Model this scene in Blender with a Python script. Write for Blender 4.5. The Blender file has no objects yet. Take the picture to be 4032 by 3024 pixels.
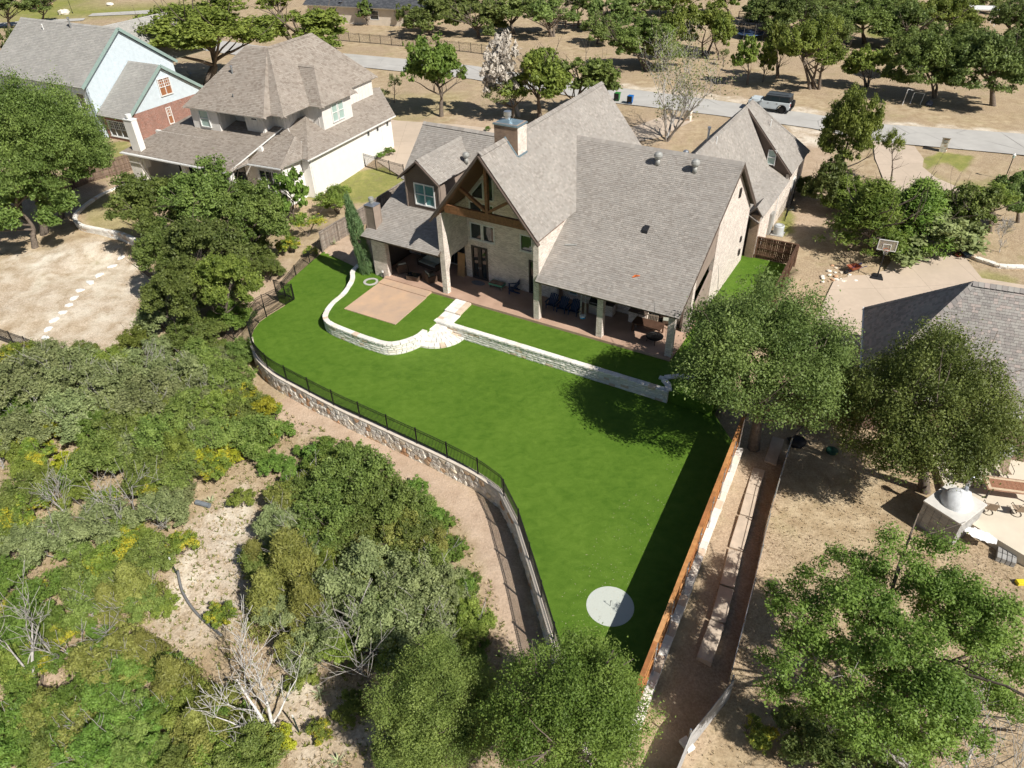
import bpy, math, random, colorsys
import numpy as np
from mathutils import Vector, Matrix
D = bpy.data; S = bpy.context.scene; COL = S.collection
R = random.Random(7)
rad = math.radians

# ---------------------------------------------------------------- camera, world, sun, exposure
CAM_Z = 30.0
pitch, roll = rad(37.0), rad(-1.75)
fw = Vector((0, math.cos(pitch), -math.sin(pitch)))
r0 = Vector((1, 0, 0)); u0 = r0.cross(fw)
cr = r0 * math.cos(roll) + u0 * math.sin(roll); cu = u0 * math.cos(roll) - r0 * math.sin(roll)
cam = D.cameras.new('camera'); cam.sensor_width = 36.0; cam.lens = 25.39
cam.clip_start = 0.5; cam.clip_end = 2000
camo = D.objects.new('camera', cam); COL.objects.link(camo)
M = Matrix((cr, cu, -fw)).transposed().to_4x4(); M.translation = (0, 0, CAM_Z)
camo.matrix_world = M
S.camera = camo
SUN_EL, SUN_AZ = rad(45), rad(-46.5)            # azimuth measured from +X
W = D.worlds.new('World'); S.world = W; W.use_nodes = True
wn = W.node_tree.nodes; wl = W.node_tree.links
sky = wn.new('ShaderNodeTexSky'); sky.sky_type = 'NISHITA'; sky.sun_disc = False
sky.sun_elevation = SUN_EL; sky.sun_rotation = rad(90) - SUN_AZ
sky.air_density = 1.0; sky.dust_density = 1.0; sky.ozone_density = 1.0
wl.new(sky.outputs[0], wn['Background'].inputs[0]); wn['Background'].inputs[1].default_value = 0.048
sun = D.lights.new('sun', 'SUN'); sun.energy = 4.7; sun.angle = rad(0.53); sun.color = (1.0, 0.955, 0.88)
suno = D.objects.new('sun', sun); COL.objects.link(suno)
sd = Vector((math.cos(SUN_EL) * math.cos(SUN_AZ), math.cos(SUN_EL) * math.sin(SUN_AZ), math.sin(SUN_EL)))
suno.rotation_euler = sd.to_track_quat('Z', 'Y').to_euler(); suno.location = sd * 200
S.view_settings.view_transform = 'Standard'; S.view_settings.look = 'None'
S.view_settings.gamma = 1.0; S.view_settings.exposure = 0.40
S.view_settings.use_curve_mapping = False
S.render.engine = 'CYCLES'
S.cycles.max_bounces = 4; S.cycles.diffuse_bounces = 2; S.cycles.glossy_bounces = 2; S.cycles.transmission_bounces = 2
S.cycles.use_adaptive_sampling = True; S.cycles.adaptive_threshold = 0.04; S.cycles.caustics_reflective = False; S.cycles.caustics_refractive = False

# ---------------------------------------------------------------- helpers
def ob(name, me, parent=None, mat=None):
    if mat is not None and len(me.materials) == 0: me.materials.append(mat)
    o = D.objects.new(name, me); COL.objects.link(o)
    if parent is not None: o.parent = parent
    return o
def tag(o, label, cat, group=None):
    o['label'] = label; o['category'] = cat
    if group: o['group'] = group
    return o
def thing(name, label, cat, loc=(0, 0, 0), rz=0.0, group=None):
    o = D.objects.new(name, None); COL.objects.link(o)
    o.empty_display_size = 0.2
    o.location = loc; o.rotation_euler = (0, 0, rz)
    return tag(o, label, cat, group)
def copy_tree(o, parent=None):
    c = o.copy(); COL.objects.link(c)
    if parent is not None: c.parent = parent
    for ch in o.children: copy_tree(ch, c)
    return c
def mesh(name, vs, fs, mat=None, smooth=False):
    me = D.meshes.new(name); me.from_pydata(vs, [], fs)
    if mat is not None: me.materials.append(mat)
    if smooth: me.polygons.foreach_set('use_smooth', [True] * len(me.polygons))
    me.update(); return me
V = Vector
class MB:
    def __init__(s): s.v = []; s.f = []
    def add(s, vs, fs):
        b = len(s.v); s.v += [tuple(p) for p in vs]; s.f += [tuple(b + i for i in q) for q in fs]; return s
    def hexa(s, p): return s.add(p, [(3, 2, 1, 0), (4, 5, 6, 7), (0, 1, 5, 4), (1, 2, 6, 5), (2, 3, 7, 6), (3, 0, 4, 7)])
    def box(s, x0, x1, y0, y1, z0, z1):
        return s.hexa([(x0, y0, z0), (x1, y0, z0), (x1, y1, z0), (x0, y1, z0), (x0, y0, z1), (x1, y0, z1), (x1, y1, z1), (x0, y1, z1)])
    def beam(s, p, q, w, h, up=(0, 0, 1)):
        p, q, up = V(p), V(q), V(up); d = (q - p).normalized(); a = d.cross(up)
        if a.length < 1e-4: a = d.cross(V((1, 0, 0)))
        a.normalize(); b = a.cross(d); a *= w / 2; b *= h / 2
        return s.hexa([p - a - b, p + a - b, q + a - b, q - a - b, p - a + b, p + a + b, q + a + b, q - a + b])
    def prism(s, poly, z0, z1): return s.extr([(x, y, z0) for x, y in poly], (0, 0, z1 - z0))
    def extr(s, poly, vec):
        n = len(poly); a = [V(p) for p in poly]; b = [p + V(vec) for p in a]
        return s.add(a + b, [tuple(range(n))[::-1], tuple(range(n, 2 * n))] + [(i, (i + 1) % n, n + (i + 1) % n, n + i) for i in range(n)])
    def tube(s, pts, r, n=6, cap=True):
        pts = [V(p) for p in pts]; m = len(pts); rs = r if isinstance(r, (list, tuple)) else [r] * m
        vs = []; fs = []; ref = V((0.31, 0.2, 0.93))
        for i, p in enumerate(pts):
            d = (pts[min(i + 1, m - 1)] - pts[max(i - 1, 0)]); d = d.normalized() if d.length > 1e-7 else V((0, 0, 1))
            a = d.cross(ref)
            if a.length < 0.1: a = d.cross(V((1, 0, 0)))
            a.normalize(); b = d.cross(a)
            for k in range(n):
                t = 2 * math.pi * k / n; vs.append(p + (a * math.cos(t) + b * math.sin(t)) * rs[i])
        for i in range(m - 1):
            for k in range(n): fs.append((i * n + k, i * n + (k + 1) % n, (i + 1) * n + (k + 1) % n, (i + 1) * n + k))
        if cap: fs += [tuple(range(n))[::-1], tuple(range((m - 1) * n, m * n))]
        return s.add(vs, fs)
    def lathe(s, prof, n=16, c=(0, 0, 0), sx=1, sy=1):
        vs = []; fs = []; m = len(prof)
        for r, z in prof:
            for k in range(n):
                t = 2 * math.pi * k / n; vs.append((c[0] + r * sx * math.cos(t), c[1] + r * sy * math.sin(t), c[2] + z))
        for i in range(m - 1):
            for k in range(n): fs.append((i * n + k, i * n + (k + 1) % n, (i + 1) * n + (k + 1) % n, (i + 1) * n + k))
        fs += [tuple(range(n))[::-1], tuple(range((m - 1) * n, m * n))]
        return s.add(vs, fs)
    def build(s, name, mat, parent=None, smooth=False, bevel=0):
        o = ob(name, mesh(name, s.v, s.f, mat, smooth), parent)
        if bevel:
            b = o.modifiers.new('bevel', 'BEVEL'); b.width = bevel; b.segments = 2; b.limit_method = 'ANGLE'
        return o
def circ(r, n=16, c=(0, 0), a0=0, a1=2 * math.pi, close=False):
    return [(c[0] + r * math.cos(a0 + (a1 - a0) * i / n), c[1] + r * math.sin(a0 + (a1 - a0) * i / n)) for i in range(n + (1 if close else 0))]
def pt_in(x, y, poly):
    c = False; n = len(poly); j = n - 1
    for i in range(n):
        xi, yi = poly[i][0], poly[i][1]; xj, yj = poly[j][0], poly[j][1]
        if (yi > y) != (yj > y) and x < (xj - xi) * (y - yi) / (yj - yi) + xi: c = not c
        j = i
    return c
def in_np(X, Y, poly):
    c = np.zeros(X.shape, bool); n = len(poly); j = n - 1
    for i in range(n):
        xi, yi = poly[i][0], poly[i][1]; xj, yj = poly[j][0], poly[j][1]
        if yi != yj: c ^= ((yi > Y) != (yj > Y)) & (X < (xj - xi) * (Y - yi) / (yj - yi) + xi)
        j = i
    return c
def dist_np(X, Y, poly):
    d = np.full(X.shape, 1e9); n = len(poly)
    for i in range(n):
        ax, ay = poly[i][0], poly[i][1]; bx, by = poly[(i + 1) % n][0], poly[(i + 1) % n][1]
        l2 = (bx - ax) ** 2 + (by - ay) ** 2 + 1e-9
        t = np.clip(((X - ax) * (bx - ax) + (Y - ay) * (by - ay)) / l2, 0, 1)
        d = np.minimum(d, np.hypot(X - ax - t * (bx - ax), Y - ay - t * (by - ay)))
    return d
def smooth_path(pts, n=6):
    out = []; P = [V(p) for p in pts]; m = len(P)
    for i in range(m - 1):
        p0, p1, p2, p3 = P[max(i - 1, 0)], P[i], P[i + 1], P[min(i + 2, m - 1)]
        for k in range(n):
            t = k / n
            out.append(0.5 * ((2 * p1) + (p2 - p0) * t + (2 * p0 - 5 * p1 + 4 * p2 - p3) * t * t + (3 * p1 - p0 - 3 * p2 + p3) * t ** 3))
    out.append(P[-1]); return out
class Path:                                      # arc-length walk along a polyline
    def __init__(s, pts):
        s.p = [V(q) for q in pts]; s.l = [0]
        for a, b in zip(s.p, s.p[1:]): s.l.append(s.l[-1] + (b - a).length)
        s.L = s.l[-1]
    def at(s, d):
        d = min(max(d, 0), s.L); i = 0
        while i < len(s.l) - 2 and s.l[i + 1] < d: i += 1
        a, b = s.p[i], s.p[i + 1]; q = (b - a); t = (d - s.l[i]) / max(q.length, 1e-9)
        return a + q * t, math.atan2(q.y, q.x)

# terrain height: inverse-distance blend of surveyed levels
TERR = np.array([(-40.6,55.7,-1.3),(-37.1,59.9,-1.4),(-40,48.2,-1.6),(-34.4,46.7,-1.6),(-32.8,56.4,-1.5),(-42.5,73.2,-0.2),(-37.8,68.5,-0.8),(-41.9,68.4,-0.6),(-46.4,63.8,-1.2),(-48.3,79.6,0),(-43.7,93.2,0.6),(-19.4,74,0.3),(-14.7,75.7,0.5),(-12.6,84.5,0.9),(-24.2,73.3,0.2),(-21.7,66.3,-0.3),(-21.8,55.9,-0.7),(-19.2,59.1,-0.2),(-17.7,62.8,0.25),(-15.5,62.5,0.35),(-23,51.1,-1.4),(-19.1,44.9,-1.35),(-15.5,41.2,-1.3),(-11.6,37.9,-1.3),(-7.8,34.9,-1.3),(-4.3,32.2,-1.3),(-2,29.9,-1.35),(-0.7,24.5,-1.4),(0.4,20.4,-1.5),(1.5,16.9,-1.6),(-24.1,42.5,-2),(-30,40.4,-2.2),(-33,36.1,-2.6),(-15.2,34.4,-1.7),(-18.2,29.1,-2.2),(-19.6,21.9,-2.8),(-27.1,25.1,-3),(-22.8,16.6,-3.3),(-15.4,16.2,-3),(-10.3,23.9,-2.1),(-6.9,26.6,-1.8),(-4.9,18.4,-2),(-9,16.6,-2.5),(-2.6,15.2,-2),(14.8,31.8,-0.55),(10.9,24.9,-0.6),(7.8,19.6,-0.7),(6,15.8,-0.9),(17.2,32,-0.8),(13.9,23.5,-0.9),(9.9,17.4,-1.1),(8.2,14.7,-1.2),(20.7,28.1,-0.9),(22.2,23.2,-0.9),(24.9,21.7,-0.9),(21.3,17.1,-1.2),(16.2,17.4,-1.3),(19.9,14.4,-1.5),(28.3,33,-0.3),(30,31,-0.4),(23.6,35.4,-0.2),(21.3,35.6,-0.3),(24.4,45.8,0.2),(29.3,49.3,0.4),(37.5,54.8,0.6),(39.5,51.4,0.6),(26.9,55.2,0.75),(30.2,64.3,0.85),(34.9,68.3,0.9),(43.5,61.1,0.9),(-5.1,88.4,1),(0.7,95.2,1),(5.7,79.7,0.95),(14.8,72.2,0.95),(19,52.1,0.9),(7.7,52.8,0.9),(-1.9,53.5,0.85),(-9.4,63,0.85),(10.6,43.2,0.8),(30.9,77.4,1),(35.8,77,1),(48,76,1),(51.5,69.1,1),(21.3,93.1,1),(31.4,98.1,1),(-12.6,109.5,1),(-26.3,111,1),(-44.1,113.3,0.9),(-49.7,93.5,0.7),(-63.9,104.3,0.8),(-75.3,121.6,1),(-150,120,1),(-120,200,1),(-60,230,1),(0,200,1),(60,180,1),(120,170,1),(150,100,1),(100,80,1),(0,160,1),(-60,160,1),(60,120,1),(30,130,1),(300,300,1),(-300,300,1),(0,400,1),(90,140,1),(-90,60,-0.5),(-80,30,-3),(-60,0,-4),(0,-10,-3),(40,-5,-2),(60,20,-1),(70,50,0.2),(90,40,0.3),(-50,-60,-5),(60,-60,-3),(-200,0,-3),(200,0,-1),(-300,-200,-5),(300,-200,-4)])
def gz(x, y):
    w = 1 / ((TERR[:, 0] - x) ** 2 + (TERR[:, 1] - y) ** 2 + 3.0) ** 2
    return float((w * TERR[:, 2]).sum() / w.sum())
def on(p, dz=0.0): return (p[0], p[1], gz(p[0], p[1]) + dz)

# ---------------------------------------------------------------- materials
class MT:
    def __init__(s, name, rough=0.8, spec=0.3, metal=0.0):
        s.m = D.materials.new(name); s.m.use_nodes = True; s.n = s.m.node_tree.nodes; s.k = s.m.node_tree.links
        s.b = s.n['Principled BSDF']; s.b.inputs['Roughness'].default_value = rough
        s.b.inputs['Specular IOR Level'].default_value = spec; s.b.inputs['Metallic'].default_value = metal
    def N(s, t, **kw):
        n = s.n.new('ShaderNode' + t)
        for k, v in kw.items():
            if k.startswith('i_'): s.set(n.inputs[int(k[2:])], v)
            elif k in n.inputs: s.set(n.inputs[k], v)
            else: setattr(n, k, v)
        return n
    def set(s, sock, v):
        if hasattr(v, 'node'): s.k.new(v, sock)
        else: sock.default_value = v
    def math(s, op, a, b=0.0, clamp=False):
        n = s.N('Math', operation=op, use_clamp=clamp); s.set(n.inputs[0], a); s.set(n.inputs[1], b); return n.outputs[0]
    def mix(s, f, a, b, bt='MIX'):
        n = s.N('Mix', data_type='RGBA', blend_type=bt); s.set(n.inputs[0], f)
        for i, c in ((6, a), (7, b)): s.set(n.inputs[i], c if hasattr(c, 'node') else (*c[:3], 1.0))
        return n.outputs[2]
    def noise(s, scale, detail=3.0, rough=0.55, vec=None, dist=0.0):
        n = s.N('TexNoise', Scale=scale, Detail=detail, Roughness=rough, Distortion=dist)
        s.k.new(vec if vec is not None else s.pos(), n.inputs['Vector']); return n.outputs[0]
    def pos(s):
        if not hasattr(s, '_p'): s._p = s.N('TexCoord').outputs['Object']
        return s._p
    def ramp(s, f, a, b):
        n = s.N('MapRange', clamp=True); s.set(n.inputs[0], f); n.inputs[1].default_value = a; n.inputs[2].default_value = b; return n.outputs[0]
    def col(s, c): s.set(s.b.inputs['Base Color'], c if hasattr(c, 'node') else (*c[:3], 1.0)); return s
    def bump(s, h, strength=0.4, dist=0.02):
        n = s.N('Bump', Strength=strength, Distance=dist); s.k.new(h, n.inputs['Height']); s.k.new(n.outputs[0], s.b.inputs['Normal']); return s
    def rnd(s):                                   # random per piece, whether joined or its own object
        a = s.N('NewGeometry').outputs['Random Per Island']; b = s.N('ObjectInfo').outputs['Random']
        return s.math('FRACT', s.math('ADD', s.math('MULTIPLY', a, 7.31), s.math('MULTIPLY', b, 3.77)))
    def hv(s):                                    # wall coordinates: (horizontal run, height)
        t = s.N('TexCoord'); nx = s.N('SeparateXYZ'); s.k.new(t.outputs['Normal'], nx.inputs[0])
        p = s.N('SeparateXYZ'); s.k.new(t.outputs['Object'], p.inputs[0])
        ax = s.math('GREATER_THAN', s.math('ABSOLUTE', nx.outputs[0]), 0.7)
        h = s.math('ADD', s.math('MULTIPLY', p.outputs[0], s.math('SUBTRACT', 1.0, ax)), s.math('MULTIPLY', p.outputs[1], ax))
        c = s.N('CombineXYZ'); s.k.new(h, c.inputs[0]); s.k.new(p.outputs[2], c.inputs[1]); return c.outputs[0]
def m_plain(name, c, rough=0.8, var=0.15, scale=3.0, bump=0.0, metal=0.0, spec=0.3, c2=None):
    t = MT(name, rough, spec, metal)
    n = t.noise(scale, 4); lo = c2 if c2 else tuple(x * (1 - var) for x in c); hi = c if c2 else tuple(min(x * (1 + var), 1) for x in c)
    t.col(t.mix(t.ramp(n, 0.3, 0.7), lo, hi))
    if bump: t.bump(t.noise(scale * 6, 4), bump)
    return t.m
def m_piece(name, cs, rough=0.85, grime=0.25, scale=5.0, bump=0.5, spec=0.2):   # cs: list of colours, one picked per piece
    t = MT(name, rough, spec); r = t.rnd(); rp = t.N('ValToRGB'); rp.color_ramp.interpolation = 'CONSTANT'; t.k.new(r, rp.inputs[0])
    el = rp.color_ramp.elements; el[0].color = (*cs[0], 1); el[0].position = 0; el[1].position = 1 / len(cs); el[1].color = (*cs[1 % len(cs)], 1)
    for i, c in enumerate(cs[2:], 2): e = el.new(i / len(cs)); e.color = (*c, 1)
    n = t.noise(scale, 5); d = t.mix(1.0, rp.outputs[0], t.mix(t.ramp(n, 0.35, 0.65), (1 - grime,) * 3, (1.0, 1.0, 1.0)), 'MULTIPLY')
    t.col(d)
    if bump: t.bump(t.noise(scale * 4, 5), bump)
    return t.m
def m_brick(name, c1, c2, mortar, sc=1.0):
    t = MT(name, 0.9, 0.15); v = t.hv()
    b = t.N('TexBrick', offset=0.5, Scale=1.0); t.k.new(v, b.inputs['Vector'])
    for k, x in (('Color1', (*c1, 1)), ('Color2', (*c2, 1)), ('Mortar', (*mortar, 1)), ('Mortar Size', 0.011 * sc), ('Bias', 0.0), ('Brick Width', 0.225 * sc), ('Row Height', 0.078 * sc)): b.inputs[k].default_value = x
    n = t.noise(1.3, 4); c = t.mix(0.35, b.outputs[0], t.mix(t.ramp(t.noise(14, 2, vec=v), 0.3, 0.7), tuple(x * 0.6 for x in c2), c1))
    c = t.mix(b.outputs[1], c, mortar); c = t.mix(1.0, c, t.mix(t.ramp(n, 0.35, 0.65), (0.82, 0.82, 0.82), (1.0, 1.0, 1.0)), 'MULTIPLY')
    t.col(c); t.bump(t.math('SUBTRACT', 1.0, b.outputs[1]), 0.6, 0.012); return t.m
def m_siding(name, c, pitch=0.18, vert=False, var=0.1):
    t = MT(name, 0.75, 0.25); p = t.N('SeparateXYZ'); t.k.new(t.hv(), p.inputs[0])
    f = t.math('FRACT', t.math('DIVIDE', p.outputs[0 if vert else 1], pitch))
    n = t.noise(2.0, 4); t.col(t.mix(t.ramp(n, 0.3, 0.7), tuple(x * (1 - var) for x in c), tuple(min(1, x * (1 + var)) for x in c)))
    t.bump(f if not vert else t.ramp(f, 0.0, 0.08), 0.8, 0.03); return t.m
def m_leaf(name, a, b, tr=0.3, yel=None):
    t = MT(name, 0.55, 0.35); g = t.N('NewGeometry').outputs['Random Per Island']; o = t.N('ObjectInfo').outputs['Random']
    n = t.noise(2.2, 3); f = t.math('ADD', t.math('MULTIPLY', g, 0.4), t.math('MULTIPLY', t.ramp(n, 0.35, 0.65), 0.6), True)
    c = t.mix(f, a, b)
    h = t.N('HueSaturation'); t.k.new(c, h.inputs['Color']); h.inputs['Hue'].default_value = 0.5
    t.set(h.inputs['Hue'], t.math('ADD', 0.487, t.math('MULTIPLY', o, 0.026))); t.set(h.inputs['Value'], t.math('ADD', 0.8, t.math('MULTIPLY', o, 0.4)))
    c = h.outputs[0]
    if yel:
        c = t.mix(t.math('MULTIPLY', t.ramp(t.noise(1.4, 2), 0.5, 0.62), t.math('GREATER_THAN', g, 0.25)), c, yel)
    t.col(c); tn = t.N('BsdfTranslucent'); t.k.new(c, tn.inputs[0]); mx = t.N('MixShader'); mx.inputs[0].default_value = tr
    t.k.new(t.b.outputs[0], mx.inputs[1]); t.k.new(tn.outputs[0], mx.inputs[2]); t.k.new(mx.outputs[0], t.n['Material Output'].inputs[0]); return t.m
MAT = {}
def glass(name, c=(0.02, 0.03, 0.035), r=0.04):
    t = MT(name, r, 0.9); t.col(c); return t.m
MAT['shingle'] = m_piece('weathered_shingle', [(.322, .297, .268), (.303, .277, .249), (.340, .316, .287), (.318, .296, .270), (.280, .254, .228), (.330, .303, .274), (.368, .338, .305), (.312, .288, .262)], 0.95, 0.10, 0.5, 0.4, 0.1)
MAT['shingle_tan'] = m_piece('brown_blend_shingle', [(.318, .278, .238), (.285, .245, .207), (.345, .305, .263), (.305, .265, .226), (.255, .215, .180), (.328, .288, .247), (.312, .271, .232)], 0.95, 0.10, 0.5, 0.4, 0.1)
MAT['shingle_grey'] = m_piece('grey_shingle', [(.36, .35, .325), (.34, .33, .305), (.38, .365, .34), (.33, .32, .30)], 0.95, 0.12, 0.5, 0.4, 0.1)
MAT['shingle_blend'] = m_piece('grey_rose_shingle', [(.33, .312, .287), (.30, .273, .255), (.35, .33, .305), (.40, .345, .315), (.27, .25, .235), (.34, .322, .297)], 0.95, 0.12, 0.5, 0.4, 0.1)
MAT['shingle_dark'] = m_piece('charcoal_shingle', [(.09, .095, .105), (.07, .075, .085), (.11, .115, .125)], 0.95, 0.12, 0.7, 0.5, 0.1)
MAT['fascia'] = m_plain('brown_fascia_paint', (.10, .075, .062), 0.6, 0.12)
MAT['soffit_wood'] = m_plain('stained_soffit_wood', (.13, .062, .03), 0.6, 0.25, 8)
MAT['beam'] = m_plain('cedar_beam', (.20, .098, .046), 0.6, 0.4, 6, 0.3)
MAT['brick'] = m_brick('tumbled_brick', (.90, .79, .70), (.46, .355, .295), (.90, .84, .76))
MAT['brick_brown'] = m_brick('brown_brick', (.36, .24, .16), (.22, .14, .10), (.45, .37, .30))
MAT['brick_red'] = m_brick('red_brick', (.36, .125, .08), (.17, .055, .04), (.50, .40, .34), 1.25)
MAT['brick_right'] = m_brick('rust_brick', (.40, .235, .165), (.25, .15, .115), (.52, .45, .38))
MAT['trim_white'] = m_plain('white_trim_paint', (.74, .74, .72), 0.5, 0.05)
MAT['trim_dark'] = m_plain('dark_bronze_frame', (.045, .04, .037), 0.45, 0.1)
MAT['siding_brown'] = m_siding('brown_lap_siding', (.15, .115, .095), 0.17)
MAT['siding_taupe'] = m_siding('taupe_lap_siding', (.34, .27, .225), 0.17)
MAT['siding_blue'] = m_siding('pale_blue_siding', (.60, .68, .73), 0.2, var=0.07)
MAT['trim_green'] = m_plain('grey_green_trim', (.26, .35, .32), 0.6, 0.08)
MAT['stucco'] = m_plain('white_painted_brick', (.78, .755, .71), 0.9, 0.04, 1.5, 0.15)
MAT['batten'] = m_plain('off_white_board', (.70, .67, .63), 0.7, 0.05)
MAT['glass'] = glass('window_glass')
MAT['glass_teal'] = glass('curtained_glass', (.10, .24, .25), 0.08)
MAT['glass_pale'] = glass('blind_glass', (.34, .46, .42), 0.1)
MAT['door_dark'] = m_plain('dark_painted_door', (.06, .05, .045), 0.5, 0.1)
MAT['door_wood'] = m_plain('stained_door_wood', (.30, .13, .06), 0.5, 0.2, 6)
t = MT('tan_concrete', .9, .2); bk = t.N('TexBrick', offset=0.0, Scale=1.0); t.k.new(t.pos(), bk.inputs['Vector'])
for k, x in (('Mortar Size', .02), ('Brick Width', 4.2), ('Row Height', 4.2), ('Mortar Smooth', .3)): bk.inputs[k].default_value = x
t.col(t.mix(t.math('MULTIPLY', bk.outputs[1], .55), t.mix(t.ramp(t.noise(.35, 4), .3, .7), (.475, .39, .305), t.mix(t.ramp(t.noise(2.5, 4), .35, .65), (.53, .43, .34), (.58, .475, .375))), (.25, .20, .16))); t.bump(t.noise(20, 2), .15); MAT['concrete'] = t.m
MAT['stamped'] = m_plain('stained_concrete', (.60, .40, .255), 0.75, 0.2, 0.55, 0.15, c2=(.43, .315, .235))
MAT['patio'] = m_plain('reddish_stained_concrete', (.50, .34, .25), 0.8, 0.15, 0.6, 0.15, c2=(.36, .235, .17))
MAT['metal'] = m_plain('galvanised_metal', (.55, .58, .62), 0.35, 0.1, 4, 0, 0.85)
MAT['metal_dull'] = m_plain('weathered_vent_metal', (.36, .36, .34), 0.6, 0.15, 6, 0, 0.3)
MAT['flash'] = m_plain('blue_grey_flashing', (.26, .36, .42), 0.4, 0.15, 3, 0, 0.6)
MAT['black_metal'] = m_plain('black_powder_coat', (.012, .012, .013), 0.45, 0.1)
MAT['black_plastic'] = m_plain('black_plastic', (.02, .021, .024), 0.5, 0.2)
MAT['rubber'] = m_plain('rubber', (.015, .015, .016), 0.85, 0.1)
MAT['limestone'] = m_piece('white_limestone', [(.86, .82, .75), (.80, .76, .69), (.88, .85, .78), (.82, .75, .65), (.76, .73, .68), (.86, .82, .76), (.84, .80, .73), (.70, .56, .43), (.84, .81, .75), (.87, .83, .77)], 0.9, 0.14, 2.5, 0.7)
MAT['fieldstone'] = m_piece('tan_fieldstone', [(.80, .74, .64), (.75, .69, .59), (.84, .79, .70), (.66, .48, .32), (.79, .73, .64), (.85, .80, .72), (.70, .65, .58), (.78, .67, .52), (.82, .77, .68), (.82, .76, .67), (.85, .81, .73), (.62, .38, .23), (.80, .75, .66)], 0.9, 0.25, 2.5, 0.8)
MAT['mortar'] = m_plain('grey_mortar', (.70, .66, .59), 0.95, 0.1, 5, 0.3)
MAT['wood_new'] = m_piece('orange_cedar_board', [(.56, .27, .10), (.48, .215, .08), (.62, .33, .14), (.40, .17, .065)], 0.65, 0.35, 3, 0.4)
MAT['wood_dark'] = m_piece('dark_stained_board', [(.125, .07, .045), (.10, .055, .036), (.15, .085, .055)], 0.7, 0.3, 3, 0.4)
MAT['wood_grey'] = m_piece('weathered_grey_board', [(.33, .28, .235), (.27, .225, .19), (.38, .33, .28), (.30, .245, .20)], 0.9, 0.35, 3, 0.5)
MAT['wood_brown'] = m_piece('weathered_brown_board', [(.24, .17, .125), (.20, .14, .10), (.28, .20, .15), (.22, .16, .12)], 0.9, 0.3, 3, 0.5)
MAT['bark'] = m_plain('grey_brown_bark', (.155, .125, .10), 0.95, 0.35, 6, 0.6)
MAT['bark_silver'] = m_plain('silver_dead_wood', (.62, .595, .56), 0.85, 0.2, 6, 0.5)
MAT['bark_pale'] = m_plain('pale_dead_wood', (.42, .395, .365), 0.9, 0.3, 6, 0.5)

# ---------------------------------------------------------------- setting: terrain, lawns, paving
from mathutils.geometry import delaunay_2d_cdt
HYAW = rad(-31.4); HO = V((10.955, 40.755, 0))
HX = V((math.cos(HYAW), math.sin(HYAW), 0)); HY = V((-math.sin(HYAW), math.cos(HYAW), 0))
def hw(u, v, z=0.0): return HO + HX * u + HY * v + V((0, 0, z))
EDGE = [(-19.87,46.75,0), (-19.3,45.27,0), (-18.39,43.65,0), (-16.96,41.96,0), (-15.3,40.59,0), (-11.6,37.75,0), (-9.28,36.16,0), (-6.83,34.45,0), (-4.47,32.8,0), (-2.24,31.08,0), (-0.78,29.57,0), (0.14,26.94,0), (0.88,23.5,0), (1.47,20.55,0)]
FA = V((13.62, 32.64, 0)); FB = V((5.70, 17.74, 0))                # wood fence line on the right of the lot
def isect(a, b, c, d):
    a, b, c, d = [V((q[0], q[1])) for q in (a, b, c, d)]; r = b - a; s = d - c
    t = ((c - a).x * s.y - (c - a).y * s.x) / (r.x * s.y - r.y * s.x); q = a + r * t; return (q.x, q.y, 0)
TIP = isect(EDGE[-2], EDGE[-1], FA, FB)
LFENCE = [(-17.07,61.08,0), (-18.36,57.39,0), (-19.18,54.89,0), (-19.56,53.54,0)]
INNER = [(-17.84,52.29,0), (-18.59,51.07,0), (-19.35,49.89,0), (-19.81,48.95,0), (-19.96,47.87,0)]
FC = hw(4.15, 17.9)
LOT = [p[:2] for p in LFENCE] + [p[:2] for p in INNER] + [p[:2] for p in EDGE] + [TIP[:2], FB[:2], FA[:2], hw(4.2, -3.0)[:2], hw(4.1, 17.9)[:2], hw(-26.3, 17.9)[:2], hw(-26.3, 1.0)[:2]]
WALL_L = [(-28.59, .94), (-28.22, -.29), (-27.29, -1.45), (-26.41, -3.51), (-26.17, -5.09), (-25.72, -6.3), (-25.16, -7.11), (-24.2, -7.55), (-22.35, -7.72), (-20.58, -7.79), (-18.82, -7.7), (-17.93, -7.06), (-17.35, -5.9), (-17.3, -4.9)]
TERRACE = WALL_L + [(-17.3, -3.3), (4.15, -3.3), (4.05, 17.9), (-26.2, 17.9), (-26.2, 1.0)]

def axis(lo, hi, step, far, grow=1.18):
    a = list(np.arange(lo, hi + 1e-6, step)); s = step
    while a[-1] < far: s *= grow; a.append(a[-1] + s)
    s = step
    while a[0] > -far: s *= grow; a.insert(0, a[0] - s)
    return np.array(a)
ax = axis(-62, 62, 0.5, 700); ay = axis(6, 112, 0.5, 700)
X, Y = np.meshgrid(ax, ay)
num = np.zeros(X.shape); den = np.zeros(X.shape)
for tx, ty, tz in TERR:
    w = 1 / ((X - tx) ** 2 + (Y - ty) ** 2 + 3.0) ** 2; num += w * tz; den += w
Zt = num / den
def fnoise(X, Y, s, seed, octv=4):
    rs = np.random.RandomState(seed); o = np.zeros(X.shape)
    for k in range(octv):
        for j in range(4):
            a = rs.rand() * 6.283; fq = (2 ** k) * (0.7 + 0.6 * rs.rand()) / s; ph = rs.rand(2) * 6.283
            o += np.sin((X * math.cos(a) + Y * math.sin(a)) * fq * 6.283 + ph[0]) * 0.5 ** k
    return o / 4
Zt = Zt + 0.05 * fnoise(X, Y, 7, 3)
inn = in_np(X, Y, LOT); dl = dist_np(X, Y, LOT)
Zt = np.where(inn & (dl > 0.4), np.minimum(Zt, -1.2), np.where(inn, np.minimum(Zt, -0.08), Zt))
zone = np.zeros(X.shape + (4,), np.float32); zone[..., 3] = 1
nz = fnoise(X, Y, 5, 11) * 0.8
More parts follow.
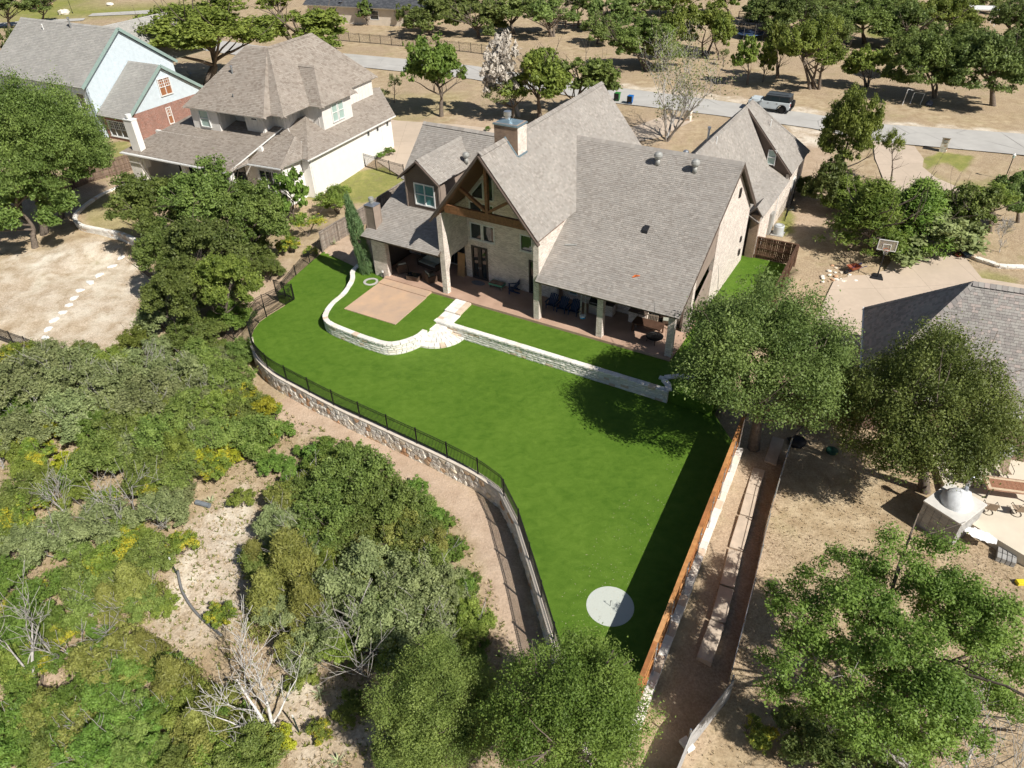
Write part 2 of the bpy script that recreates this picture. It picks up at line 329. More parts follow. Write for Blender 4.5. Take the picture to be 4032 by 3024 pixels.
def paint(poly, ch, wgt=1.0, feather=1.0):
    ins = in_np(X, Y, poly); d = dist_np(X, Y, poly); sdist = np.where(ins, d, -d) + nz * feather
    zone[..., ch] = np.maximum(zone[..., ch], np.clip(sdist / max(feather, .05) + 0.5, 0, 1) * wgt)
# green patches
paint([(-106.12,169.59,0.81), (-90.83,177.04,0.83), (-68.46,180.35,0.94), (-73.14,194.34,0.86), (-123.88,202.14,1)], 0, 1.0, 1.5)
paint([(-53.3,90.44,0.66), (-47.77,92.46,0.68), (-45.04,87.67,0.51), (-46.17,84.66,0.11), (-49.9,82.57,0.01)], 0, .75, .6)
paint([(-21.68,73.05,0.24), (-19.7,75.54,0.3), (-17.33,79.75,0.49), (-13.47,80.5,0.73), (-10.52,76.9,0.52), (-12.71,71.89,0.44), (-15.01,71.06,0.36)], 0, .9, .3)
paint([(-46.11,74.75,-0.21), (-45.34,76.43,-0.14), (-42.77,79.49,-0.12), (-37.1,71.63,-0.71), (-36.9,67.37,-0.8), (-41.92,68.38,-0.6)], 0, .4, .5)
paint([(45.66,76.88,1), (48.53,79.12,1), (51.49,77.39,1), (47.94,72.98,1), (47.37,75.74,1), (44.78,74.19,0.99)], 0, .95, .3)
paint([(44.71,74.87,1), (42.89,69.98,0.93), (45.09,67.42,0.93), (52.42,69.67,1), (53.48,71.48,1), (45.61,70.28,0.97)], 0, .4, .8)
paint([(24.7,61.72,0.78), (27.53,66.11,0.85), (26.98,63.47,0.84), (26.18,60.63,0.78), (24.87,59.82,0.75)], 0, .9, .3)
paint([(37.57,52.28,0.6), (39.44,52.56,0.6), (41.36,51.25,0.6), (40.84,50.37,0.6), (37.85,50.33,0.6)], 0, .6, .5)
paint([(-18.65,95.94,0.75), (-11.42,96.31,0.9), (-5.52,100.98,0.96), (-5.8,108.81,0.98), (-19.22,109.06,0.99)], 0, .25, 1.5)
paint([(65.87,141.59,0.94), (69.77,140.95,0.95), (66.63,133.74,0.97), (62.85,134.25,0.97)], 0, 1, 1)
# bare soil
paint([(-17,40.64,-1.32), (-15.47,41.2,-1.3), (-10.96,37.89,-1.31), (-6.27,34.65,-1.31), (-2.03,30.41,-1.35), (-0.55,27.67,-1.38), (0.24,23.28,-1.42), (0.91,19.85,-1.51), (-0.76,19.68,-1.54), (-1.7,24.52,-1.41), (-3.07,28.47,-1.38), (-6.04,31.93,-1.32), (-11.21,35.6,-1.35), (-14.65,37.3,-1.48), (-16.16,38.48,-1.39)], 1, 1.0, .35)
paint([(13.91,33.59,-0.58), (18,34.54,-0.61), (12.47,23.53,-0.81), (7.12,14.29,-1.11), (4.99,14.3,-1.01), (7.81,19.62,-0.74)], 1, .45, .35)
paint([(-17.34,60.67,0.12), (-16.08,64.66,0.28), (-13.94,62.37,0.35), (-12.89,56.5,0.06), (-14.87,58.69,0.12)], 1, 1, .3)
paint([(-24.82,21.14,-2.99), (-23,20.8,-2.95), (-21.97,18.94,-3.17), (-23.5,18.79,-3.24)], 1, 1, .4)
paint([(-21.93,23.34,-2.79), (-19.64,23.82,-2.77), (-19.43,21.36,-2.8), (-20.65,20.89,-2.81)], 1, .9, .4)
paint([(33.36,84.96,0.98), (37.53,82.93,0.99), (30.34,62.18,0.85), (26.39,60.61,0.78), (30.54,71.02,0.91)], 1, .6, .7)
paint([(-5.41,97.83,0.97), (0.7,96.14,1), (1.13,87.96,0.97), (-8.02,90.5,0.99)], 1, .6, 1)
paint([(-22.88,56.81,-0.68), (-20.25,60.07,-0.18), (-18.84,57.47,-0.26), (-20.98,52.17,-1.25), (-22.21,48.28,-1.4)], 1, .6, .5)
paint([(7.32,81.08,0.95), (18,81.76,0.91), (23.75,91.04,1), (18.69,95.33,1)], 1, .35, 1)
paint([(-47.6,74.76,-0.16), (-43.49,83.41,0.04), (-43.27,80.11,-0.07), (-45.1,71.4,-0.34), (-42.71,64.86,-0.88)], 1, .4, .4)
# bleached, stony ground
paint([(-49.1,63.92,-1.18), (-40.1,67.34,-0.68), (-32.79,59.65,-1.43), (-30.92,51.63,-1.47), (-32.72,46.88,-1.61), (-41.45,49.62,-1.59)], 2, .75, 1.5)
paint([(-47.11,65.26,-1.18), (-41.7,64.68,-0.82), (-40.54,60.8,-1.31), (-44.38,60.82,-1.18)], 2, 1, .8)
paint([(-19.69,29.52,-2.2), (-17.14,32.51,-1.84), (-14.24,28.8,-2.04), (-14.52,22.78,-2.35), (-17.7,21.82,-2.78), (-19.64,23.82,-2.77)], 2, .8, .8)
paint([(-12.03,19.4,-2.46), (-9.13,19.69,-2.29), (-7.1,16.49,-2.34), (-7.97,15.36,-2.45), (-10.87,15.48,-2.51)], 2, .6, .8)
paint([(29.83,101.46,1), (45.91,88.72,0.94), (60.07,82.69,0.92), (61.52,85.14,0.88), (46.67,90.5,0.93), (30.38,103.66,1)], 2, .9, .9)
paint([(15.67,109.2,0.89), (29.67,100.82,1), (30.38,103.66,1), (16.06,112.23,0.88)], 2, .7, .9)
paint([(35.1,90.37,0.98), (39.04,87.02,0.96), (36.68,80.63,1), (33.88,83.26,0.99)], 2, .9, .6)
paint([(-33.55,34.39,-2.59), (-31.23,33.42,-2.55), (-29.84,30.67,-2.62), (-31.35,30.35,-2.61)], 2, .7, .6)
ny, nx = X.shape
idx = np.arange(nx * ny).reshape(ny, nx)
fc = np.stack([idx[:-1, :-1], idx[:-1, 1:], idx[1:, 1:], idx[1:, :-1]], -1).reshape(-1, 4)
me = D.meshes.new('ground'); me.vertices.add(nx * ny); me.vertices.foreach_set('co', np.stack([X, Y, Zt], -1).astype(np.float32).ravel())
me.loops.add(len(fc) * 4); me.loops.foreach_set('vertex_index', fc.ravel()); me.polygons.add(len(fc))
me.polygons.foreach_set('loop_start', np.arange(0, len(fc) * 4, 4)); me.polygons.foreach_set('use_smooth', np.ones(len(fc), bool)); me.update(); me.validate()
ca = me.color_attributes.new('zone', 'FLOAT_COLOR', 'POINT'); ca.data.foreach_set('color', zone.ravel())
t = MT('dry_ground', 0.95, 0.1)
a = t.N('Attribute', attribute_name='zone'); sp = t.N('SeparateColor'); t.k.new(a.outputs[0], sp.inputs[0])
n1 = t.noise(0.12, 3, 0.6); n2 = t.noise(0.9, 4, 0.7); n3 = t.noise(9.0, 3, 0.7); n4 = t.noise(0.45, 3, 0.6, dist=0.6)
base = t.mix(t.ramp(n2, 0.35, 0.65), (.345, .255, .155), (.52, .415, .275))
base = t.mix(t.ramp(n1, 0.42, 0.62), base, t.mix(t.ramp(n3, 0.35, 0.65), (.30, .215, .14), (.50, .395, .27)))
base = t.mix(t.math('MULTIPLY', t.ramp(n4, 0.55, 0.75), 0.45), base, (.26, .235, .10))
soil = t.mix(t.ramp(n2, 0.3, 0.7), (.43, .315, .225), (.57, .44, .33))
pale = t.mix(t.ramp(n4, 0.38, 0.62), t.mix(t.ramp(n3, 0.35, 0.65), (.50, .41, .31), (.64, .54, .43)), (.76, .69, .58))
grn = t.mix(t.ramp(n2, 0.3, 0.7), (.16, .20, .04), (.33, .31, .10))
c = t.mix(sp.outputs[1], base, soil); c = t.mix(t.math('MULTIPLY', sp.outputs[2], t.ramp(n2, 0.2, 0.6)), c, pale); c = t.mix(t.math('MULTIPLY', sp.outputs[0], t.ramp(n2, 0.1, 0.45)), c, grn)
c = t.mix(1.0, c, t.mix(t.ramp(n3, 0.3, 0.7), (.80, .80, .80), (1.08, 1.08, 1.08)), 'MULTIPLY')
t.col(c); t.bump(t.math('ADD', n3, t.math('MULTIPLY', n2, 2.0)), 0.7, 0.05); MAT['ground'] = t.m
g_o = ob('ground', me, None, t.m); g_o['kind'] = 'structure'

def turf_mat():
    t = MT('artificial_turf', 0.75, 0.2)
    mp = t.N('Mapping'); t.k.new(t.pos(), mp.inputs[0]); mp.inputs['Rotation'].default_value = (0, 0, rad(-28)); mp.inputs['Scale'].default_value = (1.0, 1.35, 1.0)
    s1 = t.noise(1.5, 5, 0.72, mp.outputs[0], 0.5); s2 = t.noise(0.22, 3, 0.6); s3 = t.noise(30, 2, 0.7)
    c = t.mix(t.ramp(s1, 0.36, 0.66), (.064, .136, .010), (.100, .184, .018)); c = t.mix(t.ramp(s2, 0.4, 0.65), c, t.mix(t.ramp(s1, 0.3, 0.7), (.076, .152, .011), (.120, .208, .024)))
    c = t.mix(1.0, c, t.mix(t.ramp(s3, 0.3, 0.7), (.72, .72, .72), (1.25, 1.25, 1.25)), 'MULTIPLY')
    t.col(c); t.bump(t.math('ADD', s3, s1), 0.8, 0.03); return t.m
MAT['turf'] = turf_mat()
o = MB().prism(LOT, -2.4, 0.0).build('lower_lawn', MAT['turf']); o['kind'] = 'structure'
o = MB().prism([hw(u, v)[:2] for u, v in TERRACE], -0.5, 0.9).build('upper_lawn', MAT['turf']); o['kind'] = 'structure'
def drape(name, poly, mat, dz=0.03, res=1.5, zf=None):
    poly = [tuple(p[:2]) for p in poly]; n = len(poly)
    bp = []
    for i in range(n):
        a, b = V(poly[i]), V(poly[(i + 1) % n]); k = max(1, int((b - a).length / res))
        bp += [tuple(a + (b - a) * j / k) for j in range(k)]
    xs = [p[0] for p in bp]; ys = [p[1] for p in bp]; pts = list(bp)
    for gx in np.arange(min(xs), max(xs), res):
        for gy in np.arange(min(ys), max(ys), res):
            if pt_in(gx, gy, poly): pts.append((float(gx), float(gy)))
    m = len(bp); r = delaunay_2d_cdt([V(p) for p in pts], [(i, (i + 1) % m) for i in range(m)], [], 1, 1e-4)
    vs = [(p.x, p.y, (zf(p.x, p.y) if zf else gz(p.x, p.y) + 0.05) + dz) for p in r[0]]
    o = ob(name, mesh(name, vs, [tuple(q) for q in r[2]], mat, True)); o['kind'] = 'structure'; return o
t = MT('pale_street_concrete', 0.9, 0.15); n2 = t.noise(0.5, 5); cr_ = t.N('TexVoronoi', feature='DISTANCE_TO_EDGE', Scale=0.16); t.k.new(t.mix(0.12, t.pos(), t.N('TexNoise', Scale=0.8, Detail=4.0).outputs[1]), cr_.inputs['Vector'])
crk = t.math('MULTIPLY', t.math('MULTIPLY', t.math('LESS_THAN', cr_.outputs[0], 0.008), .6), t.ramp(t.noise(0.1, 2), 0.45, 0.55))
t.col(t.mix(crk, t.mix(t.ramp(n2, 0.3, 0.7), (.40, .385, .36), (.48, .465, .435)), (.17, .16, .15))); t.bump(t.noise(20, 3), 0.2); MAT['street'] = t.m
drape('street', [(-61.25,153.36,1), (-44.5,144.08,0.82), (-26.14,135.51,0.77), (-15.94,130.3,0.83), (-4.87,124.42,0.87), (16.33,109.11,0.9), (28.5,101.17,1), (46.33,89.04,0.94), (60.93,84.15,0.9), (71.82,77.53,0.73), (67.34,71.45,0.77), (56.8,77.14,0.97), (43.1,82.77,0.98), (37.29,88.4,0.96), (27.97,94.02,1), (15.27,101.19,0.96), (-4.65,115.85,0.96), (-14.28,120.85,0.95), (-24.69,126.48,0.88), (-42.11,134.86,0.77), (-58.02,143.9,0.93)], MAT['street'], 0.05, 3)
drape('neighbour_driveway', [(-15.52,97.68,0.84), (-13.88,96.69,0.85), (-6.16,94,0.98), (1.19,90.51,0.99), (-4.9,83.66,0.96), (-9.37,75.26,0.5), (-11.34,77.38,0.52), (-14.68,81.82,0.83)], MAT['concrete'], 0.04, 1.5)
drape('side_driveway', [(42.72,83.13,0.97), (46.49,80.84,0.99), (45.66,76.88,1), (44.45,74.62,0.99), (44.39,71.64,0.97), (45.79,67.9,0.95), (46.25,66.17,0.93), (43.52,64.79,0.9), (42.92,67.65,0.91), (39.89,61.45,0.86), (39.31,58.04,0.67), (38.81,54.66,0.6), (38.33,51.21,0.6), (41.02,49.9,0.6), (40.31,46.97,0.58), (35.43,43.75,0.32), (24.34,40.32,-0.12), (22.14,41.43,-0.03), (22.84,45.91,0.21), (26.43,51.51,0.55), (28.27,52.36,0.57), (29.85,52.46,0.51), (31.37,53.18,0.55), (32.5,54.65,0.6), (32.69,56.29,0.64), (34.56,61.94,0.82), (38.05,68.05,0.9), (40.55,77.35,0.99)], MAT['concrete'], 0.05, 1.5)
drape('front_path', [(7.98,82.55,0.95), (18.29,86.39,0.97), (24.07,92.49,1), (21.05,95.09,1), (11.73,87.14,0.92)], MAT['concrete'], 0.05, 1.5)
drape('far_path', [(-91.81,179.23,0.84), (-77.62,179.9,0.89), (-67.66,177.96,0.95), (-68.87,181.57,0.93), (-79.48,184.78,0.86), (-92.19,182.4,0.86)], MAT['street'], 0.05, 2)
drape('far_road', [(-108.21,169.82,0.83), (-99.72,172.45,0.82), (-90.69,174.51,0.83), (-91.38,177.13,0.83), (-101.73,176.46,0.87), (-110.32,173.66,0.89)], MAT['street'], 0.05, 2)
# patio and its steps
def slab(name, poly, z0, z1, mat, kind=True, bevel=0.012):
    o = MB().prism([hw(u, v)[:2] for u, v in poly], z0, z1).build(name, mat, None, False, bevel)
    if kind: o['kind'] = 'structure'
    return o
slab('patio', [(-25.0, -.1), (.06, -.1), (.06, 8), (-25.6, 8), (-25.6, .3), (-25.0, .3)], .3, 1.1, MAT['patio'])
slab('patio_step', [(-24.95, -.92), (-20.1, -.92), (-20.1, -.102), (-24.95, -.102)], .3, 1.04, MAT['stamped'])
slab('terrace_pad', [(-24.75, -5.4), (-19.75, -5.34), (-20.02, -.922), (-24.95, -.922)], .3, .965, MAT['stamped'])
c0 = V((4.46,21.56,0)); o = MB().prism(circ(1.16, 48, c0[:2]), -.2, .006).build('putting_green', m_plain('pale_putting_turf', (.50, .53, .48), .9, .1, 40, .3)); o['kind'] = 'structure'

# ---------------------------------------------------------------- building helpers
TABW = (0.16, 0.22, 0.30)
_tabs = {}
def tab_mesh(w, h, mat):
    k = (w, h, mat.name)
    if k not in _tabs:
        x = w - 0.008
        vs = [(0, 0, 0), (x, 0, 0), (0, 0, .030), (x, 0, .030), (x, h + .03, .006), (0, h + .03, .006), (x, h + .03, 0), (0, h + .03, 0)]
        _tabs[k] = mesh('shingle', vs, [(0, 1, 3, 2), (2, 3, 4, 5), (1, 6, 4, 3), (0, 2, 5, 7), (7, 5, 4, 6)], mat)
    return _tabs[k]
class Roof:
    """Collects shingle courses for one house: the nearest courses become single pieces, the rest one joined part."""
    def __init__(s, house, mat, quota=300, row=0.17, big=1.0): s.h = house; s.m = mat; s.q = quota; s.row = row; s.big = big; s.mb = MB(); s.r = random.Random(5)
    def face(s, poly, name='roof', slab=0.14, smat=None, single=False):
        P = [V(p) for p in poly]; n = V((0, 0, 0))
        if len(P) > 3:                               # a warped face is laid as two flat ones
            q = (P[1] - P[0]).cross(P[2] - P[0])
            if q.length > 1e-6 and max(abs((p - P[0]).dot(q.normalized())) for p in P[3:]) > .03:
                s.face(P[:3], name, slab, smat, single); return s.face([P[0]] + P[2:], name, slab, smat, single)
        for i in range(len(P)): a, b = P[i], P[(i + 1) % len(P)]; n += a.cross(b)
        n.normalize()
        if n.z < 0: n = -n; P = P[::-1]
        e = V((0, 0, 1)).cross(n)
        e = V((1, 0, 0)) if e.length < 1e-4 else e.normalized()
        up = n.cross(e); o = P[0]
        sl = MB().extr([p - n * (slab + .01) for p in P], n * slab).build(name, smat or MAT['fascia'], s.h)
        Q = [((p - o).dot(e), (p - o).dot(up)) for p in P]
        b0 = min(q[1] for q in Q); b1 = max(q[1] for q in Q)
        def spans(b):
            xs = []
            for i in range(len(Q)):
                (x0, y0), (x1, y1) = Q[i], Q[(i + 1) % len(Q)]
                if (y0 > b) != (y1 > b): xs.append(x0 + (b - y0) * (x1 - x0) / (y1 - y0))
            xs.sort(); return list(zip(xs[::2], xs[1::2]))
        b = b0 - 0.02; k = 0
        while b < b1 - 0.02:
            lo = max(b, b0 + 1e-4); hi = min(b + s.row, b1 - 1e-4); mid = spans((lo + hi) / 2); L = spans(lo); H = spans(hi)
            for j, (x0, x1) in enumerate(mid):
                l = L[j] if len(L) == len(mid) else (x0, x1); h = H[j] if len(H) == len(mid) else (x0, x1)
                xa, xb = min(l[0], h[0]), max(l[1], h[1]); x = xa - s.r.random() * 0.3
                while x < xb:
                    w = s.r.choice(TABW) * s.big; x2 = x + w; lift = s.r.random() * .006
                    if x > xa and x2 < xb and x > max(l[0], h[0]) and x2 < min(l[1], h[1]) and single and s.q > 0 and hi - lo > s.row * .9:
                        t = ob('shingle', tab_mesh(w, s.row, s.m), s.h); s.q -= 1
                        p = o + e * x + up * b + n * lift
                        t.matrix_local = Matrix(((e.x, up.x, n.x, p.x), (e.y, up.y, n.y, p.y), (e.z, up.z, n.z, p.z), (0, 0, 0, 1)))
                    else:
                        c = lambda v, r: min(max(v, r[0]), r[1])
                        xl, xr, hl, hr = c(x, l), c(x2 - .008, l), c(x, h), c(x2 - .008, h)
                        if xr - xl > .02 or hr - hl > .02:
                            f = lambda u, v, w_: o + e * u + up * v + n * (w_ + lift)
                            s.mb.add([f(xl, lo, -.01), f(xr, lo, -.01), f(xl, lo, .030), f(xr, lo, .030), f(hr, hi + .02, .006), f(hl, hi + .02, .006)], [(0, 1, 3, 2), (2, 3, 4, 5), (1, 4, 3), (0, 2, 5)])
                    x = x2
            b += s.row
        return sl
    def cap(s, p, q, w=0.26):
        p, q = V(p), V(q); d = (q - p); L = d.length; d.normalize(); a = d.cross(V((0, 0, 1))).normalized(); k = 0; st = 0.3
        while k * st < L - .05:
            c0 = p + d * (k * st); c1 = p + d * min(L, (k + 1) * st)
            s.mb.add([c0 - a * w - V((0, 0, w * .55)), c0 + V((0, 0, .045)), c0 + a * w - V((0, 0, w * .55)), c1 - a * w - V((0, 0, w * .55 + .02)), c1 + V((0, 0, .03)), c1 + a * w - V((0, 0, w * .55 + .02))], [(0, 1, 4, 3), (1, 2, 5, 4)]); k += 1
    def done(s):
        o = s.mb.build('shingle_field', s.m, s.h); o['kind'] = 'stuff'
def holes_wall(mb, org, dx, L, z0, z1, th, holes):
    """rectangular wall along unit vector dx from org, thickness th behind (to the left of dx), with rectangular openings (a0,a1,b0,b1)"""
    xs = sorted({0, L, *[h[0] for h in holes], *[h[1] for h in holes]}); zs = sorted({z0, z1, *[h[2] for h in holes], *[h[3] for h in holes]})
    org = V(org); dx = V(dx); nn = V((-dx.y, dx.x, 0)) * th
    for a, b in zip(xs, xs[1:]):
        for c, d in zip(zs, zs[1:]):
            if any(h[0] <= a + 1e-6 and b <= h[1] + 1e-6 and h[2] <= c + 1e-6 and d <= h[3] + 1e-6 for h in holes): continue
            p = org + dx * a; q = org + dx * b; zc = V((0, 0, c)); zd = V((0, 0, d))
            mb.hexa([p + zc, q + zc, q + nn + zc, p + nn + zc, p + zd, q + zd, q + nn + zd, p + nn + zd])
    return mb
def window(par, org, dx, a0, a1, z0, z1, fm, gm, nx=1, nz=1, fw=0.09, name='window', back=.10, out=.03, sill=None, mun=0):
    """frame, mullions and panes set in an opening; org/dx as in holes_wall, outside is to the right of dx"""
    org = V(org); dx = V(dx); nb = V((-dx.y, dx.x, 0)); m = MB()
    def bar(x0, x1, c, d, o0, o1):
        f = lambda x, z, o: org + dx * x + nb * o + V((0, 0, z)); m.hexa([f(x0, c, o0), f(x1, c, o0), f(x1, c, o1), f(x0, c, o1), f(x0, d, o0), f(x1, d, o0), f(x1, d, o1), f(x0, d, o1)])
    bar(a0, a1, z0, z0 + fw, -out, back); bar(a0, a1, z1 - fw, z1, -out, back); bar(a0, a0 + fw, z0 + fw, z1 - fw, -out, back); bar(a1 - fw, a1, z0 + fw, z1 - fw, -out, back)
    for i in range(1, nx): x = a0 + (a1 - a0) * i / nx; bar(x - fw * .4, x + fw * .4, z0 + fw, z1 - fw, -out * .5, back)
    for i in range(1, nz): z = z0 + (z1 - z0) * i / nz; bar(a0 + fw, a1 - fw, z - fw * .3, z + fw * .3, -out * .3, back - .01)
    if mun:
        for i in range(1, mun * nx): x = a0 + (a1 - a0) * i / (mun * nx); bar(x - .015, x + .015, (z0 + z1) / 2, z1 - fw, 0, back * .6)
        for i in range(1, 3): z = (z0 + z1) / 2 + (z1 - z0) / 2 * i / 3; bar(a0 + fw, a1 - fw, z - .015, z + .015, 0, back * .6)
    w = m.build(name, fm, par)
    for i in range(nx):
        for j in range(nz):
            x0 = a0 + (a1 - a0) * i / nx; x1 = a0 + (a1 - a0) * (i + 1) / nx; c = z0 + (z1 - z0) * j / nz; d = z0 + (z1 - z0) * (j + 1) / nz
            f = lambda x, z: org + dx * x + nb * (back * .65) + V((0, 0, z))
            g = gm[(i + j * nx) % len(gm)] if isinstance(gm, list) else gm
            ob('pane', mesh('pane', [f(x0, c), f(x1, c), f(x1, d), f(x0, d)], [(0, 1, 2, 3)], g), w)
    if sill:
        m2 = MB(); m = m2; bar(a0 - .08, a1 + .08, z0 - .07, z0, -.07, .05); m2.build('sill', sill, w)
    return w
def vent(par, p, kind='pipe', s=1.0, mat=None):
    p = V(p)
    if kind == 'turbine':
        o = MB().lathe([(.16 * s, -.25), (.16 * s, .22 * s)], 12, p).build('vent_base', mat or MAT['metal_dull'], par, True)
        m = MB(); m.lathe([(.17 * s, .22 * s), (.27 * s, .32 * s), (.31 * s, .46 * s), (.27 * s, .60 * s), (.15 * s, .70 * s), (.02, .73 * s)], 20, p); b = m.build('turbine_vent', mat or MAT['metal_dull'], par); 
        m = MB().box(p.x - .34 * s, p.x + .34 * s, p.y - .34 * s, p.y + .34 * s, p.z - .32, p.z - .12)
    else:
        MB().tube([p - V((0, 0, .2)), p + V((0, 0, .55 * s))], .06 * s, 8).lathe([(.09 * s, .5 * s), (.09 * s, .62 * s)], 10, p).build('vent_pipe', mat or MAT['trim_white'], par)
X_ = V((1, 0, 0)); Y_ = V((0, 1, 0))

# ---------------------------------------------------------------- the brick house
H = thing('brick_house', 'large tan brick house with open timber gable and covered patio above the bright lawn', 'house', HO, HYAW)
BR = MAT['brick']
RF = Roof(H, MAT['shingle'], 300)
S1 = (11.4 - 4.62) / 11.2                          # pitch of the long rear roof
zs = lambda v: 4.62 + S1 * (v + .4)                # its height at depth v
# long rear roof and its back slope
RF.face([(-10.4, -.4, 4.62), (.4, -.4, 4.62), (.4, 10.8, 11.4), (-13.3, 10.8, 11.4), (-10.5, 4.6, zs(4.6))], 'rear_roof', single=True)
RF.face([(.4, 17.2, 6.0), (-10.2, 17.2, 6.0), (-12.6, 10.8, 11.4), (.4, 10.8, 11.4)], 'back_roof'); RF.cap((-12.7, 10.8, 11.42), (.4, 10.8, 11.42))
# steep timber gable running through the house
gs = 1.205; gp = 13.38
for s in (-1, 1):
    RF.face([(-14.45 + s * 4.5, -.75, gp - 4.5 * gs), (-14.45, -.75, gp), (-14.45, 18.8, gp), (-14.45 + s * 4.5, 18.8, gp - 4.5 * gs)], 'gable_roof', .16)
RF.cap((-14.45, -.75, gp + .02), (-14.45, 2.7, gp + .02)); RF.cap((-14.45, 4.0, gp + .02), (-14.45, 18.8, gp + .02))
# left wing: low porch roof, steeper roof above it
RF.face([(-26.55, -.4, 4.62), (-18.95, -.4, 4.62), (-18.95, 6.0, 7.22), (-26.55, 6.0, 7.22)], 'porch_roof')
RF.face([(-26.9, 5.9, 7.2), (-18.6, 5.9, 7.2), (-16.6, 9.85, 10.85), (-26.9, 9.85, 10.85)], 'wing_roof')
RF.face([(-26.9, 9.85, 10.85), (-16.6, 9.85, 10.85), (-16.6, 16, 5.2), (-26.9, 16, 5.2)], 'wing_back_roof'); RF.cap((-26.9, 9.85, 10.87), (-16.6, 9.85, 10.87))
# dormer
dz = 10.35
for s in (-1, 1): RF.face([(-22.75 + s * 2.0, 3.0, dz - 1.62), (-22.75, 3.0, dz), (-22.75, 9.4, dz), (-22.75 + s * 2.0, 7.6, dz - 1.62)], 'dormer_roof', .13)
RF.cap((-22.75, 3.0, dz + .02), (-22.75, 9.3, dz + .02))
# garage wing
RF.face([(.85, 17.6, 4.15), (.85, 28.0, 4.15), (-1.3, 28.0, 5.25), (-1.3, 17.6, 5.25)], 'garage_eave_roof')
RF.face([(-1.3, 17.6, 5.25), (-1.3, 28.0, 5.25), (-4.2, 28.0, 10.3), (-4.2, 13.2, 10.3)], 'garage_roof')
RF.face([(.95, 28.0, 4.75), (.95, 35.2, 4.75), (-4.2, 30.0, 10.3), (-4.2, 28.0, 10.3)], 'garage_rear_roof')
RF.face([(-9.3, 17.0, 4.6), (-4.2, 13.2, 10.3), (-4.2, 30.0, 10.3), (-9.3, 35.2, 4.6)], 'garage_left_roof')
RF.face([(-9.3, 35.2, 4.6), (-4.2, 30.0, 10.3), (.95, 35.2, 4.6)], 'garage_hip_roof')
RF.cap((-4.2, 14.0, 10.32), (-4.2, 30.0, 10.32)); RF.cap((-4.2, 30.0, 10.32), (.95, 35.2, 4.77))
for s in (-1, 1): RF.face([(.45 + s * .62, 17.55, 4.75), (.45, 17.55, 5.5), (.45, 19.8, 5.5), (.45 + s * .62, 19.8, 4.75)], 'gablet_roof', .09)
RF.done()
# walls
m = MB(); m.extr([(-.28, 8.0, .9), (-.28, 17.0, .9), (-.28, 17.0, 5.8), (-.28, 10.8, 11.1), (-.28, 8.0, zs(8.0) - .28)], (.30, 0, 0)); m.build('side_wall', BR, H)
wy = -Y_
for a, b, c, d in ((12.2, 12.55, 8.2, 8.9), (15.2, 15.5, 3.3, 3.75), (15.4, 15.75, 2.0, 2.5)): window(H, (.10, 0, 0), Y_, a, b, c, d, MAT['trim_dark'], MAT['glass'], fw=.05)
holes = [(.62, 1.72, 4.6, 6.05), (1.78, 2.9, 4.6, 6.05), (.62, 2.18, 1.1, 4.05), (5.2, 6.3, 4.6, 6.0), (5.95, 6.9, 1.1, 4.0), (.66, 2.92, 6.9, 7.8)]
m = holes_wall(MB(), (-19.0, 3.4, 0), X_, 8.5, 1.1, 8.0, .25, holes)
m.extr([(-19.0, 3.4, 8.0), (-10.4, 3.4, 8.0), (-14.45, 3.4, 12.9)], (0, .25, 0)); m.build('rear_wall', BR, H)
cg = [MAT['glass_teal'], MAT['glass']]
window(H, (-19.0, 3.4, 0), X_, .62, 1.72, 4.6, 6.05, MAT['trim_white'], MAT['glass'], sill=MAT['limestone'])
window(H, (-19.0, 3.4, 0), X_, 1.78, 2.9, 4.6, 6.05, MAT['trim_white'], MAT['glass'], sill=MAT['limestone'])
window(H, (-19.0, 3.4, 0), X_, 5.2, 6.3, 4.6, 6.0, MAT['trim_white'], MAT['glass'], sill=MAT['limestone'])
window(H, (-19.0, 3.4, 0), X_, .66, 2.92, 6.9, 7.8, MAT['trim_white'], MAT['glass'], 2)
for a, b in ((.62, 1.40), (1.40, 2.18)):
    w = window(H, (-19.0, 3.4, 0), X_, a, b, 1.1, 4.05, MAT['door_dark'], MAT['glass'], fw=.16, name='french_door')
    MB().tube([(-19.0 + (b - .1 if a < 1 else a + .1), 3.34, 2.05), (-19.0 + (b - .1 if a < 1 else a + .1), 3.34, 2.25)], .02, 6).build('handle', MAT['metal'], w)
window(H, (-19.0, 3.4, 0), X_, 5.95, 6.9, 1.1, 4.0, MAT['door_dark'], MAT['glass'], fw=.14, name='french_door')
# trapezoid gable windows
for pts in ([(-18.0, 8.15), (-16.95, 8.15), (-16.95, 9.65), (-18.0, 8.45)], [(-16.55, 8.15), (-16.05, 8.15), (-16.05, 10.7), (-16.55, 10.2)], [(-12.9, 8.15), (-12.4, 8.15), (-12.4, 10.0), (-12.9, 10.6)]):
    fr = MB()
    for p, q in zip(pts, pts[1:] + pts[:1]): fr.beam((p[0], 3.36, p[1]), (q[0], 3.36, q[1]), .1, .08, (0, 1, 0))
    w = fr.build('gable_window', MAT['trim_white'], H); ob('pane', mesh('pane', [(x, 3.37, z) for x, z in pts], [(0, 1, 2, 3)], MAT['glass']), w)
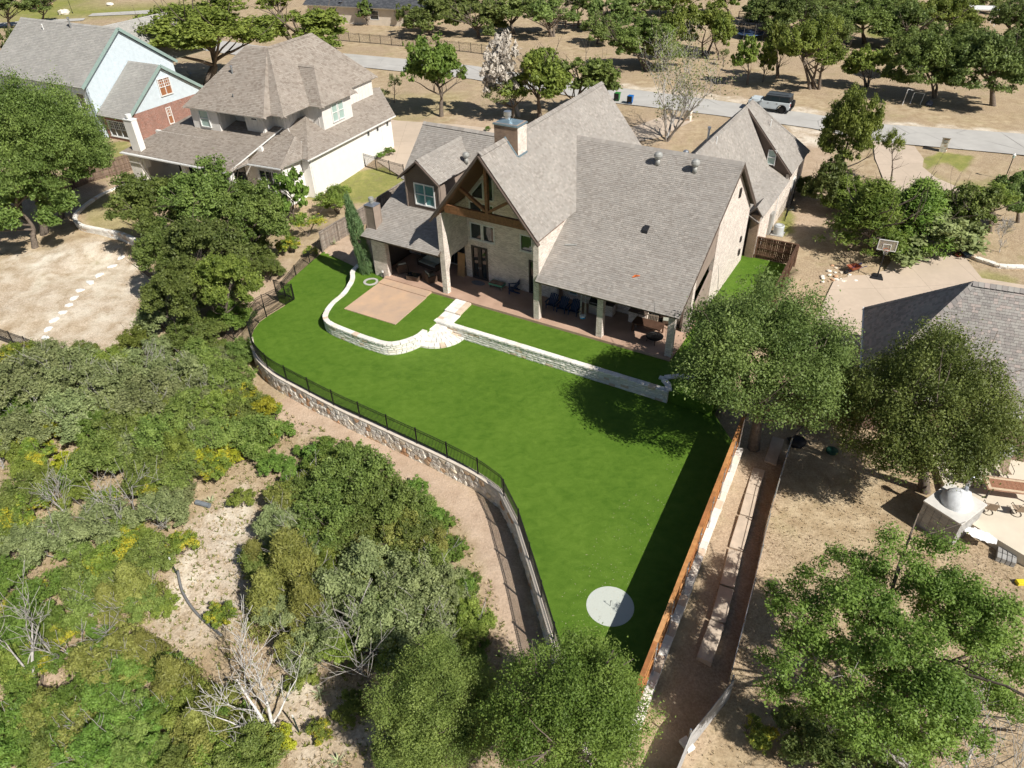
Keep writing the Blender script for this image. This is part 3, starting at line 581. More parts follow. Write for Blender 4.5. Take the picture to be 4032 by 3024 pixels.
# side walls of the timber porch, above the columns
def slope_wall(u, v0, v1, zb, zt, name, th=.45):
    m = MB(); m.extr([(u, v0, zb(v0)), (u, v1, zb(v1)), (u, v1, zt), (u, v0, zt)], (th, 0, 0)); return m.build(name, BR, H)
slope_wall(-19.07, .08, 3.4, lambda v: 4.1, 7.95, 'porch_wall')
MB().extr([(-19.07, .53, 3.1), (-19.07, 1.0, 4.1), (-19.07, .53, 4.1)], (.45, 0, 0)).build('corbel', BR, H)
slope_wall(-10.8, .08, 7.2, lambda v: 4.3, 7.85, 'porch_wall')
def column(u0, v0, zt=4.4, w=.45, name='column'):
    o = MB().box(u0, u0 + w, v0, v0 + w, 1.1, zt).build(name, BR, H); return o
column(-19.07, .08, 4.1); column(-10.8, .08); column(-5.67, .08); column(-.45, .1); column(-.45, 3.52, 5.4)
# ledger beam carrying the rear eave, porch ceiling
MB().box(-10.3, -.02, .14, .5, 4.22, 4.5).build('porch_beam', MAT['fascia'], H); MB().box(-24.7, -19.1, .14, .5, 4.22, 4.5).build('porch_beam', MAT['fascia'], H)
# back wall of the right porch with doors and kitchen niche
hol = [(.5, 1.3, 1.5, 3.6), (2.2, 3.5, 1.9, 3.5), (3.6, 4.9, 1.9, 3.5), (6.6, 9.6, 1.1, 3.6)]
m = holes_wall(MB(), (-10.35, 4.0, 0), X_, 10.3, 1.1, 6.6, .25, hol); m.build('rear_wall', BR, H)
window(H, (-10.35, 4.0, 0), X_, .5, 1.3, 1.5, 3.6, MAT['trim_white'], MAT['glass_teal'], 1, 2)
for a, b in ((2.2, 3.5), (3.6, 4.9)): window(H, (-10.35, 4.0, 0), X_, a, b, 1.9, 3.5, MAT['siding_taupe'], MAT['glass'])
window(H, (-10.35, 4.0, 0), X_, 6.6, 9.6, 1.1, 3.6, MAT['trim_dark'], MAT['glass'], 3)
# siding on the short open side between the column and the brick wall
MB().extr([(-.2, 3.98, 1.1), (-.2, 8.0, 1.1), (-.2, 8.0, 4.1), (-.2, 3.98, 2.3)], (.12, 0, 0)).build('side_panel', MAT['siding_taupe'], H)
MB().extr([(-.2, 3.98, 4.0), (-.2, 8.0, 5.2), (-.2, 8.0, zs(8) - .25), (-.2, 3.98, zs(3.98) - .25)], (.12, 0, 0)).build('side_panel', MAT['siding_taupe'], H)
# left wing walls
holes_wall(MB(), (-26.1, .2, 0), X_, 1.43, .7, 4.55, .45, []).build('porch_pier', BR, H)
m = MB(); m.extr([(-26.1, .65, .7), (-26.1, 15.5, .7), (-26.1, 15.5, 5.4), (-26.1, 9.85, 10.5), (-26.1, 6.0, 7.0), (-26.1, .65, 4.6)], (.3, 0, 0)); m.build('side_wall', MAT['siding_brown'], H)
holes_wall(MB(), (-25.8, 4.6, 0), X_, 6.8, 1.1, 6.4, .25, [(3.6, 6.0, 1.2, 3.6)]).build('rear_wall', BR, H)
window(H, (-25.8, 4.6, 0), X_, 3.6, 6.0, 1.2, 3.6, MAT['trim_dark'], MAT['glass'], 2)
# dormer walls and window
m = holes_wall(MB(), (-24.4, 3.4, 0), X_, 3.3, 5.9, 8.75, .2, [(.85, 2.85, 6.5, 8.35)]); m.extr([(-24.4, 3.4, 8.75), (-21.1, 3.4, 8.75), (-22.75, 3.4, 10.1)], (0, .2, 0)); m.build('dormer_front', MAT['siding_brown'], H)
window(H, (-24.4, 3.4, 0), X_, .85, 2.85, 6.5, 8.35, MAT['trim_white'], [MAT['glass_teal'], MAT['glass_teal'], MAT['glass_teal'], MAT['glass_teal']], 2, 2, fw=.1, out=.05)
for u in (-24.4, -21.3): MB().extr([(u, 3.6, 5.95), (u, 8.2, 7.9), (u, 8.2, 8.9), (u, 3.6, 8.9)], (.2, 0, 0)).build('dormer_side', MAT['siding_taupe'], H)  # paler siding than the dormer front: sunlit tone put into the colour
for u in (-24.42, -21.2): MB().box(u, u + .12, 3.36, 3.46, 6.0, 8.75).build('corner_board', MAT['siding_taupe'], H)
# garage walls
MB().box(.08, .80, 17.75, 18.1, .8, 4.75).build('garage_front_wall', MAT['brick_brown'], H)
m = holes_wall(MB(), (.70, 34.9, 0), -Y_, 17.0, .8, 4.1, -.3, [(3.5, 4.5, 2.2, 3.4)]); m.build('garage_wall', BR, H)
window(H, (.70, 34.9, 0), -Y_, 3.5, 4.5, 2.2, 3.4, MAT['trim_white'], MAT['glass'], 1, 2)
MB().extr([(.70, 27.95, 4.1), (.70, 34.8, 4.1), (.70, 34.8, 4.7), (.70, 27.95, 4.7)], (-.25, 0, 0)).build('garage_wall', BR, H)
MB().extr([(.78, 28.1, 4.2), (.78, 28.1, 4.75), (-4.2, 28.1, 10.0), (-1.25, 28.1, 5.2)], (0, .15, 0)).build('dormer_wall', MAT['siding_brown'], H)
w = MB()
for x in (-1.5, -.8): w.beam((x, 27.95, 5.3), (x, 27.95, 6.75), .07, .07, (0, 1, 0))
for z in (5.4, 6.05, 6.7): w.beam((-1.5, 27.95, z), (-.8, 27.95, z), .07, .07, (0, 1, 0))
w = w.build('dormer_window', MAT['trim_white'], H); ob('pane', mesh('pane', [(-1.45, 28.0, 5.35), (-.85, 28.0, 5.35), (-.85, 28.0, 6.7), (-1.45, 28.0, 6.7)], [(0, 1, 2, 3)], MAT['glass_pale']), w)
# timber truss of the gable
m = MB().beam((-18.2, .1, 8.5), (-10.7, .1, 8.5), .24, .62); m.build('tie_beam', MAT['beam'], H)
MB().beam((-14.5, .1, 8.8), (-14.5, .1, 12.9), .24, .26, (0, 1, 0)).build('king_post', MAT['beam'], H)
MB().beam((-14.65, .1, 8.95), (-16.95, .1, 10.4), .2, .24, (0, 1, 0)).build('brace', MAT['beam'], H)
MB().beam((-14.35, .1, 8.95), (-12.05, .1, 10.4), .2, .24, (0, 1, 0)).build('brace', MAT['beam'], H)
for s in (-1, 1):                                   # barge boards and wooden ceiling under the gable
    MB().beam((-14.45 + s * 4.56, -.72, gp - 4.56 * gs - .24), (-14.45, -.72, gp - .2), .1, .34, (0, 1, 0)).build('barge_board', MAT['fascia'], H)
    MB().extr([(-14.45 + s * 4.4, -.6, gp - 4.4 * gs - .24), (-14.45, -.6, gp - .26), (-14.45, 3.4, gp - .26), (-14.45 + s * 4.4, 3.4, gp - 4.4 * gs - .24)], (0, 0, -.05)).build('gable_ceiling', MAT['soffit_wood'], H)
MB().beam((.36, -.4, 4.42), (.36, 10.8, 11.2), .06, .3).build('rake_board', MAT['fascia'], H); MB().beam((.36, 17.1, 5.85), (.36, 10.8, 11.2), .06, .3).build('rake_board', MAT['fascia'], H)
for s in (-1, 1): MB().beam((-22.75 + s * 2.0, 2.98, dz - 1.62 - .12), (-22.75, 2.98, dz - .1), .1, .26, (0, 1, 0)).build('barge_board', MAT['fascia'], H)
MB().beam((.9, 27.98, 4.62), (-4.2, 27.98, 10.15), .1, .3, (0, 1, 0)).build('rake_board', MAT['fascia'], H)
# chimneys
ch = MB().box(-15.35, -13.45, 2.75, 4.0, 9.5, 14.35).build('brick_chimney', MAT['brick_brown'], H)
ob('chimney_sunlit_face', mesh('chimney_sunlit_face', [(-13.44, 2.75, 9.6), (-13.44, 4.0, 9.6), (-13.44, 4.0, 14.3), (-13.44, 2.75, 14.3)], [(0, 1, 2, 3)], BR), ch)  # pale brick over the right side only, painting in the sunlight there
m = MB().hexa([(-15.42, 2.68, 14.3), (-13.38, 2.68, 14.3), (-13.38, 4.07, 14.3), (-15.42, 4.07, 14.3), (-14.55, 3.3, 14.55), (-14.25, 3.3, 14.55), (-14.25, 3.45, 14.55), (-14.55, 3.45, 14.55)]); m.box(-15.42, -13.38, 2.68, 4.07, 14.2, 14.3); m.build('chimney_cap', MAT['flash'], ch)
MB().lathe([(.2, 14.4), (.2, 14.7), (.27, 14.72), (.27, 15.0), (.24, 15.02)], 16, (-14.6, 3.4, 0)).build('flue', MAT['metal'], ch, False)
f_ = MB()
for s in (-1, 1): f_.beam((-14.45 + s * 1.0, 2.72, gp - 1.0 * gs + .06), (-14.45, 2.72, gp + .08), .05, .16, (0, 1, 0))
f_.beam((-13.41, 2.75, 12.2), (-13.41, 4.0, 12.2), .06, .14); f_.build('flashing', MAT['flash'], ch)
ch = MB().box(-26.5, -25.6, .5, 1.35, 4.5, 6.95).build('siding_chimney', MAT['siding_taupe'], H)
MB().hexa([(-26.56, .44, 6.95), (-25.54, .44, 6.95), (-25.54, 1.41, 6.95), (-26.56, 1.41, 6.95), (-26.25, .8, 7.1), (-25.85, .8, 7.1), (-25.85, 1.05, 7.1), (-26.25, 1.05, 7.1)]).build('chimney_cap', MAT['metal'], ch)
MB().lathe([(.17, 7.05), (.17, 7.25), (.22, 7.26), (.22, 7.5), (.2, 7.52)], 14, (-26.05, .92, 0)).build('flue', MAT['metal_dull'], ch)
fb = MB()
for x in (-26.52, -25.62): fb.box(x, x + .06, .47, .53, 4.5, 6.95)
fb.box(-25.62, -25.57, 1.3, 1.37, 4.5, 6.95); fb.build('corner_board', MAT['siding_taupe'], ch)
# roof furniture
for u, v in ((-5.6, 9.6), (-2.75, 9.5)): vent(H, (u, v, zs(v) + .2), 'turbine', 1.05)
vent(H, (-21.0, 7.3, 9.25), 'turbine', .95); vent(H, (-6.8, 20.0, 7.7), 'turbine', .9, MAT['metal'])
vent(H, (-5.2, 20.5, 9.4), 'pipe', 1.6, MAT['metal']); vent(H, (-2.2, 30.0, 8.3), 'pipe', .8); vent(H, (-3.9, 18.5, 9.9), 'pipe', .7)
p = V((-4.3, 4.75, zs(4.75) + .05)); MB().hexa([(p.x - .2, p.y - .25, p.z - .15), (p.x + .2, p.y - .25, p.z - .15), (p.x + .2, p.y + .25, p.z + .2), (p.x - .2, p.y + .25, p.z + .2), (p.x - .18, p.y - .2, p.z + .05), (p.x + .18, p.y - .2, p.z + .05), (p.x + .18, p.y + .22, p.z + .28), (p.x - .18, p.y + .22, p.z + .28)]).build('box_vent', MAT['black_plastic'], H)
MB().box(.78, .84, 24.2, 24.3, .9, 4.0).build('downspout', MAT['trim_white'], H)
MB().box(.71, .9, 22.5, 23.4, 1.0, 3.0).build('meter_panel', MAT['metal_dull'], H)

def hip(RF, u0, u1, v0, v1, z, a, b, axis='x', only=None):
    A, B_, C_, D_ = (u0, v0, z), (u1, v0, z), (u1, v1, z), (u0, v1, z)
    F = {'front': [A, B_, b, a], 'right': [B_, C_, b], 'back': [C_, D_, a, b], 'left': [D_, A, a]} if axis == 'x' else {'front': [A, B_, a], 'right': [B_, C_, b, a], 'back': [C_, D_, b], 'left': [D_, A, a, b]}
    for k, f in F.items():
        if only is None or k in only: RF.face(f, 'roof', .13, MAT['trim_white'])
    RF.cap(a, b)
    for p, q in (((A, a), (B_, b), (C_, b), (D_, a)) if axis == 'x' else ((A, a), (B_, a), (C_, b), (D_, b))): RF.cap(p, q)
# ---------------------------------------------------------------- white stucco house
WH = thing('stucco_house', 'white stucco house with many-hipped brown shingle roof left of the brick house', 'house', (-20.05, 73.01, 0), rad(-27.1))
RW = Roof(WH, MAT['shingle_tan'], 300, 0.2, 1.35)
ze = 4.6; zp = lambda v: ze + .21 * (v + 6.3)
RW.face([(-20.0, -6.2, ze), (-4.9, -6.3, ze), (-4.9, 3.0, zp(3.0)), (-17.5, 3.0, zp(3.0))], 'porch_roof', .14, MAT['trim_white'], True)
RW.face([(-4.9, -6.3, ze), (-4.7, -3.6, ze), (-5.8, -2.0, 5.4), (-5.8, 2, 6.2)], 'porch_roof', .14, MAT['trim_white'])
RW.face([(-4.9, -3.6, ze), (-.7, -3.5, ze), (-2.6, 1.5, 6.0), (-5.4, 3, 6.35)], 'bay_roof', .14, MAT['trim_white'])
RW.face([(-.7, -3.5, ze), (-.4, -.5, ze), (-1.7, 1.4, 5.6), (-2.6, 1.5, 6.0)], 'bay_roof', .14, MAT['trim_white'])
RW.face([(-1.4, -.5, ze), (.4, -.5, ze), (-4.0, 5.3, 6.95), (-5.5, 3.5, 6.4), (-2.6, 1.2, 5.7)], 'right_front_roof', .14, MAT['trim_white'])
RW.face([(.4, -.5, ze), (.4, 15.4, ze), (-3.6, 18.5, 6.6), (-4.2, 16.0, 6.9), (-4.2, 5.5, 6.9)], 'right_roof', .14, MAT['trim_white'])
RW.face([(-20.0, -6.2, ze), (-17.5, 3.0, zp(3)), (-17.5, 8, zp(3)), (-20.0, 10, ze)], 'left_roof', .14, MAT['trim_white'])
RW.cap((.4, -.5, ze), (-4.1, 5.4, 6.95)); RW.cap((-.7, -3.5, ze), (-2.6, 1.5, 6.05)); RW.cap((-4.9, -6.3, ze), (-5.8, 2, 6.25))
zu = 8.2
hip(RW, -15.5, -4.4, -.5, 12.5, zu, (-11.0, 6.0, 13.25), (-8.2, 6.0, 13.25))
hip(RW, -13.4, -2.7, .6, 17.2, zu, (-8.05, 6.0, 13.3), (-8.05, 13.2, 13.3), 'y')
hip(RW, -8.5, -1.1, 4.7, 10.9, zu, (-6.5, 7.8, 11.4), (-3.9, 7.8, 11.4))
hip(RW, -9.0, -5.2, .3, 12.0, zu, (-7.1, 4.2, 11.6), (-7.1, 9.0, 11.6), 'y', ('front', 'right', 'left'))
RW.done()
ST = MAT['stucco']; BT = MAT['batten']
m = holes_wall(MB(), (0, 0, 0), Y_, 15.0, .3, 4.45, .3, [(10.1, 10.7, 3.6, 4.2), (11.9, 12.5, 3.6, 4.2), (13.9, 14.4, 3.6, 4.2)]); m.build('side_wall', ST, WH)
for a in (10.1, 11.9, 13.9): window(WH, (0, 0, 0), Y_, a, a + .55, 3.6, 4.2, MAT['trim_white'], MAT['glass'], fw=.06)
MB().box(-1.1, -.3, 0, .3, .3, 4.45).build('front_wall', ST, WH); MB().box(-1.3, -1.05, -3.0, .3, .3, 4.45).build('bay_wall', ST, WH)
m = holes_wall(MB(), (-4.5, -3.0, 0), X_, 3.2, .3, 4.45, .3, [(.3, 2.9, .8, 3.9)]); m.build('bay_wall', ST, WH)
window(WH, (-4.5, -3.0, 0), X_, .3, 2.9, .8, 3.9, MAT['trim_white'], MAT['glass'], 3)
MB().box(-4.5, -4.2, -2.7, 2, .3, 4.45).build('bay_wall', ST, WH)
m = holes_wall(MB(), (-19.5, -1.6, 0), X_, 15.0, .3, 5.6, .3, [(2, 5, .4, 3.4), (7, 12, .4, 3.4)]); m.build('porch_wall', ST, WH)
window(WH, (-19.5, -1.6, 0), X_, 2, 5, .4, 3.4, MAT['trim_dark'], MAT['glass'], 2); window(WH, (-19.5, -1.6, 0), X_, 7, 12, .4, 3.4, MAT['trim_dark'], MAT['glass'], 4)
MB().box(-19.5, -17.9, -5.9, -5.2, .0, 4.45).build('porch_pier', MAT['limestone'], WH); MB().box(-11.8, -11.3, -5.9, -5.4, .0, 4.45).build('porch_column', ST, WH); MB().box(-5.6, -5.1, -5.9, -5.4, .0, 4.45).build('porch_column', ST, WH)
MB().box(-19.5, -19.2, -5.2, 9.5, 0, 4.45).build('side_wall', ST, WH)
MB().box(-20, -4.6, -6.1, -1.6, .2, .45).build('porch_floor', MAT['concrete'], WH)
ch = MB().box(-18.75, -17.55, -5.6, -4.9, 3.0, 7.9).build('chimney', ST, WH)
MB().box(-18.8, -17.5, -5.65, -4.85, 7.9, 8.0).build('chimney_cap', MAT['trim_white'], ch); MB().lathe([(.25, 8.0), (.25, 8.15), (.3, 8.16), (.3, 8.45), (.28, 8.46)], 14, (-18.15, -5.25, 0)).build('flue', MAT['trim_white'], ch)
# upper storey: board-and-batten bays
def bay(u0, u1, v0, v1, z0, z1):
    MB().box(u0, u1, v0, v1, z0, z1).build('upper_wall', BT, WH); b = MB()
    u = u0 + .3
    while u < u1 - .1 and u0 > -14: b.box(u, u + .06, v0 - .035, v0, z0, z1); u += .62
    v = v0 + .3
    while v < v1 - .1 and u1 != -1.7: b.box(u1, u1 + .035, v, v + .06, z0, z1); v += .62
    if b.v: b.build('batten', BT, WH)
bay(-15.1, -11.3, 0, 9, 5.2, 8.15); bay(-11.3, -4.6, 2.4, 9, 5.2, 8.15); bay(-8.4, -6.0, .9, 4, 5.2, 8.15); bay(-6.3, -1.7, 5.2, 10.3, 5.4, 8.15); bay(-8, -3.1, 10.3, 16.4, 5.4, 8.15)
window(WH, (-15.1, -.10, 0), X_, 1.2, 2.6, 6.2, 8.0, MAT['trim_white'], MAT['glass_pale'], 1, 2)
window(WH, (-8.4, .80, 0), X_, .9, 1.8, 7.3, 7.65, MAT['trim_white'], MAT['glass'])
window(WH, (-1.60, 5.2, 0), Y_, 1.5, 2.5, 6.0, 7.95, MAT['trim_white'], MAT['glass_pale'], 1, 2); window(WH, (-1.60, 5.2, 0), Y_, 2.6, 3.6, 6.0, 7.95, MAT['trim_white'], MAT['glass_pale'], 1, 2)
for u, v, z, k in ((-11.0, 3.2, 10.9, 1.5), (-9.4, 1.0, 9.2, .8), (-12.6, 2.0, 9.9, .5)): vent(WH, (u, v, z), 'pipe', k, MAT['metal'])
g = MB()
for p, q in (((.42, -.6), (.42, 15.4)), ((-20.0, -6.3), (-4.8, -6.4)), ((-4.8, -3.7), (-.6, -3.6))): g.beam((*p, ze - .06), (*q, ze - .06), .1, .13)
g.build('gutter', MAT['trim_white'], WH)
MB().tube([(.03, 12.9, .4), (.03, 12.9, 4.4)], .05, 6).tube([(.03, .2, .4), (.03, .2, 4.4)], .05, 6).build('downspout', MAT['trim_white'], WH)

# ---------------------------------------------------------------- pale blue house
BH = thing('blue_house', 'pale blue house with red brick lower wall and grey roof in the far left corner', 'house', (-46.5, 90.49, 0), rad(-29))
RB = Roof(BH, MAT['shingle_grey'], 300, 0.24, 1.8)
G_ = MAT['trim_green']
for f, nm in (([(-5.4, .4, 3.75), (.35, .4, 3.75), (.35, 7.2, 8.6), (-5.4, 7.2, 8.6)], 'low_roof'), ([(.35, 13.9, 3.9), (-5.4, 13.9, 3.9), (-5.4, 7.2, 8.6), (.35, 7.2, 8.6)], 'low_roof'),
              ([(-24.5, -.3, 7.1), (-5.2, -.3, 7.1), (-5.2, 7.0, 12.5), (-24.5, 7.0, 12.5)], 'high_roof'), ([(-5.2, 14.3, 7.1), (-24.5, 14.3, 7.1), (-24.5, 7.0, 12.5), (-5.2, 7.0, 12.5)], 'high_roof')):
    RB.face(f, nm, .16, G_, True)
for s in (-1, 1): RB.face([(-13 + s * 5, 10, 6.8), (-13, 10, 11.6), (-13, 22, 11.6), (-13 + s * 5, 22, 6.8)], 'rear_gable_roof', .16, G_)
RB.cap((-5.4, 7.2, 8.62), (.35, 7.2, 8.62)); RB.cap((-24.5, 7.0, 12.52), (-5.2, 7.0, 12.52)); RB.done()
m = holes_wall(MB(), (0, 1.0, 0), Y_, 12.2, .3, 4.05, .3, [(5.4, 6.2, 1.5, 3.6)]); m.build('brick_wall', MAT['brick_red'], BH)
MB().extr([(0, 1.0, 4.05), (0, 13.2, 4.05), (0, 7.2, 8.35)], (-.3, 0, 0)).build('gable_wall', MAT['siding_blue'], BH)
window(BH, (.10, 0, 0), Y_, 6.3, 8.2, 5.0, 7.1, MAT['trim_white'], [MAT['door_wood']] * 4, 2, 2, fw=.1, out=.06, mun=3); window(BH, (0, 1.0, 0), Y_, 5.4, 6.2, 1.5, 3.6, MAT['trim_white'], [MAT['door_wood']] * 2, 1, 2, mun=3)
m = holes_wall(MB(), (-5.2, 1.0, 0), X_, 5.2, .3, 3.7, .3, [(.6, 3.9, 1.1, 3.1)]); m.build('brick_wall', MAT['brick_red'], BH)
window(BH, (-5.2, 1.0, 0), X_, .6, 3.9, 1.1, 3.1, MAT['trim_white'], MAT['glass'], 3, 2, mun=3, sill=MAT['trim_white'])
MB().extr([(-5.5, .3, .3), (-5.5, 13.8, .3), (-5.5, 13.8, 7.1), (-5.5, 7.0, 12.2), (-5.5, .3, 7.1)], (-.3, 0, 0)).build('gable_wall', MAT['siding_blue'], BH)
m = holes_wall(MB(), (-24, .3, 0), X_, 18.5, .3, 7.0, .3, [(16.2, 17.7, 4.4, 6.2)]); m.build('front_wall', MAT['siding_blue'], BH); window(BH, (-24, .3, 0), X_, 16.2, 17.7, 4.4, 6.2, MAT['trim_white'], MAT['glass'], 1, 2)
MB().box(-24, -5.8, 13.5, 13.8, .3, 7.0).build('back_wall', MAT['siding_blue'], BH); MB().box(-24, -23.7, .6, 13.5, .3, 7.0).build('side_wall', MAT['siding_blue'], BH)
for u, y0, zl, yp, zp_ in ((.4, .4, 3.7, 7.2, 8.55), (.4, 13.9, 3.85, 7.2, 8.55), (-5.15, -.3, 7.05, 7.0, 12.45), (-5.15, 14.3, 7.05, 7.0, 12.45)):
    MB().beam((u, y0, zl), (u, yp, zp_), .09, .36).build('barge_board', G_, BH)
vent(BH, (-18.5, 5.8, 11.7), 'pipe', 1.0); vent(BH, (-13.5, 6.4, 12.2), 'pipe', 1.8, MAT['metal'])

# ---------------------------------------------------------------- house at the right edge
RH = thing('hip_roof_house', 'brick house with grey-rose hipped roof at the right edge of the picture', 'house', (21.03, 34.38, 0), rad(-23.5))
RR = Roof(RH, MAT['shingle_blend'], 300)
a, b = (4.6, 4.6, 8.75), (22, 4.6, 8.75)
for f, s_ in (([(0, 0, 3.2), (24, 0, 3.2), b, a], True), ([(0, 9.6, 3.2), (0, 0, 3.2), a], False), ([(24, 9.6, 3.2), (0, 9.6, 3.2), a, b], False)): RR.face(f, 'roof', .14, MAT['trim_white'], s_)
RR.cap((0, 0, 3.22), a); RR.cap((0, 9.6, 3.22), a); RR.cap(a, b)
for s in (-1, 1): RR.face([(11 + s * 2.2, 8, 3.4), (11, 8, 5.4), (11, 13.5, 5.4), (11 + s * 2.2, 13.5, 3.4)], 'entry_roof', .14)
RR.done()
BRR = MAT['brick_right']
m = holes_wall(MB(), (.4, .4, 0), X_, 20, -.6, 3.1, .3, []); m.box(.4, .7, .7, 9.2, -.6, 3.1); m.build('wall', BRR, RH)
MB().box(.4, 20, 8.9, 9.2, -.2, 3.1).build('wall', BRR, RH); MB().box(9.2, 9.7, 12.6, 13.1, -.2, 3.3).box(12.4, 12.9, 12.6, 13.1, -.2, 3.3).build('entry_column', BRR, RH)
g = MB().beam((-.05, -.1, 3.14), (-.05, 9.7, 3.14), .1, .13); g.beam((0, -.06, 3.14), (20, -.06, 3.14), .1, .13); g.build('gutter', MAT['trim_white'], RH)

# ---------------------------------------------------------------- cream house across the street
p = V((-36.47,164.55,0.87)); CH = thing('cream_house', 'long low cream brick house with charcoal roof beyond the street', 'house', (p.x, p.y, 0.9), rad(-22))
RC = Roof(CH, MAT['shingle_dark'], 0, 0.3, 2.0)
RC.face([(-4, -.7, 3.2), (24, -.7, 3.2), (24, 6, 6.4), (-4, 6, 6.4)], 'roof', .18, MAT['trim_white']); RC.face([(24, 12.7, 3.2), (-4, 12.7, 3.2), (-4, 6, 6.4), (24, 6, 6.4)], 'roof', .18, MAT['trim_white']); RC.done()
m = holes_wall(MB(), (-3.4, 0, 0), X_, 26.8, -.2, 3.1, .3, [(5.3, 6.9, .9, 2.9), (14.5, 16.5, .9, 2.6)]); m.build('wall', m_plain('cream_brick', (.66, .58, .48), .9, .08, 1.0), CH)
for a, b, c, d in ((5.3, 6.9, .9, 2.9), (14.5, 16.5, .9, 2.6)): window(CH, (-3.4, 0, 0), X_, a, b, c, d, MAT['trim_white'], MAT['glass'], 1, 2)
MB().lathe([(.05, 0), (.35, .12), (.4, .2)], 14, (4.6, 0.2, 3.75)).tube([(4.6, .3, 3.3), (4.6, .3, 3.8)], .03, 6).build('satellite_dish', MAT['metal'], CH)

# ---------------------------------------------------------------- stone walls, steps, fences
def rough_block(seed, nx=3, nz=2):
    r = random.Random(seed); vs = []; fs = []
    for j in range(nz + 1):
        for i in range(nx + 1):
            e = i in (0, nx) or j in (0, nz)
            vs.append((i / nx - .5 + (0 if i in (0, nx) else r.uniform(-.06, .06)), -.5 + (r.uniform(.01, .05) if e else r.uniform(-.07, .02)), j / nz - .5 + (0 if j in (0, nz) else r.uniform(-.1, .1))))
    for j in range(nz):
        for i in range(nx): a = j * (nx + 1) + i; fs.append((a, a + 1, a + nx + 2, a + nx + 1))
    b = len(vs); vs += [(-.5, .5, -.5), (.5, .5, -.5), (.5, .5, .5), (-.5, .5, .5)]
    top = [nz * (nx + 1) + i for i in range(nx + 1)]; bot = list(range(nx + 1))
    fs += [tuple(top + [b + 2, b + 3]), tuple(bot[::-1] + [b, b + 1]), (b + 1, b, b + 3, b + 2), tuple([j * (nx + 1) for j in range(nz + 1)][::-1] + [b + 3, b][::-1][::1]), tuple([j * (nx + 1) + nx for j in range(nz + 1)] + [b + 2, b + 1])]
    fs[-2] = tuple([j * (nx + 1) for j in range(nz, -1, -1)] + [b, b + 3])
    return mesh('block', vs, fs, MAT['limestone'])
BLK = [rough_block(i) for i in range(8)]
def block_wall(name, label, path, z0, heights, depth, bl, r, top_z=None):
    P = Path(path); c = P.at(P.L / 2)[0]; th = thing(name, label, 'retaining wall', (c.x, c.y, z0)); z = z0
    for k, h in enumerate(heights):
        s = -r.random() * bl[0]
        while s < P.L:
            l = r.uniform(*bl); a = max(s, 0); b = min(s + l, P.L)
            if b - a > .08:
                p, _ = P.at((a + b) / 2); p0, _ = P.at(a); p1, _ = P.at(b); an = math.atan2(p1.y - p0.y, p1.x - p0.x)
                o = ob('block', r.choice(BLK), th); o.location = (p.x - c.x, p.y - c.y, z + h / 2 - z0); o.rotation_euler = (0, 0, an)
                last = k == len(heights) - 1
                o.scale = ((p1 - p0).length - .012, depth * r.uniform(.92, 1.06) + (.06 if last else 0), h - (.012 if not last else .004))
            s += l
        z += h
    co = MB()
    for i in range(len(path) - 1):
        a, b = V(path[i]), V(path[i + 1]); d = (b - a).normalized(); n = V((-d.y, d.x, 0)) * depth * .30
        co.hexa([V((*(q[:2]), z0 - .1)) - V((c.x, c.y, z0)) for q in (a - n, b - n, b + n, a + n)] + [V((*(q[:2]), z - .05)) - V((c.x, c.y, z0)) for q in (a - n, b - n, b + n, a + n)])
    co.build('core', MAT['mortar'], th); return th
r_ = random.Random(21)
block_wall('stone_retaining_wall', 'curved white limestone wall wrapping the terrace around the tan concrete pad', [hw(u, v) for u, v in [(p.x, p.y) for p in smooth_path([V((*q, 0)) for q in WALL_L], 4)]], 0, [.19, .2, .18, .2, .19], .36, (.28, .62), r_)
block_wall('stone_retaining_wall', 'long straight white limestone wall below the upper lawn, right of the curved steps', [hw(-17.5 + i * .75, -3.3) for i in range(25)] + [hw(1.2, -3.3)], 0, [.19, .2, .18, .2, .19], .36, (.3, .66), r_)
block_wall('stone_wall_return', 'short white limestone return wall with steps beside the big oak shadow', [hw(1.2, -3.3), hw(.9, -2.7), hw(.3, -2.2), hw(1.3, -1.4), hw(2.2, -1.2)], .75, [.13, .14], .34, (.35, .6), r_)
# quarter-round steps
st = thing('stone_steps', 'fan of curved white limestone steps between the two terrace walls', 'steps', hw(-17.3, -3.4), HYAW)
for k, (rr, z1) in enumerate(((2.45, .19), (1.95, .37), (1.45, .55), (.98, .73))):
    n = 9 - k
    for i in range(n):
        a0 = -math.pi / 2 - .05 + (math.pi / 2 + .1) * i / n + .008; a1 = -math.pi / 2 - .05 + (math.pi / 2 + .1) * (i + 1) / n - .008; r0_ = .05 if k == 3 else rr - .62
        po = [(rr * math.cos(a0 + (a1 - a0) * q / 3), rr * math.sin(a0 + (a1 - a0) * q / 3)) for q in range(4)] + [(r0_ * math.cos(a1), r0_ * math.sin(a1)), (r0_ * math.cos(a0), r0_ * math.sin(a0))]
        o = MB().prism(po, z1 - .185, z1 + r_.uniform(-.008, .008)).build('tread_stone', MAT['limestone'], st, False, .012)
st2 = thing('stone_landing', 'two white limestone landing slabs climbing from the curved steps to the patio', 'steps', hw(-17.0, -1.8), HYAW)
def slabs(u0, u1, v0, v1, z, nx, ny, sk):
    for i in range(nx):
        for j in range(ny):
            a = u0 + (u1 - u0) * i / nx; b = u0 + (u1 - u0) * (i + 1) / nx - .015; c = v0 + (v1 - v0) * j / ny; d = v0 + (v1 - v0) * (j + 1) / ny - .015
            f = lambda u, v: (u + 17.0 - sk * (v - v0), v + 1.8)
            MB().prism([f(a, c), f(b, c), f(b, d), f(a, d)], z - .22, z + r_.uniform(-.006, .006)).build('slab', MAT['limestone'], st2, False, .02)
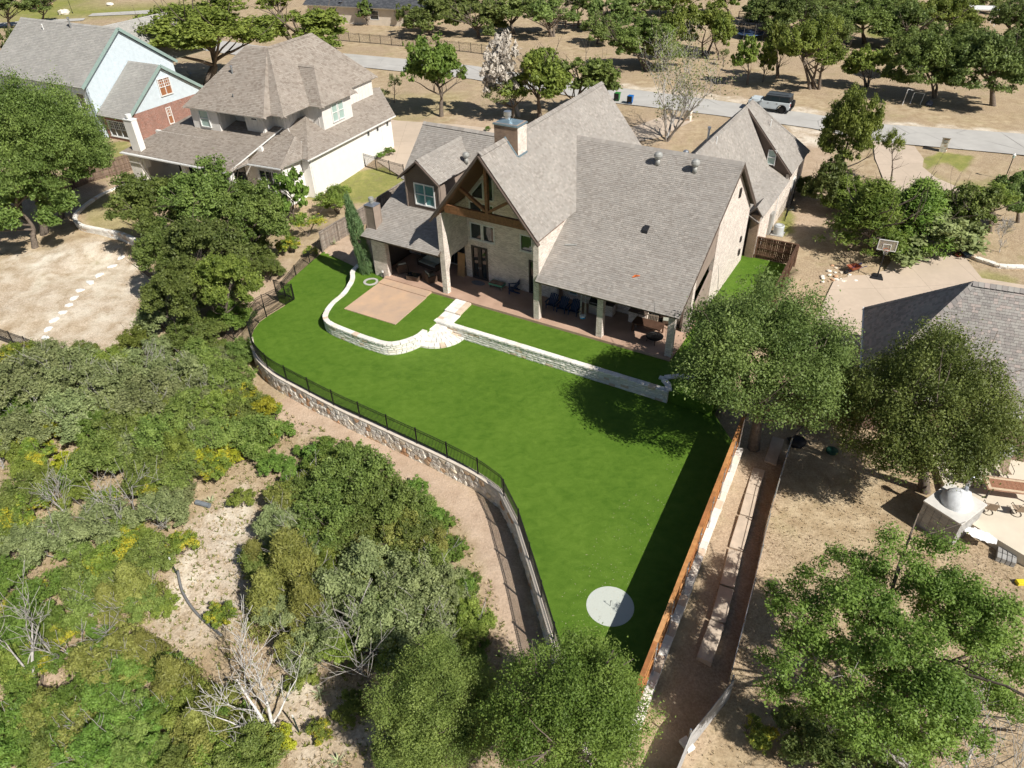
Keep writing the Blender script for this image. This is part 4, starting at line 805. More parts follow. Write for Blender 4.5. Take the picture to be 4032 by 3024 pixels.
slabs(-17.45, -15.95, -3.48, -1.95, .94, 3, 2, .06); slabs(-17.55, -16.1, -1.95, -.12, 1.07, 3, 3, .08)
# fieldstone wall under the lawn edge
fp = [V(p) for p in EDGE]; ctr = V((sum(p.x for p in fp) / len(fp), sum(p.y for p in fp) / len(fp), 0))
def offset(path, d):
    out = []
    for i, p in enumerate(path):
        a = path[max(i - 1, 0)]; b = path[min(i + 1, len(path) - 1)]; t_ = (V(b) - V(a)).normalized(); out.append(V(p) + V((t_.y, -t_.x, 0)) * d)
    return out
WP = smooth_path(fp[:11], 4) + [V(q) for q in (fp[11], fp[12], fp[13], TIP)]
WO_ = offset(WP, .16)
FW = thing('fieldstone_wall', 'curving tan and rust fieldstone wall holding up the edge of the lower lawn', 'retaining wall', (WO_[0].x, WO_[0].y, 0)); w0 = V((WO_[0].x, WO_[0].y, 0))
core = MB(); cap = MB(); inn_ = offset(WP, -.12); out_ = offset(WP, .20)
for i in range(len(WP) - 1):
    zb = -2.6
    core.hexa([V((*q[:2], zb)) - w0 for q in (WO_[i], WO_[i + 1], inn_[i + 1], inn_[i])] + [V((*q[:2], -.06)) - w0 for q in (WO_[i], WO_[i + 1], inn_[i + 1], inn_[i])])
    cap.hexa([V((*q[:2], -.06)) - w0 for q in (out_[i], out_[i + 1], inn_[i + 1], inn_[i])] + [V((*q[:2], .045)) - w0 for q in (out_[i], out_[i + 1], inn_[i + 1], inn_[i])])
core.build('core', MAT['mortar'], FW); cap.build('cap', m_plain('pale_concrete_cap', (.62, .55, .46), .9, .1, 2), FW)
P_ = Path(WO_); rs = random.Random(4); seeds = []
nx_ = int(P_.L / .40); nz_ = 5
for i in range(nx_):
    for j in range(nz_): seeds.append(((i + .5 + rs.uniform(-.42, .42) + (.5 if j % 2 else 0)) * .40, -.10 - (j + .5 + rs.uniform(-.36, .36)) * .345))
def clip(poly, a, b):
    m_ = ((a[0] + b[0]) / 2, (a[1] + b[1]) / 2); d = (b[0] - a[0], b[1] - a[1]); L_ = math.hypot(*d); off = .009 * L_
    out = []
    f = lambda p: (p[0] - m_[0]) * d[0] + (p[1] - m_[1]) * d[1] + off
    for i in range(len(poly)):
        p, q = poly[i], poly[(i + 1) % len(poly)]; fp_, fq = f(p), f(q)
        if fp_ <= 0: out.append(p)
        if (fp_ <= 0) != (fq <= 0): t_ = fp_ / (fp_ - fq); out.append((p[0] + (q[0] - p[0]) * t_, p[1] + (q[1] - p[1]) * t_))
    return out
rest = MB(); cnt = 0
for a in seeds:
    if rs.random() < .12: continue
    poly = [(a[0] - .5, max(a[1] - .4, -1.95)), (a[0] + .5, max(a[1] - .4, -1.95)), (a[0] + .5, min(a[1] + .4, -.07)), (a[0] - .5, min(a[1] + .4, -.07))]
    for b in seeds:
        if b is not a and abs(b[0] - a[0]) < .95 and abs(b[1] - a[1]) < .8: poly = clip(poly, a, b)
        if len(poly) < 3: break
    if len(poly) < 3: continue
    cx = sum(p[0] for p in poly) / len(poly); cz = sum(p[1] for p in poly) / len(poly)
    if cx < .1 or cx > P_.L - .1 or abs(cz + .9) > 1.2: continue
    pc, an = P_.at(cx); nrm = V((math.sin(an), -math.cos(an), 0)); tn = V((math.cos(an), math.sin(an), 0)); d0 = rs.uniform(.03, .06)
    f = lambda p, k, d: tn * ((p[0] - cx) * k) + V((0, 0, (p[1] - cz) * k)) + nrm * d
    n = len(poly); vs = [f(p, 1, -.02) for p in poly] + [f(p, .97, d0 * .7) for p in poly] + [f(p, .62, d0 + rs.uniform(-.012, .02)) for p in poly]
    fs = [(i, (i + 1) % n, n + (i + 1) % n, n + i) for i in range(n)] + [(n + i, n + (i + 1) % n, 2 * n + (i + 1) % n, 2 * n + i) for i in range(n)] + [tuple(range(2 * n, 3 * n))]
    base = pc - w0 + V((0, 0, cz))
    zg = gz(pc.x + nrm.x * .4, pc.y + nrm.y * .4)
    if cz + .2 < zg - .1: continue
    if 2.0 < cx < 33 and cnt < 300 and cz > zg:
        o = ob('stone', mesh('stone', vs, fs, MAT['fieldstone']), FW); o.location = base; cnt += 1
    else: rest.add([v + base for v in vs], fs)
o = rest.build('stone_remainder', MAT['fieldstone'], FW); o['kind'] = 'stuff'
# iron fences
def iron_fence(name, label, path, h=1.2, z=0.045, gap=.115, span=2.44, single=0, dz=None, group=None, mat=None, th_=.022, skip=()):
    P = Path(path); p0 = P.at(0)[0]; mat = mat or MAT['black_metal']
    zz = (lambda p: z) if dz is None else (lambda p: gz(p.x, p.y) + .03)
    T_ = thing(name, label, 'fence', (p0.x, p0.y, zz(p0)), 0, group); b0 = V((p0.x, p0.y, zz(p0)))
    n = max(1, round(P.L / span)); pm = MB().box(-.032, .032, -.032, .032, 0, h + .06).box(-.04, .04, -.04, .04, h + .06, h + .09); pme = mesh('post', pm.v, pm.f, mat)
    bme = None; pk = MB().box(-th_ / 2, th_ / 2, -th_ / 2, th_ / 2, .06, h); bme = mesh('baluster', pk.v, pk.f, mat); rem = MB(); c = 0
    for i in range(n + 1):
        p, an = P.at(P.L * i / n); o = ob('post', pme, T_); o.location = V((p.x, p.y, zz(p))) - b0; o.rotation_euler = (0, 0, an)
    cuts = sorted({P.L * i / n for i in range(n + 1)} | set(P.l))
    for hh in (.12, h - .17, h):
        rl = MB()
        for a, b in zip(cuts, cuts[1:]):
            if b - a < 1e-3: continue
            p, q = P.at(a + 1e-4)[0], P.at(b - 1e-4)[0]; rl.beam(V((p.x, p.y, zz(p) + hh)) - b0, V((q.x, q.y, zz(q) + hh)) - b0, .03, .028)
        rl.build('rail', mat, T_)
    k = int(P.L / gap)
    for i in range(1, k):
        p, an = P.at(i * P.L / k); q = V((p.x, p.y, zz(p))) - b0
        if c < single: o = ob('baluster', bme, T_); o.location = q; o.rotation_euler = (0, 0, an); c += 1
        else: rem.box(q.x - th_ / 2, q.x + th_ / 2, q.y - th_ / 2, q.y + th_ / 2, q.z + .06, q.z + h)
    if rem.v:
        o = rem.build('baluster_run', mat, T_); o['kind'] = 'stuff'
    return T_
iron_fence('iron_fence', 'black iron fence curving along the top of the fieldstone wall', [V(p) for p in offset(WP, .02)], 1.22, .045, single=300)
iron_fence('iron_fence', 'black iron fence panel along the paved edge beside the open garden gate', [V(p) for p in INNER] + [V(EDGE[0])], 1.22, .02, single=100)
iron_fence('iron_fence', 'black iron boundary fence running down from the grey wood fence to the thicket', [V(q) for q in (LFENCE[0], LFENCE[1], LFENCE[2], LFENCE[3])] + [V((-21.08,52.63,-1.17)), V((-22.05,48.39,-1.39)), V((-22.37,46.24,-1.54))], 1.22, 0, single=220, dz=1)
gt = iron_fence('iron_gate', 'small black iron garden gate standing open over the turf', [V((-19.48,53.22,0)), V((-17.83,52.44,0))], 1.3, .05, .1, 1.1, single=40); gt['category'] = 'gate'
iron_fence('iron_fence', 'black iron fence crossing the grass beside the white stucco house', [hw_ for hw_ in (V((-16.24,81.07,0.66)), V((-11.12,77.22,0.52)))], 1.5, 0, .11, 1.9, single=120, dz=1)
iron_fence('iron_fence', 'black iron fence with a gate at the bottom of the stepping-stone yard', [V((-41.63,49.95,-1.58)), V((-38.54,48.34,-1.6)), V((-34.12,46.02,-1.6)), V((-30.23,46.01,-1.74)), V((-28.4,47.93,-1.6))], 1.3, 0, .11, 1.9, single=120, dz=1)
iron_fence('iron_fence', 'long black iron fence on the dry verge across the street', [V((-30.32,147.11,0.75)), V((-5.93,134.44,0.8)), V((0.43,129.97,0.8))], 1.5, 0, .15, 2.4, single=0, dz=1)
# wood fences
def board(w, t, h): m_ = MB().box(-w / 2, w / 2, -t / 2, t / 2, 0, h); return m_
def wood_fence(name, label, path, h, mat, bw=.14, z=None, side=1, cap=True, post=2.4, horiz=False):
    P = Path(path); zf = (lambda p: z) if z is not None else (lambda p: gz(p.x, p.y)); p0 = P.at(0)[0]; b0 = V((p0.x, p0.y, zf(p0))); T_ = thing(name, label, 'fence', b0)
    me_ = [mesh('board', *(lambda q: (q.v, q.f))(board(bw - .008, .02, h + d)), mat) for d in (-.02, 0, .025)]
    n = int(P.L / bw)
    for i in range(n):
        p, an = P.at((i + .5) * P.L / n); o = ob('board', R.choice(me_), T_); o.location = V((p.x, p.y, zf(p))) - b0; o.rotation_euler = (0, R.uniform(-.01, .01), an)
    cuts = [i * P.L / max(1, round(P.L / post)) for i in range(max(1, round(P.L / post)) + 1)]
    for a, b in zip(cuts, cuts[1:]):
        p, an = P.at(a + .01); q, _ = P.at(b - .01); nn = V((math.sin(an), -math.cos(an), 0)) * .05 * side
        rl = MB()
        for hh in (.3, h * .5, h - .25): rl.beam(V((p.x, p.y, zf(p) + hh)) - b0 + nn, V((q.x, q.y, zf(q) + hh)) - b0 + nn, .04, .09)
        rl.build('rail', mat, T_)
        MB().box(*(lambda c_: (c_.x - .05, c_.x + .05, c_.y - .05, c_.y + .05, c_.z - .1, c_.z + h + .08))(V((p.x, p.y, zf(p))) - b0 + nn * 1.6)).build('post', mat, T_)
        if cap: MB().beam(V((p.x, p.y, zf(p) + h + .03)) - b0, V((q.x, q.y, zf(q) + h + .03)) - b0, .16, .04).build('cap_board', mat, T_)
    return T_
wood_fence('wood_fence', 'weathered grey picket fence between the brick house and the thicket', [V((-17.1,60.83,0.17)), V((-14.94,63.98,0.33)), V((-13.43,66.58,0.38)), V((-10.34,72.28,0.45))], 1.8, MAT['wood_grey'], side=1, cap=True)
wood_fence('wood_fence', 'brown weathered plank fence in front of the blue house', [V((-49.37,76.47,-0.03)), V((-47.17,80.66,0)), V((-43.3,84.36,0.13))], 1.9, MAT['wood_brown'], cap=False)
wood_fence('wood_gate_fence', 'dark stained double wood gate closing the side yard of the brick house', [hw(.9, 18.05), hw(4.15, 18.05)], 1.85, MAT['wood_dark'], z=.9, side=1)
wood_fence('wood_fence', 'dark stained fence returning along the side yard below the gate', [hw(4.15, 18.0), hw(4.35, 10.0), hw(4.3, 2.0), V((FA.x + .8, FA.y + 1.6, 0))], 1.85, MAT['wood_dark'], z=.9, side=-1)
wood_fence('wood_fence', 'shaded brown fence section under the two oaks by the right house', [V((17.79,35.79,-0.49)), V((19.89,35.03,-0.33)), V((21.69,34,-0.3))], 1.7, MAT['wood_brown'], side=1, cap=False)
# new cedar fence with steel posts, horizontal boards
d_ = (FB - FA).normalized(); L_ = (FB - FA).length + 2.2; CF = thing('cedar_fence', 'new orange cedar board fence with steel posts along the right lawn edge', 'fence', FA, math.atan2(d_.y, d_.x)); hF = 2.5
n = 8
for i in range(n):
    a = L_ * i / n; b = L_ * (i + 1) / n
    for j in range(13): MB().box(a + .006, b - .006, -.012, .012, .12 + j * .18, .12 + j * .18 + .165).build('board', MAT['wood_new'], CF)
    MB().box(a, b, -.10, .10, hF - .02, hF + .02).build('cap_board', MAT['wood_new'], CF)
    for z in (.5, 1.25, 1.95): MB().box(a, b, .02, .06, z, z + .09).build('rail', MAT['wood_new'], CF)
for i in range(n + 1):
    x = min(max(L_ * i / n, .2), L_ - .1); MB().tube([(x, .10, -.5), (x, .10, hF - .1)], .033, 8).lathe([(.045, hF - .12), (.03, hF - .04)], 8, (x, .10, 0)).build('post', MAT['metal'], CF)
    for z in (.55, 1.3, 2.0): MB().box(x - .05, x + .05, .05, .15, z, z + .05).build('bracket', MAT['metal'], CF)
# stone face below that fence
r2 = random.Random(9); fo = V((-d_.y, d_.x, 0)) * .18
block_wall('stone_footing_wall', 'pale rubble stone footing under the orange cedar fence', [FA + fo + d_ * q for q in [i * 1.1 for i in range(19)]], -1.35, [.3, .28, .3, .28, .26], .34, (.4, .9), r2)
# limestone slab kerb in the alley
for i, (a, b) in enumerate((((16.7,34.02,-0.5), (15.48,31.75,-0.5)), ((14.68,31.3,-0.5), (13.64,29.19,-0.5)), ((13.64,29.19,-0.5), (12.88,27.61,-0.5)), ((12.83,27.55,-0.5), (11.68,25.28,-0.5)), ((11.64,25.19,-0.5), (10.61,22.92,-0.5)), ((10.57,22.84,-0.5), (9.65,20.91,-0.5)), ((9.6,20.84,-0.5), (8.49,18.84,-0.5)))):
    a, b = V(a), V(b); o = thing('limestone_slab', ['topmost pale slab under the oak', 'second pale slab from the oak', 'third pale slab from the oak', 'fourth pale slab from the oak', 'fifth pale slab from the oak', 'sixth pale slab from the oak', 'lowest pale slab with its end exposed'][i] + ' in the row edging the alley', 'stone slab', ((a + b) / 2).to_tuple(), math.atan2((b - a).y, (b - a).x), 'slabs edging the alley')
    L2 = (b - a).length - .03; zz = gz(*((a + b) / 2)[:2]) - a.z
    MB().box(-L2 / 2, L2 / 2, -.36, .36, zz - .4, .0).build('slab', m_plain('tan_sawn_stone', (.52, .43, .34), .9, .15, 1.5, .3), o, False, .03)
# neighbour chain-link / plank fence at the far side of the alley
nf = [V((16.81,32.58,-0.75)), V((14.9,29.03,-0.65)), V((13.65,26.56,-0.76)), V((11.67,22.4,-0.79)), V((9.42,17.88,-1.05))]
NF = thing('plank_wire_fence', 'low grey plank fence with wire and steel posts between the alley and the right yard', 'fence', nf[0]); b0 = nf[0]
for i, (a, b) in enumerate(zip(nf, nf[1:])):
    k = max(1, round((b - a).length / 2.2)); 
    for j in range(k):
        p = a + (b - a) * (j / k); q = a + (b - a) * ((j + 1) / k)
        for h_ in range(6): MB().beam(p - b0 + V((0, 0, .12 + h_ * .185)), q - b0 + V((0, 0, .12 + h_ * .185)), .03, .17).build('plank', MAT['wood_grey'], NF)
        MB().tube([p - b0 + V((.03, 0, -.3)), p - b0 + V((.03, 0, 1.5))], .035, 8).build('post', MAT['metal_dull'], NF); MB().tube([p - b0 + V((0, 0, 1.32)), q - b0 + V((0, 0, 1.32))], .018, 6).build('wire', MAT['metal'], NF)
pf = [V((9.3,17.23,-1.07)), V((6.93,14.92,-1.05)), V((5.84,13.19,-1.07))]; PF = thing('board_panel_fence', 'pale grey board panel fence at the bottom end of the alley', 'fence', pf[0]); b0 = pf[0]; PG = m_piece('silver_grey_board', [(.46, .45, .44), (.42, .41, .40), (.50, .49, .48)], .9, .25, 4, .4)
for a, b in zip(pf, pf[1:]):
    for h_ in range(9): MB().beam(a - b0 + V((0, 0, .1 + h_ * .172)), b - b0 + V((0, 0, .1 + h_ * .172)), .03, .165).build('board', PG, PF)
    MB().tube([a - b0 + V((-.05, .03, -.3)), a - b0 + V((-.05, .03, 1.85))], .04, 8).build('post', MAT['metal'], PF)
# low stone walls in other yards
block_wall('stone_retaining_wall', 'curved cream stone wall around the raised lawn of the white stucco house', [V((p.x, p.y, 0)) for p in smooth_path([V(q) for q in ((-42.86,79.74,-0.1), (-44.6,76.45,-0.17), (-45.04,72.6,-0.26), (-44.46,70.45,-0.45), (-43.04,68.78,-0.6), (-40.4,67.52,-0.65), (-37.89,66.39,-0.79), (-35.32,64.25,-1.07))], 4)], -1.15, [.3, .3, .3, .28], .34, (.35, .7), r2)
block_wall('stone_border_wall', 'low yellowish stone border wall curving along the right driveway', [V((p.x, p.y, 0)) for p in smooth_path([V(q) for q in ((39.76,59.44,0.79), (39.38,57.62,0.65), (39.23,55.49,0.6), (39.67,54.43,0.6), (40.26,53.73,0.6), (40.85,53.03,0.6), (42.68,52.74,0.61))], 4)], .45, [.22, .2], .4, (.35, .7), r2)
# split-rail fences far behind
def rail_fence(label, a, b, n=8, mat=None):
    a, b = V(a), V(b); T_ = thing('rail_fence', label, 'fence', a); 
    for i in range(n + 1): p = (b - a) * (i / n); MB().box(p.x - .08, p.x + .08, p.y - .08, p.y + .08, 0, 1.35).build('post', mat or MAT['wood_brown'], T_)
    for z in (.4, .8, 1.2): MB().beam(V((0, 0, z)), (b - a) + V((0, 0, z)), .06, .12).build('rail', mat or MAT['wood_brown'], T_)
rail_fence('dark brown rail fence in the shade behind the far oaks', (9.06,150.91,0.98), (21.91,151.05,0.92), 8); rail_fence('brown rail fence at the top beside the trampoline', (46.57,155.44,0.9), (54.45,155.94,0.92), 5)

# ---------------------------------------------------------------- objects
HQ = lambda p: hw(p[0], p[1], p[2])
NAVY = m_plain('navy_painted_slat', (.018, .036, .085), .5, .15); WICK = m_plain('brown_wicker', (.10, .066, .046), .85, .35, 40, .8); CUSH = m_plain('sage_cushion', (.36, .37, .31), .95, .08, 6)
BENCHW = m_piece('weathered_teak', [(.36, .29, .22), (.31, .25, .19), (.40, .33, .26)], .85, .25, 6, .3); TEAL = m_plain('green_painted_rim', (.10, .30, .19), .5, .1)
def adirondack(label, p, rz, mat=NAVY, first=[None]):
    if first[0] is not None:
        o = copy_tree(first[0]); o.location = p; o.rotation_euler = (0, 0, rz); o['label'] = label; return o
    T_ = thing('adirondack_chair', label, 'chair', p, rz, 'navy garden chairs on the patio')
    for i in range(5): x = -.26 + i * .13; MB().beam((x, -.12, .30), (x * 1.12, .42, 1.02 - abs(i - 2) * .03), .115, .022, (0, 1, .3)).build('back_slat', mat, T_)
    for i in range(4): y = -.46 + i * .11; MB().box(-.3, .3, y, y + .10, .36 - i * .03, .38 - i * .03).build('seat_slat', mat, T_)
    for s in (-1, 1):
        MB().box(s * .38 - .07, s * .38 + .07, -.5, .28, .56, .585).build('arm', mat, T_); MB().box(s * .33 - .02, s * .33 + .02, -.48, -.38, 0, .56).build('leg', mat, T_)
        MB().beam((s * .29, -.45, .33), (s * .29, .42, .02), .03, .12).build('leg', mat, T_)
    first[0] = T_; return T_
adirondack('leftmost of the three navy garden chairs under the porch roof', HQ((-10.35,2.28,1.1)), HYAW)
adirondack('middle one of the three navy garden chairs under the porch roof', HQ((-9.39,2.2,1.1)), HYAW)
adirondack('navy garden chair right behind the swing under the porch roof', HQ((-8.43,2.26,1.1)), HYAW)
adirondack('lone navy garden chair beside the low green-rimmed bench', HQ((-14.08,2.89,1.1)), HYAW - 1.05)
T_ = thing('low_bench', 'low green-rimmed bench with brown top against the rear wall', 'bench', HQ((-15.69,2.87,1.1)), HYAW)
MB().box(-.6, .6, -.3, .3, .40, .43).build('top', MAT['wood_brown'], T_); MB().box(-.62, .62, -.32, -.3, .28, .44).box(-.62, .62, .3, .32, .28, .44).box(-.62, -.6, -.3, .3, .28, .44).box(.6, .62, -.3, .3, .28, .44).build('rim', TEAL, T_)
for x in (-.55, .55):
    for y in (-.25, .25): MB().box(x - .04, x + .04, y - .04, y + .04, 0, .3).build('leg', MAT['wood_grey'], T_)
T_ = thing('toddler_swing', 'blue and white toddler swing hanging on ropes under the porch eave', 'swing', HQ((-7.17,1,1.75)), HYAW)
MB().lathe([(.05, -.08), (.2, -.02), (.21, .1), (.18, .14)], 14).build('seat', m_plain('sky_blue_plastic', (.03, .28, .62), .4, .1), T_, True); MB().lathe([(.21, .12), (.24, .16), (.2, .2)], 14).build('rim', MAT['trim_white'], T_, True)
for x in (-.2, .2):
    for y in (-.12, .12): MB().tube([(x, y, .15), (x * .75, 0, 2.5)], .012, 5).build('rope', MAT['trim_white'], T_)
T_ = thing('gas_grill', 'stainless and black grill built into the brick counter behind the swing', 'grill', HQ((-7.07,2.92,1.1)), HYAW)
MB().box(-.38, .38, -.3, .3, .1, .85).build('cabinet', MAT['metal'], T_); MB().box(-.4, .4, -.32, -.28, .72, .86).build('control_panel', MAT['metal_dull'], T_); m = MB(); m.extr([(-.4, -.3, .86), (-.4, .3, .86), (-.4, .3, 1.15), (-.4, .05, 1.28), (-.4, -.25, 1.12)], (.8, 0, 0)); m.build('hood', MAT['black_plastic'], T_); MB().tube([(-.3, -.33, 1.08), (.3, -.33, 1.08)], .018, 6).build('handle', MAT['metal'], T_)
T_ = thing('kitchen_counter', 'brick outdoor kitchen counter under the porch roof', 'counter', HQ((-5.0, 3.4, 1.1)), HYAW)
MB().box(-2.4, -.7, -.35, .35, 0, .9).box(.6, 1.9, -.35, .35, 0, .9).build('base', MAT['brick'], T_); MB().box(-2.45, -.65, -.4, .4, .9, .95).box(.55, 1.95, -.4, .4, .9, .95).build('countertop', MAT['fascia'], T_)
T_ = thing('slatted_bench', 'weathered slatted wood bench at the outdoor dining table', 'bench', HQ((-2.89,2.91,1.1)), HYAW + .12)
for i in range(13): x = -.7 + i * 1.4 / 12; MB().beam((x, .2, .45), (x, .28, .92), .05, .02, (0, 1, 0)).build('back_slat', BENCHW, T_)
MB().beam((-.76, .29, .95), (.76, .29, .95), .04, .09).beam((-.76, .2, .43), (.76, .2, .43), .04, .07).build('back_rail', BENCHW, T_)
for i in range(4): MB().box(-.75, .75, -.24 + i * .11, -.15 + i * .11, .42, .45).build('seat_slat', BENCHW, T_)
for x in (-.72, .72): MB().box(x - .03, x + .03, -.24, -.18, 0, .62).build('leg', BENCHW, T_); MB().box(x - .03, x + .03, .22, .28, 0, .95).build('leg', BENCHW, T_); MB().box(x - .035, x + .035, -.26, .26, .62, .65).build('arm', BENCHW, T_)
T_ = thing('dining_table', 'dark dining table in the shade behind the slatted bench', 'table', HQ((-2.6, 2.4, 1.1)), HYAW); MB().box(-1.1, 1.1, -.5, .5, .72, .77).build('top', MAT['wood_dark'], T_)
for x in (-1, 1):
    for y in (-.4, .4): MB().box(x - .05, x + .05, y - .05, y + .05, 0, .72).build('leg', MAT['wood_dark'], T_)
T_ = thing('bar_stool', 'wicker bar stool with pale cushion beside the corner column', 'stool', HQ((-1.7,3.56,1.1)), HYAW + .3)
MB().box(-.22, .22, -.22, .22, .45, .68).build('seat', WICK, T_); MB().box(-.21, .21, -.21, .21, .68, .76).build('cushion', CUSH, T_, False, .03); MB().box(-.22, .22, .18, .24, .68, 1.1).build('backrest', WICK, T_)
for x in (-.2, .2):
    for y in (-.2, .2): MB().box(x - .025, x + .025, y - .025, y + .025, 0, .45).build('leg', WICK, T_)
T_ = thing('fire_pit', 'round black fire pit with mesh lid on the right corner of the patio', 'fire pit', HQ((-1.71,1.44,1.1)), HYAW)
MB().lathe([(.1, .26), (.42, .32), (.5, .44), (.62, .45), (.62, .47), (.5, .47)], 28).build('bowl', MAT['black_metal'], T_, True); m = MB()
for i in range(7):
    a = i * math.pi / 7; m.tube([(.52 * math.cos(a) * k, .52 * math.sin(a) * k, .47 + .2 * (1 - k * k)) for k in (-1, -.6, 0, .6, 1)], .008, 4)
for r0_, z in ((.5, .48), (.35, .575), (.18, .64)): m.tube([(r0_ * math.cos(t * .2618), r0_ * math.sin(t * .2618), z) for t in range(25)], .008, 4)
m.build('lid_mesh', MAT['black_metal'], T_); MB().prism(circ(.44, 24), .44, .455).build('ash_plate', MAT['metal_dull'], T_)
for i in range(4): a = i * 1.5708 + .4; MB().tube([(.45 * math.cos(a), .45 * math.sin(a), .4), (.56 * math.cos(a), .56 * math.sin(a), 0)], .018, 5).build('leg', MAT['black_metal'], T_)
T_ = thing('fire_poker', 'bent black poker standing behind the fire pit', 'poker', HQ((-1.2,2.32,1.1)), HYAW); MB().tube([(0, 0, 0), (0, .02, .6), (-.05, .02, .8), (-.4, 0, .9)], .012, 5).build('rod', MAT['black_metal'], T_)
def wicker(name, label, p, rz, w, cush):
    T_ = thing(name, label, 'chair' if w < 1 else 'sofa', p, rz); MB().box(-w / 2, w / 2, -.42, .42, .02, .34).build('base', WICK, T_, False, .03); MB().box(-w / 2, w / 2, .30, .42, .34, .82).build('backrest', WICK, T_, False, .03)
    for s in (-1, 1): MB().box(s * w / 2 - .06, s * w / 2 + .06, -.42, .42, .02, .6).build('arm', WICK, T_, False, .03)
    for i in range(cush):
        a = -w / 2 + .07 + i * (w - .14) / cush; b = a + (w - .14) / cush - .02
        MB().box(a, b, -.40, .28, .34, .48).build('seat_cushion', CUSH, T_, False, .04); MB().hexa([(a, .12, .48), (b, .12, .48), (b, .28, .48), (a, .28, .48), (a, .22, .95), (b, .22, .95), (b, .34, .95), (a, .34, .95)]).build('back_cushion', CUSH, T_, False, .04)
wicker('wicker_armchair', 'left wicker armchair with sage cushions, facing the coffee table', HQ((-24.2,1.4,1.1)), HYAW - 2.2, .8, 1)
wicker('wicker_armchair', 'right wicker armchair with its back to the lawn under the low porch roof', HQ((-21.13,1.24,1.1)), HYAW + 2.6, .8, 1)
wicker('wicker_sofa', 'three-seat wicker sofa with sage cushions deep in the left porch', HQ((-22.6,3.23,1.1)), HYAW - .15, 2.1, 3)
T_ = thing('coffee_table', 'wicker coffee table between the two armchairs', 'table', HQ((-22.52,0.82,1.1)), HYAW + .15); MB().box(-.55, .55, -.35, .35, .02, .40).build('base', WICK, T_, False, .02); MB().box(-.56, .56, -.36, .36, .40, .43).build('top', MAT['glass'], T_)
T_ = thing('storage_cabinet', 'black covered cabinet at the back of the left porch', 'cabinet', HQ((-22.6, 3.9, 1.1)), HYAW); MB().box(-1.1, 1.1, -.4, .4, 0, 1.1).build('cover', MAT['black_plastic'], T_, False, .05)
T_ = thing('door_mat', 'blue-grey patterned oval mat in front of the french doors', 'mat', HQ((-17.46,2.77,1.1)), HYAW); MB().prism(circ(1, 24), 0, .012).build('mat', m_piece('woven_mat', [(.10, .11, .16), (.25, .25, .28)], .95, .5, 14, .3), T_).scale = (.62, .36, 1)
T_ = thing('plywood_panel', 'tan plywood panel leaning in the arched passage', 'panel', HQ((-19.35, 3.05, 1.1)), HYAW); MB().hexa([(-.35, 0, 0), (.35, 0, 0), (.35, .05, 0), (-.35, .05, 0), (-.35, .3, 2.0), (.35, .3, 2.0), (.35, .35, 2.0), (-.35, .35, 2.0)]).build('panel', m_plain('tan_plywood', (.42, .25, .12), .8, .15, 3), T_)
T_ = thing('outlet_post', 'short grey outlet post at the corner of the porch steps', 'post', HQ((-25.19,0.07,0.9)), HYAW); MB().box(-.04, .04, -.04, .04, 0, .5).build('post', MAT['black_plastic'], T_); MB().box(-.06, .06, -.06, .06, .5, .66).build('box', MAT['trim_white'], T_)
T_ = thing('boomerang', 'orange toy boomerang lying on the long rear roof', 'toy', hw(-3.6, 1.55, zs(1.55) + .06), HYAW); T_.rotation_euler = (math.atan(S1), 0, HYAW); MB().prism([(0, 0), (.30, .05), (.32, .11), (.03, .09), (-.09, -.18), (-.16, -.16), (-.04, .08)], 0, .02).build('toy', m_plain('orange_plastic', (.75, .20, .06), .5, .05), T_)
T_ = thing('metal_strip', 'thin dark metal strip lying on the long rear roof beside the gable', 'metal strip', hw(-9.0, 2.5, zs(2.5) + .06), HYAW); T_.rotation_euler = (math.atan(S1), 0, HYAW); MB().hexa([(-.5, -.06, 0), (.35, .15, 0), (.35, .27, 0), (-.5, .06, 0), (-.5, -.06, .03), (.35, .15, .03), (.35, .27, .03), (-.5, .06, .03)]).build('strip', MAT['metal_dull'], T_)
# golf flag on the putting circle
T_ = thing('golf_pin', 'small golf pin in the centre of the grey putting circle', 'golf pin', (c0.x, c0.y, .006)); MB().tube([(0, 0, 0), (0, 0, .42)], .012, 6).build('pole', MAT['black_plastic'], T_); MB().add([(0, 0, .42), (0, 0, .33), (.10, .03, .38)], [(0, 1, 2)]).build('flag', MAT['black_plastic'], T_)
# ---- side yard and driveway
p = V((24.6,60.31,0.75)); T_ = thing('air_conditioner', 'white round-fan air conditioner behind the dark wood gate', 'air conditioner', (p.x, p.y, gz(p.x, p.y)), HYAW)
MB().lathe([(.46, .05), (.47, .8), (.43, .86)], 24).build('casing', m_plain('grey_enamel', (.50, .53, .54), .5, .05), T_, False, .06); MB().lathe([(.4, .85), (.4, .89), (.34, .90), (.12, .80), (.1, .84), (.02, .85)], 24).build('fan_grille', MAT['metal_dull'], T_, False); MB().box(-.55, .55, -.55, .55, -.1, .05).build('pad', MAT['street'], T_)
p = V((30.16,51.98,0.46)); T_ = thing('basketball_hoop', 'portable basketball hoop with clear backboard on the right driveway', 'basketball hoop', (p.x, p.y, gz(p.x, p.y) + .07), rad(-25))
MB().hexa([(-.5, -.3, 0), (.5, -.3, 0), (.4, .75, 0), (-.4, .75, 0), (-.46, -.26, .2), (.46, -.26, .2), (.3, .7, .14), (-.3, .7, .14)]).build('base', MAT['black_plastic'], T_, False, .04)
MB().tube([(0, -.1, .15), (0, .12, 2.75)], .05, 8).tube([(0, .55, .15), (0, .02, 1.2)], .025, 6).build('pole', MAT['black_metal'], T_); MB().beam((0, .1, 2.55), (0, -.35, 2.95), .06, .06).beam((0, .12, 2.75), (0, -.35, 3.3), .06, .06).build('arm', MAT['black_metal'], T_)
